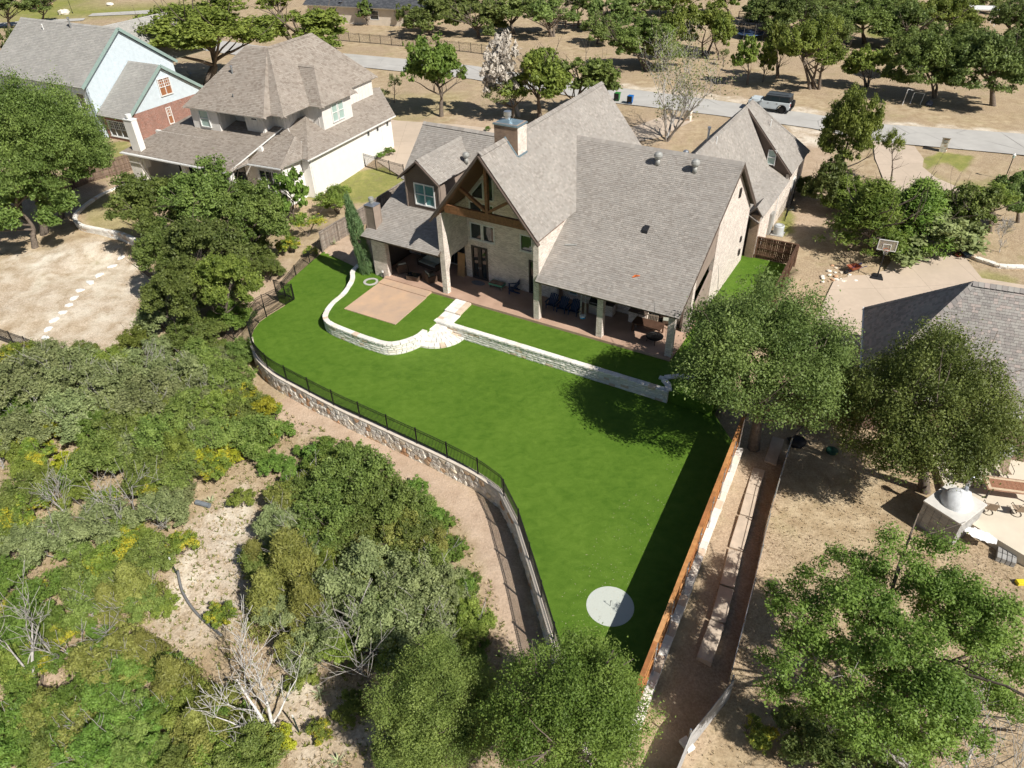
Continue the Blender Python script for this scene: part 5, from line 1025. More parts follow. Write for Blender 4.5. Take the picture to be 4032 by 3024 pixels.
b = MB().box(-.68, .68, -.43, -.41, 2.72, 3.58); tb = MT('clear_backboard', .1, .5); tb.col((.5, .42, .36)); tb.b.inputs['Alpha'].default_value = .45; bd = b.build('backboard', tb.m, T_)
f_ = MB()
for q in ((-.69, .69, 2.70, 2.76), (-.69, .69, 3.54, 3.60), (-.69, -.63, 2.76, 3.54), (.63, .69, 2.76, 3.54), (-.3, .3, 3.2, 3.25), (-.3, -.25, 2.85, 3.2), (.25, .3, 2.85, 3.2)): f_.box(q[0], q[1], -.45, -.40, q[2], q[3])
f_.build('frame', MAT['trim_white'], bd); MB().tube([(.23 * math.cos(t * .314), -.7 + .23 * math.sin(t * .314), 2.9) for t in range(21)], .014, 5).build('rim', m_plain('orange_rim', (.5, .13, .03), .4, .1), T_); nt = MB()
for i in range(10): a = i * .628; nt.tube([(.23 * math.cos(a), -.7 + .23 * math.sin(a), 2.9), (.12 * math.cos(a + .3), -.7 + .12 * math.sin(a + .3), 2.5)], .006, 3)
nt.build('net', MAT['trim_white'], T_)
p = V((28.57,52.88,0.63)); T_ = thing('wheelbarrow', 'rusty red wheelbarrow beside the basketball hoop', 'wheelbarrow', (p.x, p.y, gz(p.x, p.y) + .05), rad(-160))
RED = m_plain('rusty_red_paint', (.30, .085, .04), .7, .3, 6); MB().add([(-.25, -.2, .3), (.35, -.2, .3), (.35, .2, .3), (-.25, .2, .3), (-.4, -.36, .62), (.6, -.36, .62), (.6, .36, .62), (-.4, .36, .62)], [(0, 3, 2, 1), (0, 1, 5, 4), (1, 2, 6, 5), (2, 3, 7, 6), (3, 0, 4, 7)]).build('tray', RED, T_)
for s in (-1, 1): MB().beam((.55, s * .1, .25), (-1.0, s * .3, .5), .04, .04).build('handle', m_plain('blue_handle', (.03, .035, .14), .5), T_); MB().beam((-.2, s * .22, .35), (-.3, s * .24, 0), .035, .035).build('leg', MAT['black_metal'], T_)
m = MB(); m.extr([(.75 + .19 * math.cos(a * .393), -.05, .19 + .19 * math.sin(a * .393)) for a in range(16)], (0, .1, 0)); m.build('wheel', MAT['rubber'], T_)
rk = random.Random(3)
def rock(mat, s, seed):
    g = random.Random(seed); m = MB(); n = 8; vs = []
    for j, (r0_, z) in enumerate(((.75, -.3), (1, 0), (.8, .3), (.35, .45))):
        for i in range(n): a = 2 * math.pi * i / n; k = r0_ * g.uniform(.75, 1.15); vs.append((math.cos(a) * k * s, math.sin(a) * k * s * .8, z * s * g.uniform(.8, 1.2) + .15 * s))
    fs = [(j * n + i, j * n + (i + 1) % n, (j + 1) * n + (i + 1) % n, (j + 1) * n + i) for j in range(3) for i in range(n)] + [tuple(range(3 * n, 4 * n))]
    return m.add(vs, fs)
p = V((26.95,52.14,0.61))
for i in range(26):
    x = p.x + rk.gauss(0, .75); y = p.y + rk.gauss(0, .55); T_ = rock(None, rk.uniform(.1, .24), i).build('rock', MAT['fieldstone']); T_.location = (x, y, gz(x, y) + .02); tag(T_, 'loose tan stone in the rubble pile beside the wheelbarrow', 'rock', 'rubble pile beside the wheelbarrow')
T_ = thing('garden_hose', 'coiled grey hose on the grass beside the garage wall', 'hose', V((27.2,65.37,0.85))); m = MB()
for k in range(4): m.tube([((.42 + .03 * k) * math.cos(t * .26), (.42 + .03 * k) * math.sin(t * .26), .06 + .03 * k) for t in range(25)], .022, 5)
m.build('coil', m_plain('grey_hose', (.16, .17, .15), .6), T_)
iron_fence('iron_gate', 'black iron gate against the garage wall behind the air conditioner', [V((26,62.75,0.82)), V((28.19,67.18,0.85))], 1.6, 0, .11, 1.2, single=40, dz=1)['category'] = 'gate'
# ---- bins
def bin_(label, p, rz, mat):
    T_ = thing('wheeled_bin', label, 'bin', p, rz); MB().hexa([(-.24, -.28, .06), (.24, -.28, .06), (.24, .22, .06), (-.24, .22, .06), (-.33, -.38, 1.0), (.33, -.38, 1.0), (.33, .34, 1.0), (-.33, .34, 1.0)]).build('body', mat, T_, False, .02)
    MB().box(-.36, .36, -.42, .36, 1.0, 1.05).build('rim', mat, T_); MB().hexa([(-.34, .36, .25), (.34, .36, .25), (.34, .42, .25), (-.34, .42, .25), (-.34, .38, 1.02), (.34, .38, 1.02), (.34, .44, 1.02), (-.34, .44, 1.02)]).build('lid', MAT['black_plastic'], T_)
    for s in (-1, 1): m = MB(); m.extr([(s * .27 - .03, .22 + .12 * math.cos(a * .5236), .12 + .12 * math.sin(a * .5236)) for a in range(12)], (.06, 0, 0)); m.build('wheel', MAT['rubber'], T_)
    MB().tube([(-.28, .42, .95), (.28, .42, .95)], .02, 6).build('handle', MAT['black_plastic'], T_); MB().box(.1, .2, -.39, -.375, .7, .85).build('sticker', MAT['trim_white'], T_)
p = V((15.61,102.27,0.95)); bin_('green wheeled bin at the kerb with its lid hanging open', (p.x, p.y, 1.05), rad(150), m_plain('green_bin_plastic', (.035, .20, .04), .5, .1))
p = V((17.16,100.72,0.97)); bin_('blue wheeled bin at the kerb, right of the green one', (p.x, p.y, 1.05), rad(150), m_plain('blue_bin_plastic', (.01, .13, .42), .5, .1))
# ---- parked four-wheel drive
def suv(label, p, rz):
    T_ = thing('parked_car', label, 'car', p, rz); pt = MT('pale_grey_paint', .3, .5); pt.col((.55, .60, .62)); PAINT = pt.m
    def arch(cx, r0_): return [(cx + r0_ * math.cos(math.pi - i * math.pi / 8), .42 + r0_ * math.sin(math.pi - i * math.pi / 8)) for i in range(9)]
    prof = [(-2.25, .5)] + arch(-1.45, .5) + arch(1.45, .5) + [(2.25, .5), (2.3, .85), (2.2, 1.12), (.95, 1.2), (-2.25, 1.2)]
    m = MB(); m.extr([(x, -.92, z) for x, z in prof], (0, 1.84, 0)); m.build('body', PAINT, T_, False, .05)
    MB().box(1.0, 2.05, -.72, .72, 1.17, 1.25).build('hood', PAINT, T_, False, .04)
    m = MB(); a = [(-2.2, -.88, 1.2), (.95, -.88, 1.2), (.95, .88, 1.2), (-2.2, .88, 1.2), (-2.12, -.78, 1.78), (.42, -.78, 1.78), (.42, .78, 1.78), (-2.12, .78, 1.78)]; m.hexa(a); m.build('cabin', MAT['black_plastic'], T_, False, .04)
    MB().box(-2.15, .5, -.8, .8, 1.78, 1.86).build('roof', m_plain('dark_grey_roof', (.07, .08, .09), .5), T_, False, .03)
    for y in (-.6, .6): MB().tube([(-1.9, y, 1.93), (.3, y, 1.93)], .025, 6).build('roof_rail', MAT['black_plastic'], T_)
    for s in (-1, 1):
        for x0, x1 in ((-.05, .72), (-1.0, -.12), (-2.02, -1.08)):
            t0 = .45 if x1 > .7 else 0; MB().hexa([(x0, s * .875, 1.26), (x1, s * .875, 1.26), (x1, s * .86, 1.26), (x0, s * .86, 1.26), (x0 + .02, s * .80, 1.70), (x1 - t0 * .75, s * .80, 1.70), (x1 - t0 * .75, s * .78, 1.70), (x0 + .02, s * .78, 1.70)]).build('side_window', MAT['glass'], T_)
        for x0, x1 in ((-.06, .95), (-1.02, -.1)): 
            d = MB().box(x0, x1, s * .92, s * .932, .55, 1.18).build('door', PAINT, T_); MB().box(x0 + .1, x0 + .26, s * .93, s * .955, 1.0, 1.05).build('handle', MAT['black_plastic'], d)
        MB().box(.7, .85, s * .92, s * 1.08, 1.2, 1.36).build('mirror', PAINT, T_)
        for cx in (-1.45, 1.45):
            fl = MB(); pts = arch(cx, .52)
            for q, w in zip(pts, pts[1:]): fl.beam((q[0], s * .93, q[1]), (w[0], s * .93, w[1]), .07, .08, (0, 1, 0))
            fl.build('fender_flare', MAT['black_plastic'], T_)
            w = thing_part('wheel', T_); m = MB(); m.extr([(cx + .41 * math.cos(i * .314), s * .90, .41 + .41 * math.sin(i * .314)) for i in range(20)], (0, -s * .26, 0)); w = m.build('wheel', MAT['rubber'], T_, False, .04); m = MB(); m.extr([(cx + .25 * math.cos(i * .314), s * .905, .41 + .25 * math.sin(i * .314)) for i in range(20)], (0, s * .01, 0)); m.build('rim', MAT['black_metal'], w)
        MB().box(2.24, 2.32, s * .66 - .12, s * .66 + .12, .86, 1.06).build('headlight', MAT['trim_white'], T_); MB().box(-2.29, -2.24, s * .8 - .07, s * .8 + .07, .85, 1.15).build('tail_light', m_plain('red_lens', (.35, .02, .02), .3), T_)
    MB().hexa([(.93, -.8, 1.22), (.98, -.8, 1.22), (.98, .8, 1.22), (.93, .8, 1.22), (.46, -.74, 1.74), (.5, -.74, 1.74), (.5, .74, 1.74), (.46, .74, 1.74)]).build('windscreen', MAT['glass'], T_)
    MB().box(2.26, 2.42, -.9, .9, .42, .72).box(-2.42, -2.22, -.9, .9, .42, .68).build('bumper', MAT['black_plastic'], T_, False, .03); MB().box(2.29, 2.33, -.55, .55, .8, 1.06).build('grille', MAT['black_plastic'], T_)
    m = MB(); m.extr([(-2.30, .1 + .4 * math.cos(i * .314), 1.05 + .4 * math.sin(i * .314)) for i in range(20)], (-.26, 0, 0)); m.build('spare_wheel', MAT['rubber'], T_, False, .04); return T_
def thing_part(n, p): return None
p = V((35.4,94.45,0.99)); a = rad(149); dv = V((math.cos(a), math.sin(a), 0)); q = p + dv * 1.45 - V((-dv.y, dv.x, 0)) * .8
suv('pale grey four-wheel drive with rear spare wheel parked on the street', (q.x, q.y, 1.06), a).scale = (1.16, 1.16, 1.16)
# ---- street things
def pillar(label, p, w, h, num=False):
    T_ = thing('mailbox_pillar', label, 'mailbox pillar', p, rad(-32)); r = random.Random(int(p[0] * 7))
    z = -.1
    while z < h - .05:
        x = -w / 2
        while x < w / 2 - .05:
            l = min(r.uniform(.2, .36), w / 2 - x); MB().box(x + .006, x + l - .006, -w / 2 + r.uniform(0, .02), w / 2 - r.uniform(0, .02), z, z + .14).build('stone', MAT['fieldstone'], T_, False, .012); x += l
        z += .15
    MB().box(-w / 2 - .07, w / 2 + .07, -w / 2 - .07, w / 2 + .07, z, z + .09).build('cap', MAT['street'], T_, False, .01); MB().box(-.16, .16, -w / 2 - .03, -w / 2 + .03, h * .68, h * .68 + .24).build('mail_door', MAT['metal_dull'], T_)
p = V((48.9,79.24,1)); pillar('stone mailbox pillar with pale cap at the corner of the right driveway', (p.x, p.y, 1.0), .75, 1.55)
p = V((23.26,92.57,1)); pillar('stone mailbox pillar half hidden behind the half-bare mesquite', (p.x, p.y, 1.0), .7, 1.4)
def lamp(label, p, h):
    T_ = thing('lamp_post', label, 'lamp post', p); MB().tube([(0, 0, 0), (0, 0, h)], .045, 8).lathe([(.11, 0), (.11, .3), (.06, .4)], 10).build('post', MAT['black_metal'], T_); MB().lathe([(.05, h), (.13, h + .08), (.16, h + .35)], 6).build('lantern', MAT['glass_pale'], T_); MB().lathe([(.19, h + .35), (.02, h + .52)], 6).build('lantern_cap', MAT['trim_white'], T_)
p = V((51.01,70.66,1)); lamp('garden lamp post on the dry grass at the right edge', (p.x, p.y, gz(p.x, p.y)), 2.2); p = V((-97.19,183.51,0.9)); lamp('tall park lamp post in the top left corner', (p.x, p.y, gz(p.x, p.y)), 4.5)
o = rock(None, 1.5, 44).build('boulder', MAT['fieldstone']); p = V((-98.66,182.62,0.91)); o.location = (p.x, p.y, gz(p.x, p.y) + .1); tag(o, 'large tan boulder on the park grass at top left', 'boulder'); o = rock(None, .9, 45).build('boulder', MAT['fieldstone']); p = V((-92.46,192.42,0.91)); o.location = (p.x, p.y, gz(p.x, p.y) + .1); tag(o, 'smaller brown boulder on the park lawn right of the lamp post', 'boulder')
p = V((-111.69,195.1,1)); T_ = thing('play_structure', 'red playground climber in the top left corner', 'playground', (p.x, p.y, gz(p.x, p.y)))
for x in (-1.5, 1.5):
    for y in (-1, 1): MB().tube([(x, y, 0), (x, y, 3)], .09, 6).build('post', m_plain('red_post', (.5, .03, .03), .5), T_)
MB().box(-1.6, 1.6, -1.1, 1.1, 1.5, 1.65).build('deck', MAT['wood_brown'], T_); MB().hexa([(1.6, -.4, 1.6), (1.6, .4, 1.6), (4.4, .4, .15), (4.4, -.4, .15), (1.6, -.4, 1.7), (1.6, .4, 1.7), (4.4, .4, .25), (4.4, -.4, .25)]).build('slide', m_plain('tan_slide', (.5, .35, .2), .5), T_)
p = V((43.94,138.06,0.96)); T_ = thing('trampoline', 'round blue-edged trampoline with net under the far trees', 'trampoline', (p.x, p.y, gz(p.x, p.y)))
MB().prism(circ(2.1, 32), .86, .88).build('mat', MAT['black_plastic'], T_); MB().lathe([(2.1, .84), (2.45, .84), (2.45, .90), (2.1, .90)], 32).build('pad', m_plain('blue_pad', (.12, .22, .42), .6), T_)
for i in range(8): a = i * .785; MB().tube([(2.4 * math.cos(a), 2.4 * math.sin(a), 0), (2.4 * math.cos(a), 2.4 * math.sin(a), .86)], .03, 5).build('leg', MAT['metal_dull'], T_); MB().tube([(2.45 * math.cos(a), 2.45 * math.sin(a), .86), (2.45 * math.cos(a), 2.45 * math.sin(a), 2.7)], .025, 5).build('net_pole', MAT['metal'], T_)
nm = MT('dark_net', .9, .1); nm.col((.02, .02, .025)); nm.b.inputs['Alpha'].default_value = .35; MB().lathe([(2.4, .9), (2.35, 2.6)], 24).build('net', nm.m, T_)
for i, (px, lb, w_, h_) in enumerate((((52.79,96.71,0.88), 'tall white pipe goal frame leaning at the edge of the far yard', .9, 2.0), ((54.2,97,0.87), 'square white pipe frame between the tall frame and the oak', 1.4, 1.5))):
    T_ = thing('goal_frame', lb, 'goal frame', px, rad(-20)); MB().tube([(-w_ / 2, 0, 0), (-w_ / 2 + .15, .1, h_), (w_ / 2, .1, h_ - .1)] + ([(w_ / 2 - .2, 0, 0)] if i else []), .045, 6).build('frame', MAT['trim_white'], T_)
p = V((55.65,96.46,0.86)); T_ = thing('net_heap', 'bundled grey net leaning against the oak by the goal frames', 'net', (p.x, p.y, gz(p.x, p.y))); rock(None, .6, 9).build('net', m_plain('grey_net', (.12, .13, .16), .9, .5, 20, .6), T_).scale = (1, .8, 1.6)
p = V((86.55,143.52,1)); T_ = thing('white_canopy', 'white flat canopy among the trees at top right', 'canopy', (p.x, p.y, gz(p.x, p.y)), rad(-20)); MB().box(-3, 3, -2, 2, 2.6, 2.75).build('roof', MAT['trim_white'], T_)
for x in (-2.8, 2.8):
    for y in (-1.8, 1.8): MB().box(x - .06, x + .06, y - .06, y + .06, 0, 2.6).build('post', MAT['trim_white'], T_)
def plastic_chair(label, p, rz, mat):
    T_ = thing('plastic_chair', label, 'chair', p, rz); MB().box(-.27, .27, -.25, .25, .40, .44).build('seat', mat, T_); MB().hexa([(-.27, .22, .44), (.27, .22, .44), (.27, .26, .44), (-.27, .26, .44), (-.25, .38, .95), (.25, .38, .95), (.25, .42, .95), (-.25, .42, .95)]).build('backrest', mat, T_)
    for x in (-.24, .24):
        MB().box(x - .03, x + .03, -.25, .3, .62, .65).build('arm', mat, T_)
        for y in (-.22, .22): MB().box(x - .025, x + .025, y - .025, y + .025, 0, .42).build('leg', mat, T_)
p = V((-22.65,162.39,0.88)); plastic_chair('white plastic chair by the cream house wall', (p.x, p.y, gz(p.x, p.y)), .4, MAT['trim_white']); p = V((-50.14,123.49,0.85)); plastic_chair('grey garden chair on the dry grass behind the white stucco house', (p.x, p.y, gz(p.x, p.y)), 2.4, MAT['metal_dull'])
p = V((-28.69,163.59,0.83)); T_ = thing('covered_grill', 'black covered barbecue against the cream house wall', 'grill', (p.x, p.y, gz(p.x, p.y))); MB().hexa([(-.9, -.4, 0), (.9, -.4, 0), (.9, .4, 0), (-.9, .4, 0), (-.6, -.3, 1.3), (.6, -.3, 1.3), (.6, .3, 1.3), (-.6, .3, 1.3)]).build('cover', MAT['black_plastic'], T_, False, .08)
# ---- stepping stones across the left yard
ss = random.Random(8)
for i, q in enumerate(((-37.19,63.47,-1.2), (-37.48,62,-1.37), (-38,60.36,-1.39), (-38.27,58.96,-1.39), (-38.5,57.46,-1.35), (-38.31,56.02,-1.32), (-38.2,54.83,-1.33), (-38.24,53.64,-1.35), (-38.41,52.56,-1.41), (-38.33,51.35,-1.52), (-37.96,50.02,-1.58), (-37.55,48.74,-1.59), (-38.76,46.88,-1.6))):
    n = 6; s0 = .42; m = MB(); m.prism([((math.cos(k * 6.283 / n + .3) * ss.uniform(.7, 1.25) * s0), (math.sin(k * 6.283 / n + .3) * ss.uniform(.5, .95) * s0)) for k in range(n)], -.06, .05)
    o = m.build('stepping_stone', MAT['trim_white'], None, False, .012); o.location = (q[0], q[1], gz(q[0], q[1]) + .05); o.rotation_euler = (0, 0, ss.uniform(0, 6))
    od = ['first', 'second', 'third', 'fourth', 'fifth', 'sixth', 'seventh', 'eighth', 'ninth', 'tenth', 'eleventh', 'twelfth']
    tag(o, (od[i] + ' white stepping stone counted down from the cream stone wall') if i < 12 else 'white stepping stone outside the lower iron fence', 'stepping stone', 'white stepping stones in the left yard')
# ---- right yard: oven, blocks, patio
OVY = math.atan2(24.94 - 26.84, 22.77 - 21.85); zb = -.85
T_ = thing('brick_oven', 'white domed oven on a grey block base beside the right patio', 'oven', (23.65, 26.75, zb), rad(33)); CMU = m_piece('grey_concrete_block', [(.40, .39, .37), (.36, .35, .335), (.43, .42, .40)], .95, .2, 3, .5)
for k in range(9):
    x = -1.2 - (.2 if k % 2 else 0)
    while x < 1.2:
        a = max(x, -1.2); b = min(x + .4, 1.2)
        if b - a > .05: MB().box(a + .011, b - .011, -1.02, -.82, k * .2 - .1, k * .2 + .086).build('block', CMU, T_); MB().box(a + .011, b - .011, .82, 1.02, k * .2 - .1, k * .2 + .086).build('block', CMU, T_)
        x += .4
    y = -.82
    while y < .8: b = min(y + .4, .82); MB().box(-1.2, -1.0, y + .011, b - .011, k * .2 - .1, k * .2 + .086).build('block', CMU, T_); MB().box(1.0, 1.2, y + .011, b - .011, k * .2 - .1, k * .2 + .086).build('block', CMU, T_); y += .4
MB().box(-1.17, 1.17, -.99, .99, -.1, 1.68).build('core', m_plain('grey_joint', (.24, .235, .225), .95), T_); MB().box(-1.24, 1.24, -1.06, 1.06, 1.70, 1.80).build('slab', m_plain('pale_slab', (.60, .58, .54), .9, .08, 3), T_, False, .01)
dm = MB(); nn_ = 28; g_ = random.Random(2); vs = []; fs = []
for j in range(9):
    ph = j / 8 * math.pi / 2
    for i in range(nn_): a = 6.283 * i / nn_; k = .80 * (1 + g_.uniform(-.035, .035)); vs.append((k * math.cos(ph) * math.cos(a) + .05, k * math.cos(ph) * math.sin(a), 1.78 + .78 * math.sin(ph) * (1 + g_.uniform(-.03, .03))))
fs = [(j * nn_ + i, j * nn_ + (i + 1) % nn_, (j + 1) * nn_ + (i + 1) % nn_, (j + 1) * nn_ + i) for j in range(8) for i in range(nn_)]; dm.add(vs, fs); dm.build('dome', m_plain('white_plaster', (.66, .68, .70), .9, .1, 5, 1.0), T_, True); MB().hexa([(.35, -.4, 1.8), (1.0, -.35, 1.8), (1.0, .35, 1.8), (.35, .4, 1.8), (.3, -.25, 2.5), (.85, -.25, 2.3), (.85, .25, 2.3), (.3, .25, 2.5)]).build('mouth', m_plain('white_plaster_mouth', (.64, .66, .68), .9, .1, 5, .8), T_, False, .06)
MB().tube([(.62, 0, 2.2), (.62, 0, 3.55)], .11, 14).lathe([(.14, 3.35), (.14, 3.45)], 14, (.62, 0, 0)).lathe([(.2, 3.55), (.2, 3.68), (.05, 3.74)], 14, (.62, 0, 0)).build('flue', MAT['metal'], T_, True)
for i in range(8):
    row, c_ = divmod(i, 4); q = V((25.25, 24.35, gz(25.25, 24.35))) + V((math.cos(rad(-33)), math.sin(rad(-33)), 0)) * (c_ * .225) + V((math.sin(rad(33)), math.cos(rad(33)), 0)) * (row * .43)
    o = MB().box(-.095, .095, -.195, .195, 0, .36).build('concrete_block', CMU, None, False, .008); o.location = q; o.rotation_euler = (0, 0, rad(-33)); tag(o, ['leftmost', 'second', 'third', 'rightmost'][c_] + ' grey concrete block in the ' + ('near' if row == 0 else 'far') + ' row below the white tarp', 'concrete block', 'loose concrete blocks below the right patio')
rp = [(24.32,26.7,-0.2), (26.54,23.54,-0.2), (29.37,26.09,-0.2), (33.49,32.69,-0.2), (29.83,34.86,-0.2), (25.02,31.61,-0.2)]
o = MB().prism([q[:2] for q in rp], -1.2, -.2).build('right_patio', m_plain('cream_concrete', (.64, .57, .46), .9, .08, .8, .1)); o['kind'] = 'structure'
g_ = np.random.RandomState(4); tn = 18; vs = [(-.55 + 1.1 * i / tn, -.35 + .7 * j / tn, .04 + .11 * abs(math.sin(i * .9 + j * .35)) * (.4 + .6 * g_.rand()) * math.sin(math.pi * i / tn) ** .5) for j in range(tn + 1) for i in range(tn + 1)]; fs = [(j * (tn + 1) + i, j * (tn + 1) + i + 1, (j + 1) * (tn + 1) + i + 1, (j + 1) * (tn + 1) + i) for j in range(tn) for i in range(tn) if (i - tn / 2) ** 2 + ((j - tn / 2) * 1.05) ** 2 < (tn * .52) ** 2]
o = ob('white_tarp', mesh('white_tarp', vs, fs, m_plain('white_cloth', (.80, .80, .80), .8, .03), True)); p = V((24.63,25.37,-0.2)); o.location = (p.x, p.y, -.2); o.rotation_euler = (0, 0, rad(-38)); o.scale = (1.45, 1.15, 1); tag(o, 'crumpled white tarp lying on the edge of the right patio', 'tarp')
p = V((27.6, 28.3, -.2)); T_ = thing('patio_table', 'long tile-topped patio table beside the domed oven', 'table', p, rad(-14)); MB().box(-1.25, 1.25, -.6, .6, .70, .74).build('frame', m_plain('brown_table_edge', (.30, .17, .11), .6), T_, False, .01); MB().box(-1.17, 1.17, -.52, .52, .742, .75).build('border', m_plain('cream_tile', (.60, .47, .33), .6), T_)
for i in range(9):
    for j in range(3): MB().box(-1.0 + i * 2.0 / 9 + .006, -1.0 + (i + 1) * 2.0 / 9 - .006, -.36 + j * .24 + .006, -.36 + (j + 1) * .24 - .006, .748, .758).build('tile', m_plain('red_brown_tile', (.30, .15, .09), .6, .15, 8) if 'tile_m' not in MAT else MAT['tile_m'], T_); MAT.setdefault('tile_m', D.materials['red_brown_tile'])
for x in (-1.1, 1.1):
    for y in (-.5, .5): MB().box(x - .04, x + .04, y - .04, y + .04, 0, .7).build('leg', MAT['trim_dark'], T_)
SL = m_plain('tan_sling', (.33, .25, .18), .8, .1); FR = m_plain('bronze_chair_frame', (.11, .09, .07), .5, .1)
def patio_chair(label, p, rz):
    T_ = thing('patio_chair', label, 'chair', p, rz, 'sling chairs round the patio table'); MB().hexa([(-.25, -.25, .42), (.25, -.25, .42), (.25, .24, .38), (-.25, .24, .38), (-.25, -.25, .44), (.25, -.25, .44), (.25, .24, .40), (-.25, .24, .40)]).build('seat', SL, T_); MB().hexa([(-.25, .24, .40), (.25, .24, .40), (.25, .27, .40), (-.25, .27, .40), (-.23, .42, 1.0), (.23, .42, 1.0), (.23, .45, 1.0), (-.23, .45, 1.0)]).build('backrest', SL, T_)
    for s in (-1, 1): MB().tube([(s * .29, .38, .75), (s * .31, .1, .70), (s * .31, -.2, .66), (s * .29, -.27, .45)], .018, 6).build('arm', FR, T_)
    MB().tube([(.27 * math.cos(t * .314), .27 * math.sin(t * .314), .03) for t in range(21)], .018, 5).tube([(0, 0, .05), (0, 0, .4)], .03, 6).build('swivel_base', FR, T_)
patio_chair('sling chair at the near left corner of the patio table, below the oven flue', (25.95, 27.05, -.2), rad(160)); patio_chair('sling chair at the far left end of the patio table behind the oven flue', (26.1, 29.2, -.2), rad(70)); patio_chair('sling chair on the near side of the patio table, close to the white tarp', (27.4, 26.85, -.2), rad(170)); patio_chair('sling chair on the far side of the patio table, in front of the steel grill', (28.3, 29.7, -.2), rad(-10))
T_ = thing('gas_grill', 'stainless steel cart grill with black side shelf against the right house', 'grill', (28.6, 31.1, -.2), rad(-18)); MB().box(-.6, .6, -.3, .3, .05, .85).build('cabinet', MAT['metal'], T_, False, .01); MB().box(-.62, .62, -.34, -.28, .72, .88).build('control_panel', MAT['metal'], T_); m = MB(); m.extr([(-.6, -.3, .88), (-.6, .3, .88), (-.6, .28, 1.2), (-.6, 0, 1.3), (-.6, -.25, 1.15)], (1.2, 0, 0)); m.build('hood', MAT['metal'], T_, False, .02); MB().box(.62, 1.1, -.28, .28, .82, .87).build('side_shelf', MAT['black_plastic'], T_)
for i in range(4): MB().lathe([(.035, 0), (.03, .04)], 8).build('knob', MAT['black_plastic'], T_).matrix_local = Matrix.Translation((-.4 + i * .25, -.34, .8)) @ Matrix.Rotation(math.pi / 2, 4, 'X')
MB().tube([(-.45, -.33, 1.05), (.45, -.33, 1.05)], .018, 6).build('handle', MAT['metal'], T_)
p = V((19.56,32.67,-0.64)); T_ = thing('hose_reel', 'dark green round hose reel on the shaded dry lawn', 'hose reel', (p.x, p.y, gz(p.x, p.y) + .04)); MB().lathe([(.05, 0), (.36, .02), (.38, .12), (.3, .2), (.05, .22)], 18).build('drum', m_plain('dark_green_plastic', (.015, .06, .04), .5), T_, True)
p = V((17.79,33.65,-0.72)); T_ = thing('covered_mower', 'dark covered mower beside the plank and wire fence', 'mower', (p.x, p.y, gz(p.x, p.y) + .03)); rock(None, .7, 12).build('cover', MAT['black_plastic'], T_, True); MB().tube([(.3, 0, .4), (.7, .3, .9), (.5, .7, .9), (0, .5, .5)], .02, 5).build('handle', MAT['black_metal'], T_)
p = V((6.97,15.16,-1.04)); o = MB().box(-.2, .2, -.3, .3, 0, .2).build('white_block', MAT['trim_white'], None, False, .02); o.location = (p.x, p.y, gz(p.x, p.y) + .05); o.rotation_euler = (0, 0, .5); tag(o, 'white foam block at the foot of the plank fence, bottom right', 'block')
p = V((25.51,22.76,-0.9)); o = MB().box(-.2, .2, -.15, .15, 0, .2).build('yellow_box', m_plain('yellow_plastic', (.7, .6, .03), .5), None, False, .02); o.location = (p.x, p.y, gz(p.x, p.y) + .05); tag(o, 'small yellow box on the dry grass at the right edge', 'box')
p = V((39.09,54.98,0.6)); T_ = thing('planter_bowl', 'blue and terracotta planter bowls behind the stone border wall', 'planter', (p.x, p.y, gz(p.x, p.y) + .05)); MB().lathe([(.2, 0), (.38, .3), (.42, .34), (.34, .3)], 16).build('bowl', m_plain('blue_glaze', (.05, .09, .16), .3), T_, True); MB().lathe([(.15, 0), (.3, .22), (.33, .26), (.26, .22)], 16, (-.7, .1, 0)).build('bowl', m_plain('terracotta', (.30, .10, .06), .8), T_, True)
# ---- things in the scrub
p = V((-19.61,31.41,-2.14)); T_ = thing('drain_pipe', 'short grey corrugated drain pipe lying where the path meets the thicket', 'pipe', (p.x, p.y, gz(p.x, p.y) + .15), rad(-20)); pr_ = []
for i in range(26): pr_.append((.14 + .02 * (i % 2), i * .04))
m = MB(); m.lathe(pr_, 14); m.build('pipe', m_plain('grey_corrugated_plastic', (.16, .18, .20), .5), T_).matrix_local = Matrix.Rotation(math.pi / 2, 4, 'Y')
for i, (q, lb) in enumerate((((-19.06,26.21,-2.34), 'steel fence stake with white tip at the left edge of the bare path'), ((-10.29,17.09,-2.49), 'steel fence stake with white tip at the bottom of the bare path'))):
    T_ = thing('fence_stake', lb, 'stake', q); MB().box(-.03, .03, -.02, .02, -.2, 1.25).build('stake', m_plain('dark_green_steel', (.03, .05, .04), .6), T_); MB().box(-.032, .032, -.022, .022, 1.25, 1.42).build('tip', MAT['trim_white'], T_)
T_ = thing('silt_sleeve', 'dark fabric silt sleeve snaking down the bare path', 'silt sleeve', V((-18.89,26.34,-2.31))); b0 = V((-18.89,26.34,-2.31)); m = MB(); m.tube([V((q.x, q.y, gz(q.x, q.y) + .09)) - b0 for q in smooth_path([V(q_) for q_ in ((-19.03,26.35,-2.31), (-18.4,25.1,-2.55), (-17.43,23.96,-2.67), (-16.38,23.05,-2.65), (-15.39,22.26,-2.55))], 6)], .075, 7); m.build('sleeve', m_plain('grey_fabric', (.17, .17, .17), .9), T_, True)
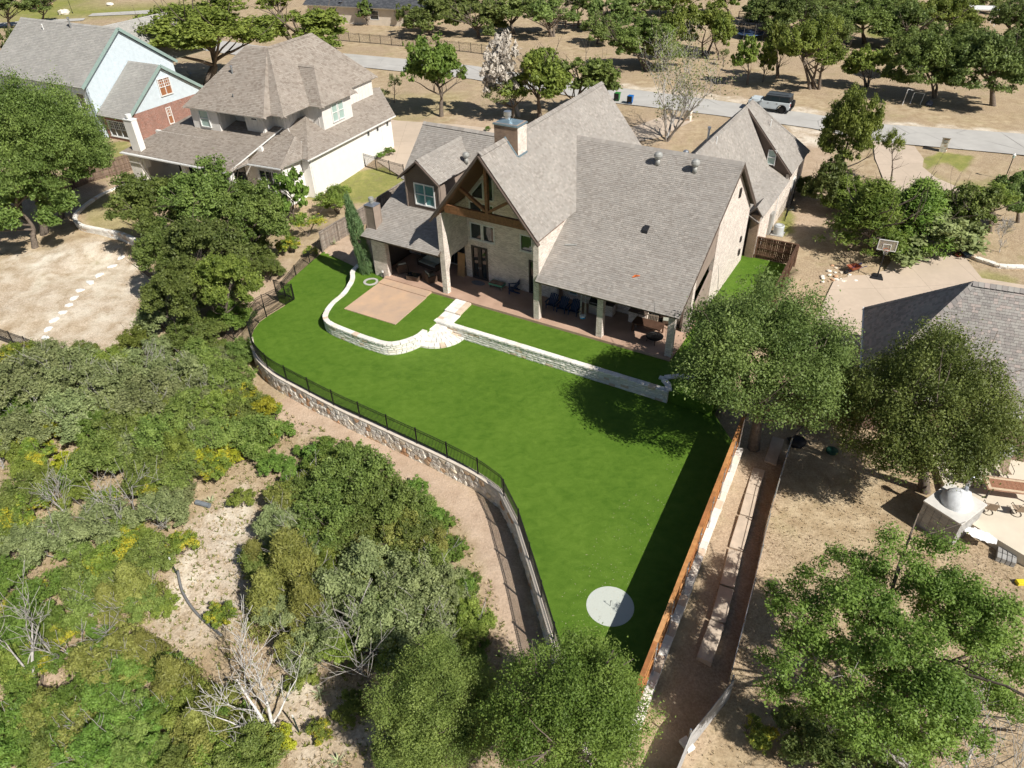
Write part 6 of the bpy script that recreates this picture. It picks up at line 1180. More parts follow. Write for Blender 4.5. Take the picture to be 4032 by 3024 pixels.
def yucca(label, p, s=.5):
    T_ = thing('yucca', label, 'yucca', (p[0], p[1], gz(p[0], p[1]) + .03)); g = random.Random(int(p[0] * 9)); mt = MAT.setdefault('yucca', m_plain('pale_yucca_blade', (.42, .46, .26), .6, .15, 4))
    for i in range(22): a = g.uniform(0, 6.28); e = g.uniform(.15, 1.2); d = V((math.cos(a) * math.cos(e), math.sin(a) * math.cos(e), math.sin(e))) * s * g.uniform(.8, 1.1); w = V((-math.sin(a), math.cos(a), 0)) * .03; MB().add([-w, w, d * .5 + w * .8, d, d * .5 - w * .8], [(0, 1, 2, 3, 4)]).build('blade', mt, T_)
yucca('spiky pale yucca on the bare path at the bottom', (-9.62,18.82,-2.41)); yucca('spiky pale yucca near the drain pipe', (-18.77,31.48,-2.13)); yucca('pale yucca at the bottom edge below the bare path', (-8.23,15.66,-2.47)); yucca('pale yucca at the foot of the grey picket fence', (-16.15,61.84,0.3), .65)
# fallen leaves blown onto the turf
g_ = np.random.RandomState(12); vs = []; fs = []; A = [(11.2,33.49,0), (6.25,24,0), (4.06,19.76,0), (2.25,18.86,0), (1.81,21.9,0), (5.58,27.9,0)]; xs = [q[0] for q in A]; ys = [q[1] for q in A]; k = 0
while k < 230:
    x, y = g_.uniform(min(xs), max(xs)), g_.uniform(min(ys), max(ys))
    if not pt_in(x, y, A): continue
    s_ = g_.uniform(.012, .03); a = g_.uniform(0, 6.28); dx, dy = math.cos(a) * s_, math.sin(a) * s_; i = len(vs); vs += [(x - dx, y - dy, .012), (x + dy * .6, y - dx * .6, .03), (x + dx, y + dy, .015), (x - dy * .6, y + dx * .6, .012)]; fs.append((i, i + 1, i + 2, i + 3)); k += 1
o = ob('fallen_leaves', mesh('fallen_leaves', vs, fs, m_plain('pale_dead_leaf', (.55, .48, .36), .8))); o['kind'] = 'stuff'; o['label'] = 'pale fallen leaves scattered over the lower lawn'; o['category'] = 'leaves'

# ---------------------------------------------------------------- vegetation
def leaf_mesh(name, seed, n, size, nclump, kind='oak', aspect=.5, lobes=11, cs=1.0):
    """unit crown (radius about 1) of small leaf faces gathered in clumps, the clumps in uneven lobes"""
    g = np.random.RandomState(seed)
    def sph(k): d = g.normal(size=(k, 3)); return d / np.linalg.norm(d, axis=1)[:, None]
    d = sph(nclump)
    if kind in ('oak', 'shrub', 'sparse'):
        L = sph(lobes); L[:, 2] = np.abs(L[:, 2]) * .95 - (.30 if kind == 'oak' else .25); lr = .20 + .24 * g.rand(lobes); L *= (.98 - lr * .9)[:, None] * (.85 + .25 * g.rand(lobes))[:, None]
        L[0] = (0, 0, .1); lr[0] = .48
        j = g.randint(0, lobes, nclump); d[:, 2] = np.where(d[:, 2] < -.3, d[:, 2] * .4, d[:, 2])
        cc = L[j] + d * (lr[j] * (.62 + .42 * g.rand(nclump)))[:, None]; cr_ = (.042 + .075 * g.rand(nclump)) * (cs if kind == 'oak' else 1.25)
    elif kind == 'juniper':
        h = g.rand(nclump) ** .8; a = g.rand(nclump) * 6.283; rad_ = (1 - h) ** .75 * (.45 + .55 * g.rand(nclump)); cc = np.stack([np.cos(a) * rad_ * .9, np.sin(a) * rad_ * .9, h * 1.7 - .75 - rad_ * .15], 1); cr_ = .07 + .10 * g.rand(nclump)
    else:
        h = g.rand(nclump); a = g.rand(nclump) * 6.283; w = np.where(h > .7, (1 - h) / .3, 1) * .75 + .1; cc = np.stack([np.cos(a) * w * .6, np.sin(a) * w * .6, h * 2 - 1], 1); cr_ = .10 + .09 * g.rand(nclump)
    wt = cr_ ** 2; k = g.choice(nclump, n, p=wt / wt.sum()); v = sph(n)
    v[:, 2] = np.where(v[:, 2] < -.2, v[:, 2] * .3, v[:, 2]); rl = g.rand(n) ** .5; tail = g.rand(n) < .12; rl = np.where(tail, rl * 1.7, rl)
    p = cc[k] + v * (cr_[k] * rl)[:, None] * 1.25
    nr = v * .8 + g.normal(size=(n, 3)) * .65 + np.array([0, 0, .55]); nr /= np.linalg.norm(nr, axis=1)[:, None]
    rnd = g.normal(size=(n, 3))
    if kind in ('juniper', 'column'): rnd = rnd * .5 + v * .6 + np.array([0, 0, 1.1])
    t_ = np.cross(nr, rnd); t_ /= np.linalg.norm(t_, axis=1)[:, None] + 1e-9; b = np.cross(nr, t_)
    if kind in ('juniper', 'column'): t_, b = b, t_
    s = size * (.6 + .8 * g.rand(n)); w = s * aspect * (.8 + .4 * g.rand(n))
    q = np.stack([p - t_ * s[:, None], p + b * w[:, None] - nr * (s * .15)[:, None], p + t_ * s[:, None], p - b * w[:, None] - nr * (s * .15)[:, None]], 1).reshape(-1, 3)
    me = D.meshes.new(name); me.vertices.add(4 * n); me.vertices.foreach_set('co', q.astype(np.float32).ravel()); me.loops.add(4 * n); me.loops.foreach_set('vertex_index', np.arange(4 * n)); me.polygons.add(n); me.polygons.foreach_set('loop_start', np.arange(0, 4 * n, 4)); me.update(); return me
LM = {}
def leafset(key, seeds, **kw):
    LM[key] = [leaf_mesh('crown', s, **kw) for s in seeds]
leafset('oakX', (1, 2), n=120000, size=.0122, nclump=760, kind='oak', aspect=.55, lobes=32, cs=1.25)
leafset('oakG', (41,), n=105000, size=.0112, nclump=470, kind='oak', aspect=.5, lobes=30, cs=.82)
leafset('oakL', (33, 34, 35), n=34000, size=.026, nclump=330, kind='oak', aspect=.55, lobes=20)
leafset('oakM', (4, 5, 6), n=14000, size=.042, nclump=170, kind='oak', aspect=.55, lobes=16)
leafset('oakS', (7, 8), n=5600, size=.066, nclump=90, kind='oak', aspect=.55, lobes=13)
leafset('shrub', (11, 12, 13, 14), n=17000, size=.032, nclump=170, kind='shrub', aspect=.5, lobes=15)
leafset('sumac', (15, 16), n=9000, size=.055, nclump=110, kind='shrub', aspect=.34, lobes=9)
leafset('juniper', (21, 22), n=16000, size=.045, nclump=230, kind='juniper', aspect=.24)
leafset('cypress', (25,), n=15000, size=.06, nclump=240, kind='column', aspect=.25)
leafset('sparse', (31, 32), n=3600, size=.042, nclump=110, kind='sparse', aspect=.45, lobes=10)
LC = {
 'oak': m_leaf('oak_leaf', (.085, .132, .026), (.255, .325, .080), .34), 'deep': m_leaf('dark_oak_leaf', (.080, .126, .028), (.240, .305, .084), .34), 'grey': m_leaf('silvery_oak_leaf', (.140, .175, .060), (.370, .410, .170), .3),
 'elm': m_leaf('elm_leaf', (.110, .158, .024), (.315, .375, .076), .35), 'bright': m_leaf('bright_leaf', (.090, .172, .024), (.275, .400, .080), .36), 'olive': m_leaf('juniper_leaf', (.150, .170, .032), (.385, .390, .105), .28),
 'yellow': m_leaf('yellowing_leaf', (.24, .27, .02), (.58, .56, .05), .35), 'mixed': m_leaf('turning_leaf', (.125, .195, .028), (.330, .410, .075), .34, (.56, .50, .05)), 'jun': m_leaf('green_juniper_leaf', (.080, .145, .020), (.255, .340, .062), .28),
 's1': m_leaf('scrub_leaf', (.135, .190, .028), (.385, .450, .095), .36), 's2': m_leaf('scrub_oak_leaf', (.115, .175, .034), (.335, .415, .105), .36), 's3': m_leaf('grey_scrub_leaf', (.150, .190, .070), (.395, .445, .195), .33),
 'cyp': m_leaf('cypress_leaf', (.085, .150, .062), (.210, .320, .125), .22), 'blossom': m_leaf('dry_pale_leaf', (.42, .37, .32), (.66, .60, .53), .25), 'far': m_leaf('far_oak_leaf', (.100, .150, .036), (.290, .360, .100), .36)}
def limb(mb, p, d, L, r, depth, rng, spread=.7, up=.25, n=5, leaf=None):
    p = V(p); d = V(d).normalized(); pts = [p]; rs = [r]; segs = 4
    for i in range(segs):
        d = (d + V((rng.uniform(-1, 1), rng.uniform(-1, 1), rng.uniform(-.6, .8) + up * .3)) * .22).normalized(); p = p + d * (L / segs); pts.append(p.copy()); rs.append(max(r * (1 - .7 * (i + 1) / segs), .011))
    mb.tube(pts, rs, 5 if r > .05 else 3, False)
    if leaf is not None: leaf.append(pts[-1])
    if depth:
        for k in range(n):
            i = rng.randint(1, segs); a = V((rng.uniform(-1, 1), rng.uniform(-1, 1), rng.uniform(-.3, 1) + up)); nd = (d * (1 - spread * .5) + a.normalized() * spread).normalized()
            limb(mb, pts[i], nd, L * rng.uniform(.45, .72), max(rs[i] * .68, .012), depth - 1, rng, spread, up, n, leaf)
MARKS = []
def mark(p, text): MARKS.append((p[0], p[1], text, {}))
for p_, t_ in (((-19.61,31.41,-2.14), 'the grey drain pipe'), ((-19.06,26.21,-2.34), 'the upper steel stake'), ((-10.29,17.09,-2.49), 'the lower steel stake'), ((-11.95,17.63,-2.6), 'the silver dead tree'), ((-9.62,18.82,-2.41), 'the yucca on the path'), ((-19.02,37.17,-1.6), "the vivid yellow path-side shrub"), ((-34.71,38,-2.54), "the yellow shrub at the left edge"), ((-32.37,38.91,-2.37), 'the low yellow thicket shrub'), ((-24.04,19.7,-3.14), "the forked grey trunk at lower left"),
    ((-23.43,31.23,-2.27), "the pale branches over the yellow thicket"), ((-27.12,30.92,-2.61), 'the second pale snag'), ((-7.31,19.77,-2.11), "the grey dead twigs in the silvery oaks"), ((-34.12,46.02,-1.6), 'the lower yard fence'), ((-22.05,48.39,-1.39), "the end of the boundary fence"), ((-11.57,35.01,-1.41), "the upper bend of the soil track"), ((-2.99,25.87,-1.48), "the middle of the soil track"), ((-1.43,19.98,-1.57), "the lower end of the soil track"), ((-23.27,16.21,-3.29), 'the bottom left corner'), ((-14.17,15.79,-2.98), "the bottom edge below the silver dead tree"), ((-18.85,15.96,-3.05), "the bottom edge right of the corner")): mark(p_, t_)
WORD = {'s1': 'yellow-green', 's2': 'mid-green', 's3': 'silvery', 'oak': 'mid-green', 'grey': 'silvery', 'deep': 'dark green', 'elm': 'yellow-green', 'bright': 'bright green', 'olive': 'olive', 'mixed': 'green-and-yellow', 'yellow': 'yellow'}
ORD = ['nearest', 'second nearest', 'third nearest', 'fourth nearest', 'fifth nearest', 'sixth nearest', 'seventh nearest', 'eighth nearest', 'ninth nearest', 'tenth nearest', 'eleventh nearest', 'twelfth nearest']
PEND = []
def name_all():                                   # each scrub plant is told apart by its look and the landmark it grows by
    by = {}
    for o, kind in PEND:
        x, y = o.location[:2]; k = min(range(len(MARKS)), key=lambda i: (MARKS[i][0] - x) ** 2 + (MARKS[i][1] - y) ** 2); by.setdefault((k, kind), []).append(((MARKS[k][0] - x) ** 2 + (MARKS[k][1] - y) ** 2, o))
    for (k, kind), L in by.items():
        for i, (d, o) in enumerate(sorted(L, key=lambda q: q[0])): o['label'] = kind + ', ' + ORD[min(i, 11)] + ' of those to ' + MARKS[k][2]
VR = random.Random(77)
def tree(label, tp, crown='oakL', col='oak', name='oak_tree', cat='tree', group=None, trunks=1, bark='bark', flat=1.0, twigs=0, depthr=1.0, lean=None):
    """tp = base x,y,z, crown-centre offset dx, height hz, radii rx, rz"""
    x, y, z, dx, hz, rx, rz = tp
    if crown[:4] == 'oakM' or crown == 'oakS' or (crown == 'oakL' and y > 80): k_ = .98 if y > 100 else 1.0; rx *= 1.15 * k_; rz *= 1.35 * k_; hz -= rz * .15
    T_ = thing(name, label, cat, (x, y, z), 0, group); rng = random.Random(int(abs(x * 131 + y * 977)) + 5)
    mb = MB(); c = V((dx, 0, hz)); r0_ = max(.05, .055 * rx + .02 * hz * .3)
    for k in range(trunks):
        o = V((rng.uniform(-.25, .25) * rx * .5, rng.uniform(-.2, .2) * rx * .4, 0)) if trunks > 1 else V((0, 0, 0)); tp_ = c + V((rng.uniform(-.3, .3) * rx, rng.uniform(-.3, .3) * rx, -.1 * rz)) * (1 if trunks > 1 else .35)
        mid = (o + tp_) / 2 + V((rng.uniform(-.1, .1) * rx, rng.uniform(-.1, .1) * rx, 0)); pts = smooth_path([o - V((0, 0, .3)), o + (mid - o) * .5, mid, tp_], 3); m_ = len(pts)
        rr = r0_ / (1 if trunks == 1 else 1.4); mb.tube(pts, [rr * (1.25 - .95 * i / (m_ - 1)) for i in range(m_)], 7, False)
        for q in range(9 if trunks == 1 else 4):
            i = rng.randint(m_ // 2, m_ - 1); a = rng.uniform(0, 6.28); limb(mb, pts[i], (math.cos(a), math.sin(a), .6), rx * rng.uniform(.55, 1.0), rr * .42, 1, rng, .7, .3, 3)
    mb.build('trunk', MAT[bark], T_, True)
    me_ = LM[crown][rng.randint(0, len(LM[crown]) - 1)]
    o = D.objects.new('crown', me_); COL.objects.link(o); o.parent = T_; o.location = c; o.scale = (rx, rx * depthr, rz * flat); o.rotation_euler = (0, 0, rng.uniform(0, 6.28))
    if crown in ('cypress', 'juniper'): o.rotation_euler = (0, 0, 0) if lean is None else (lean[0], lean[1], 0)
    setmat(o, col); return T_
def setmat(o, col):
    if len(o.data.materials) == 0: o.data.materials.append(None)
    o.material_slots[0].link = 'OBJECT'; o.material_slots[0].material = LC[col]
def bush(label, bp, crown='shrub', col='oak', name='shrub', cat='shrub', group=None, tall=.8, stems=True, twig=0):
    x, y, z, r_ = bp; r_ *= {'scrub_oak': 1.18, 'sumac': 1.0, 'scrub_juniper': 1.25}.get(name, 1.12); T_ = thing(name, label, cat, (x, y, z), 0, group); rng = random.Random(int(abs(x * 517 + y * 313)) + 3)
    if stems:
        mb = MB()
        for k in range(4 + twig):
            a = rng.uniform(0, 6.28); limb(mb, (rng.uniform(-.1, .1) * r_, rng.uniform(-.1, .1) * r_, -.05), (math.cos(a) * .6, math.sin(a) * .6, 1), r_ * rng.uniform(.7, 1.15), .02 + .012 * r_, 1 if not twig else 2, rng, .7, .2, 3)
        mb.build('stems', MAT['bark_pale' if twig else 'bark'], T_, True)
    o = D.objects.new('foliage', LM[crown][rng.randint(0, len(LM[crown]) - 1)]); COL.objects.link(o); o.parent = T_; o.location = (0, 0, r_ * .55 * tall / .8); o.scale = (r_ * rng.uniform(.92, 1.12), r_ * rng.uniform(.92, 1.12), r_ * tall); o.rotation_euler = (0, 0, rng.uniform(0, 6.28)); setmat(o, col); return T_
def bare(label, p, h, spread, name='dead_tree', leaves=0, col='oak', stems=1, r=None, lean=(0, 0), depth=3, bark='bark_pale', n=4, cat='bare tree'):
    T_ = thing(name, label, cat, p); rng = random.Random(int(abs(p[0] * 91 + p[1] * 37)) + 1); mb = MB(); tips = []; r = r or .03 * h
    for k in range(stems):
        a = rng.uniform(0, 6.28); s_ = spread if stems > 1 else .15; d = V((math.cos(a) * s_ * .6 + lean[0], math.sin(a) * s_ * .6 + lean[1], 1))
        limb(mb, (0, 0, -.2), d, h * .62, r, depth, rng, spread, .2, n, tips)
    mb.build('trunk', MAT[bark], T_, True)
    if leaves:
        g = np.random.RandomState(3); vs = []; fs = []
        for q in tips:
            for k in range(leaves):
                c = q + V(g.normal(size=3) * .12 * h / 6); s_ = .05 * h / 4; t_ = V(g.normal(size=3)).normalized() * s_; b = t_.cross(V(g.normal(size=3))).normalized() * s_ * .55; i = len(vs); vs += [c - t_, c + b, c + t_, c - b]; fs.append((i, i + 1, i + 2, i + 3))
        ob('leaves', mesh('leaves', vs, fs, LC[col]), T_)
    return T_
# ---- big individual trees
tree('large round live oak whose shadow falls across the lawn, right of the patio', (14.91,33.22,-0.6,-0.93,7.04,5.35,5.79), 'oakX', 'deep')
tree('spreading live oak in front of the right-edge house, beside the brick oven', (23.8,29.29,-0.73,-1.89,6.28,4.64,5.74), 'oakX', 'oak')
tree('large open oak filling the lower right corner of the right yard', (17.11,15.24,-1.34,-2.92,7.04,5.07,4.72), 'oakG', 'bright', trunks=4)
tree('dense live oak at the bottom middle covering the tip of the lawn', (2.22,13.46,-1.45,-0.49,6.08,3.34,3.34), 'oakX', 'bright')
tree('darker oak left of the bottom-middle oak, casting deep shade', (-3.45,15.39,-1.99,0.12,4.9,2.75,2.57), 'oakX', 's2')
for lb, tp_, cl in (('oak in front of the white porch, leftmost crown over the cream wall', (-33.31,62.95,-1.22,0.79,5.13,3.72,4.02), 'oak'), ('tallest oak crown in front of the white porch', (-27.91,61.69,-0.75,1.09,5.46,4.34,4.63), 'oak'), ('oak crown between the porch oaks and the young bright tree', (-23.32,59.43,-0.45,0.93,4.7,3.31,3.96), 'oak'),
    ('low oak crown above the stepping stones, left of the gate', (-30.38,55.38,-1.47,1.07,4,2.96,3.43), 'oak'), ('drooping oak crown in the middle of the left clump', (-25.89,54.39,-1.04,1.08,4.57,3.81,3.88), 'deep'), ('small oak crown nearest the yard side of the boundary fence', (-26.6,49.22,-1.42,1.09,4.23,2.78,3.14), 'oak'), ('oak crown directly left of the garden gate', (-22.98,49.66,-1.39,1.21,4.63,2.65,3.15), 'elm')): tree(lb, tp_, 'oakL', cl, flat=1.1)
tree('large oak at the left edge in front of the blue house', (-47.04,68.62,-0.8,3.58,8.63,5.9,8.08), 'oakX', 'oak')
tree('second oak crown between the blue house oak and the plank fence', (-46.67,71.61,-0.39,2.66,6.06,4.37,4.84), 'oakL', 'oak')
tree('oak crown at the left edge over the blue house brick corner', (-51.26,72.03,-0.42,3.32,8.14,4.32,5.46), 'oakL', 'elm')
tree('dark oak at the left edge below the plank fence', (-46.88,66.17,-1.14,0.61,4.58,4.85,4.85), 'oakL', 'oak')
tree('broad feathery tree rising behind the white stucco house', (-45.12,115.95,0.9,1.27,8.65,10.09,5.04), 'oakL', 'elm')
tree('round tree behind the right shoulder of the white stucco roof', (-34.36,132.49,0.79,0.65,5.18,7.32,4.01), 'oakM', 'elm')
tree('upright green tree on the front lawn between the two driveways', (-8.29,97.83,0.94,-0.23,6.46,3.88,4.59), 'oakM', 'bright')
tree('left one of the twin round oaks behind the timber gable', (4.72,95.56,1,-0.4,6.02,4.16,4.05), 'oakM', 'elm')
tree('right one of the twin round oaks behind the timber gable', (8.88,96.43,0.96,0.76,4.86,4.58,3.52), 'oakM', 'oak')
tree('pale dry-leaved tree left of the twin oaks', (2.04,96.6,1,-2.05,5.89,3.21,4.55), 'oakS', 'blossom', bark='bark_pale')
tree('grey-green leafy lower crown mixed into the pale dry-leaved tree', (1.29,95.5,1,-0.52,3.08,3.24,2.65), 'sparse', 'grey')
tree('tall cedar elm by the garage wing, next to the street', (32.62,67.32,0.89,-0.05,6.36,3.2,6.05), 'oakL', 'elm', depthr=.9)
tree('lower dark crown at the foot of the tall cedar elm', (31.49,65.25,0.85,-0.95,3.02,2.26,3.04), 'oakM', 'deep')
tree('vivid green juniper at the top of the right driveway', (31.8,56.3,0.66,-1.16,3.46,4.58,2.79), 'juniper', 'jun', name='juniper_tree')
tree('second vivid green juniper beside the first, nearer the hoop', (35.97,57.02,0.61,-1.23,3.27,4.4,2.75), 'juniper', 'jun', name='juniper_tree')
tree('grey-green elm leaning over the basketball hoop', (35.97,57.9,0.62,-1.09,2.23,5.01,2.61), 'oakM', 'grey')
tree('thin young elm growing from the juniper towards the street', (39.53,70.91,0.92,-1.05,3.61,1.29,2.54), 'sparse', 'elm')
tree('slender leafy tree behind the stone border wall', (39.87,57.13,0.64,-0.78,3.87,2.42,2.42), 'oakM', 'oak')
tree('dark bush-like oak at the right edge behind the dead sapling', (46.81,60.88,0.89,-1.45,3.14,2.27,2.06), 'oakM', 'deep')
tree('scrubby oak between the driveway bend and the right edge', (43.33,59.17,0.89,-1.16,3.09,2.42,1.61), 'sparse', 'elm')
tree('spreading tree at the far left edge above the blue house', (-74.84,113.91,0.97,3.05,6.06,3.22,5.04), 'oakM', 'deep')
tree('young bright green tree at the corner of the white stucco house', (-21.59,67.85,-0.27,0.61,3.37,1.8,2.8), 'oakS', 'bright')
# ---- trees across the street
for i, (a, c_, col, lb) in enumerate((((-103.53,168.4,0.79,1.99,4.49,4.31,2.39), 'oakS', 'deep', 'dark oak in the top left corner of the park'), ((-99.15,173.31,0.82,2.04,3.71,3.94,2.46), 'oakS', 'deep', 'second park oak from the top left corner'),
    ((-46.78,166.99,0.97,0.95,3.44,4.29,2.1), 'oakS', 'elm', 'green tree left of the cream house roof'), ((-26.77,160.06,0.83,-0.06,2.77,2.03,2.58), 'oakS', 'oak', 'tall evergreen bush against the cream house wall'), ((-20.32,158.27,0.9,0.26,2.16,1.37,2.01), 'oakS', 'oak', 'smaller bush against the cream house wall'),
    ((-13.38,149.04,0.92,-0.07,3.95,5.33,3.87), 'oakM', 'far', 'oak right of the cream house, leftmost of the shaded row'), ((-4.12,145.6,0.95,-0.24,3.5,4.89,4.05), 'oakM', 'far', 'second oak in the shaded row across the street'), ((2.36,147.74,0.98,-0.33,4.23,5.11,3.41), 'oakM', 'far', 'third oak in the shaded row across the street'),
    ((9.07,143.89,0.92,-0.45,4.45,5.16,3.49), 'oakM', 'far', 'fourth oak in the shaded row across the street'), ((14.83,151.08,0.95,-0.14,4.37,3.91,3.04), 'oakM', 'far', 'tall oak behind the shaded row near the rail fence'),
    ((20.3,145.39,0.94,-0.63,3.65,3.79,3.54), 'oakM', 'deep', 'oak beside the dark rail fence'), ((21.93,118.29,0.94,-0.8,4.45,5.04,4.06), 'oakL', 'oak', 'big dense oak directly above the two bins'), ((24.89,118.41,0.96,0.19,3.65,3.52,3.87), 'oakM', 'elm', 'oak grown into the right side of the big dense oak'),
    ((29,125.16,1,-0.93,4.83,3.67,4.4), 'oakM', 'elm', 'lighter oak above the parked car, left of the paired trunks'), ((33.38,126.81,1,-0.32,5.06,4.08,3.86), 'oakM', 'elm', 'oak on two dark trunks left of the trampoline'), ((34.85,122.91,0.99,-0.78,3.76,2.03,3.05), 'oakS', 'elm', 'slim oak between the paired trunks and the trampoline'),
    ((35.13,108.2,0.97,-0.58,4.11,2.08,3.12), 'oakS', 'elm', 'small lone oak on the dry grass below the trampoline'), ((37.77,109.46,0.95,-0.3,3.03,1.65,2.51), 'oakS', 'elm', 'small oak just right of the lone oak'), ((40.49,111.26,0.93,-1,5.06,1.99,3.31), 'oakS', 'elm', 'slim oak left of the four-trunk oak'),
    ((43.82,105.43,0.94,-1.53,6.18,4.52,4.4), 'oakL', 'elm', 'four-trunk oak right behind the parked car'), ((51.07,139.85,0.93,-0.84,4.12,6.09,4.47), 'oakL', 'deep', 'dark oak at the top above the four-trunk oak'), ((50.97,105.19,0.91,-0.58,3.55,2.68,2.87), 'oakM', 'elm', 'compact oak between the four-trunk oak and the goal frame'),
    ((61.37,130.83,0.99,-1.46,4.29,5.74,3.83), 'oakL', 'oak', 'tall oak at the top with a thick dark trunk'), ((67.34,128.32,0.99,-1.08,3.53,4.91,4.15), 'oakL', 'deep', 'dense oak behind the goal frame'), ((57.96,99.6,0.87,-2.1,5.12,4.34,4.34), 'oakL', 'oak', 'oak on two trunks just right of the goal frame'),
    ((63.77,95.75,0.82,-2.17,5.59,5.11,4.77), 'oakL', 'deep', 'big oak at the right edge across the street'), ((77.14,134.04,0.98,-1.36,4,5.48,3.91), 'oakL', 'elm', 'pale green oak at the top right, left of the white canopy'), ((84.86,129.36,0.99,-0.75,3.88,4.56,3.8), 'oakL', 'deep', 'dark oak in the top right corner'),
    ((46.41,160.06,0.92,-2.31,2.97,3.68,2.76), 'oakS', 'bright', 'bright tree at the top edge above the trampoline'), ((50.08,150.43,0.89,0.21,3.55,3.91,3.04), 'oakM', 'deep', 'dark oak at the top edge right of the trampoline'), ((-7.21,176.19,0.97,-0.87,2.28,7.04,3.52), 'oakM', 'far', 'oak at the top edge behind the shaded row'),
    ((29.71,160.49,0.88,-1.22,3.37,5.53,3.68), 'oakM', 'far', 'oak at the top edge above the big dense oak'), ((77.56,112.25,0.91,-0.87,3.83,3.02,4.03), 'oakM', 'deep', 'oak half cut off by the right edge'), ((-35.06,178.78,0.84,-0.41,3.66,5.07,3.04), 'oakM', 'far', 'tree showing above the cream house roof'), ((16.79,137.07,0.95,-0.12,2.6,3.21,2.81), 'oakM', 'far', 'low oak left of the big dense oak'), ((54.42,126.69,0.99,-0.85,3.5,4.48,3.74), 'oakL', 'deep', 'oak in the shade behind the four-trunk oak'), ((57.79,110.33,0.99,-0.7,3.48,2.52,2.99), 'oakM', 'oak', 'oak just left of the goal frames'), ((69.32,112.97,0.98,-1.26,3.55,4.06,3.72), 'oakL', 'oak', 'oak between the two-trunk oak and the big edge oak'), ((62.43,152.86,0.92,0.22,2.8,5.3,3.54), 'oakL', 'deep', 'oak at the top edge above the four-trunk oak'), ((74.88,150.66,0.97,-0.94,3.19,5.23,3.48), 'oakL', 'far', 'oak at the top edge behind the thick-trunk oak'), ((91.72,152.42,0.99,-0.28,3.19,5.28,3.96), 'oakL', 'far', 'oak at the top edge behind the white canopy'), ((37.43,161.67,0.89,-0.4,3.36,4.64,3.71), 'oakM', 'elm', 'oak at the top edge above the paired trunks'))):
    tree(lb, a, c_, col, trunks=4 if 'four' in lb else (2 if 'two' in lb or 'paired' in lb else 1), group=None)
for lb, tp_ in (('taller sapling by the street left of the upright green tree', (-15.32,104.73,0.99,0.44,2.58,1.02,1.66)), ('short sapling leaning beside the taller one', (-15.91,101.5,0.93,-0.24,2.01,1.12,1.12)), ('sapling with bare trunk between trampoline and paired trunks', (34.5,119.47,0.97,-0.03,1.62,1,1.15))): tree(lb, tp_, 'sparse', 'grey', name='sapling')
# ---- bare and half-bare trees
bare('half-bare mesquite with sparse leaves in front of the street behind the gable', (19.23,85.5,0.96), 11.5, .85, 'mesquite_tree', 3, 'grey', 4, .17, depth=3, bark='bark_pale', n=5)
bare('silver dead tree standing above the open path at lower left', (-11.22,16.92,-2.52), 5.8, .8, stems=2, depth=3, n=5, r=.11, bark='bark_silver')
bare('leafless grey trunk at the lower left with a broken fork', (-23.93,19.48,-3.17), 6.5, .7, stems=1, depth=3, n=4, r=.13, lean=(.1, .3))
bare('bare grey sapling behind the stone border wall', (42.25,55.59,0.67), 3.2, .8, stems=1, depth=3, n=6, r=.05)
bare('dead grey limbs in the middle of the lower right oak', (18.33,15.24,-1.42), 8.0, .8, stems=1, depth=3, n=5, r=.16, lean=(-.25, .1))
bare('tangle of dead grey branches at the bottom right', (16.63,13.01,-1.37), 8.5, .9, stems=2, depth=3, n=5, r=.14)
bare('pale dead branches over the yellow thicket on the left', (-23.29,30.86,-2.29), 5.0, .9, stems=2, depth=2, n=6, r=.07)
bare('second pale dead snag left of the first in the left thicket', (-26.98,30.59,-2.65), 4.5, .9, stems=2, depth=2, n=6, r=.06)
bare('grey dead twigs inside the silvery oaks above the bare path', (-6.65,19.95,-2.04), 5.0, .9, stems=2, depth=2, n=6, r=.07)
bare('dead forked snag at the left edge beside the brown clearing', (-23.22,21.3,-2.91), 5.0, .8, stems=2, depth=2, n=6, r=.07, lean=(.3, .2))
# ---- the conifer by the patio
tree('tall narrow Italian cypress leaning at the corner of the patio', (-11.86,55.08,-0.02,-0.39,3.49,0.96,4), 'cypress', 'cyp', name='cypress_tree', lean=(0, -.11))
o = thing('planting_ring', 'round concrete ring at the foot of the cypress', 'edging', (-11.48,53.32,0.9)); MB().lathe([(.62, -.05), (.62, .05), (.42, .05), (.42, -.05)], 28).build('ring', MAT['street'], o, False)
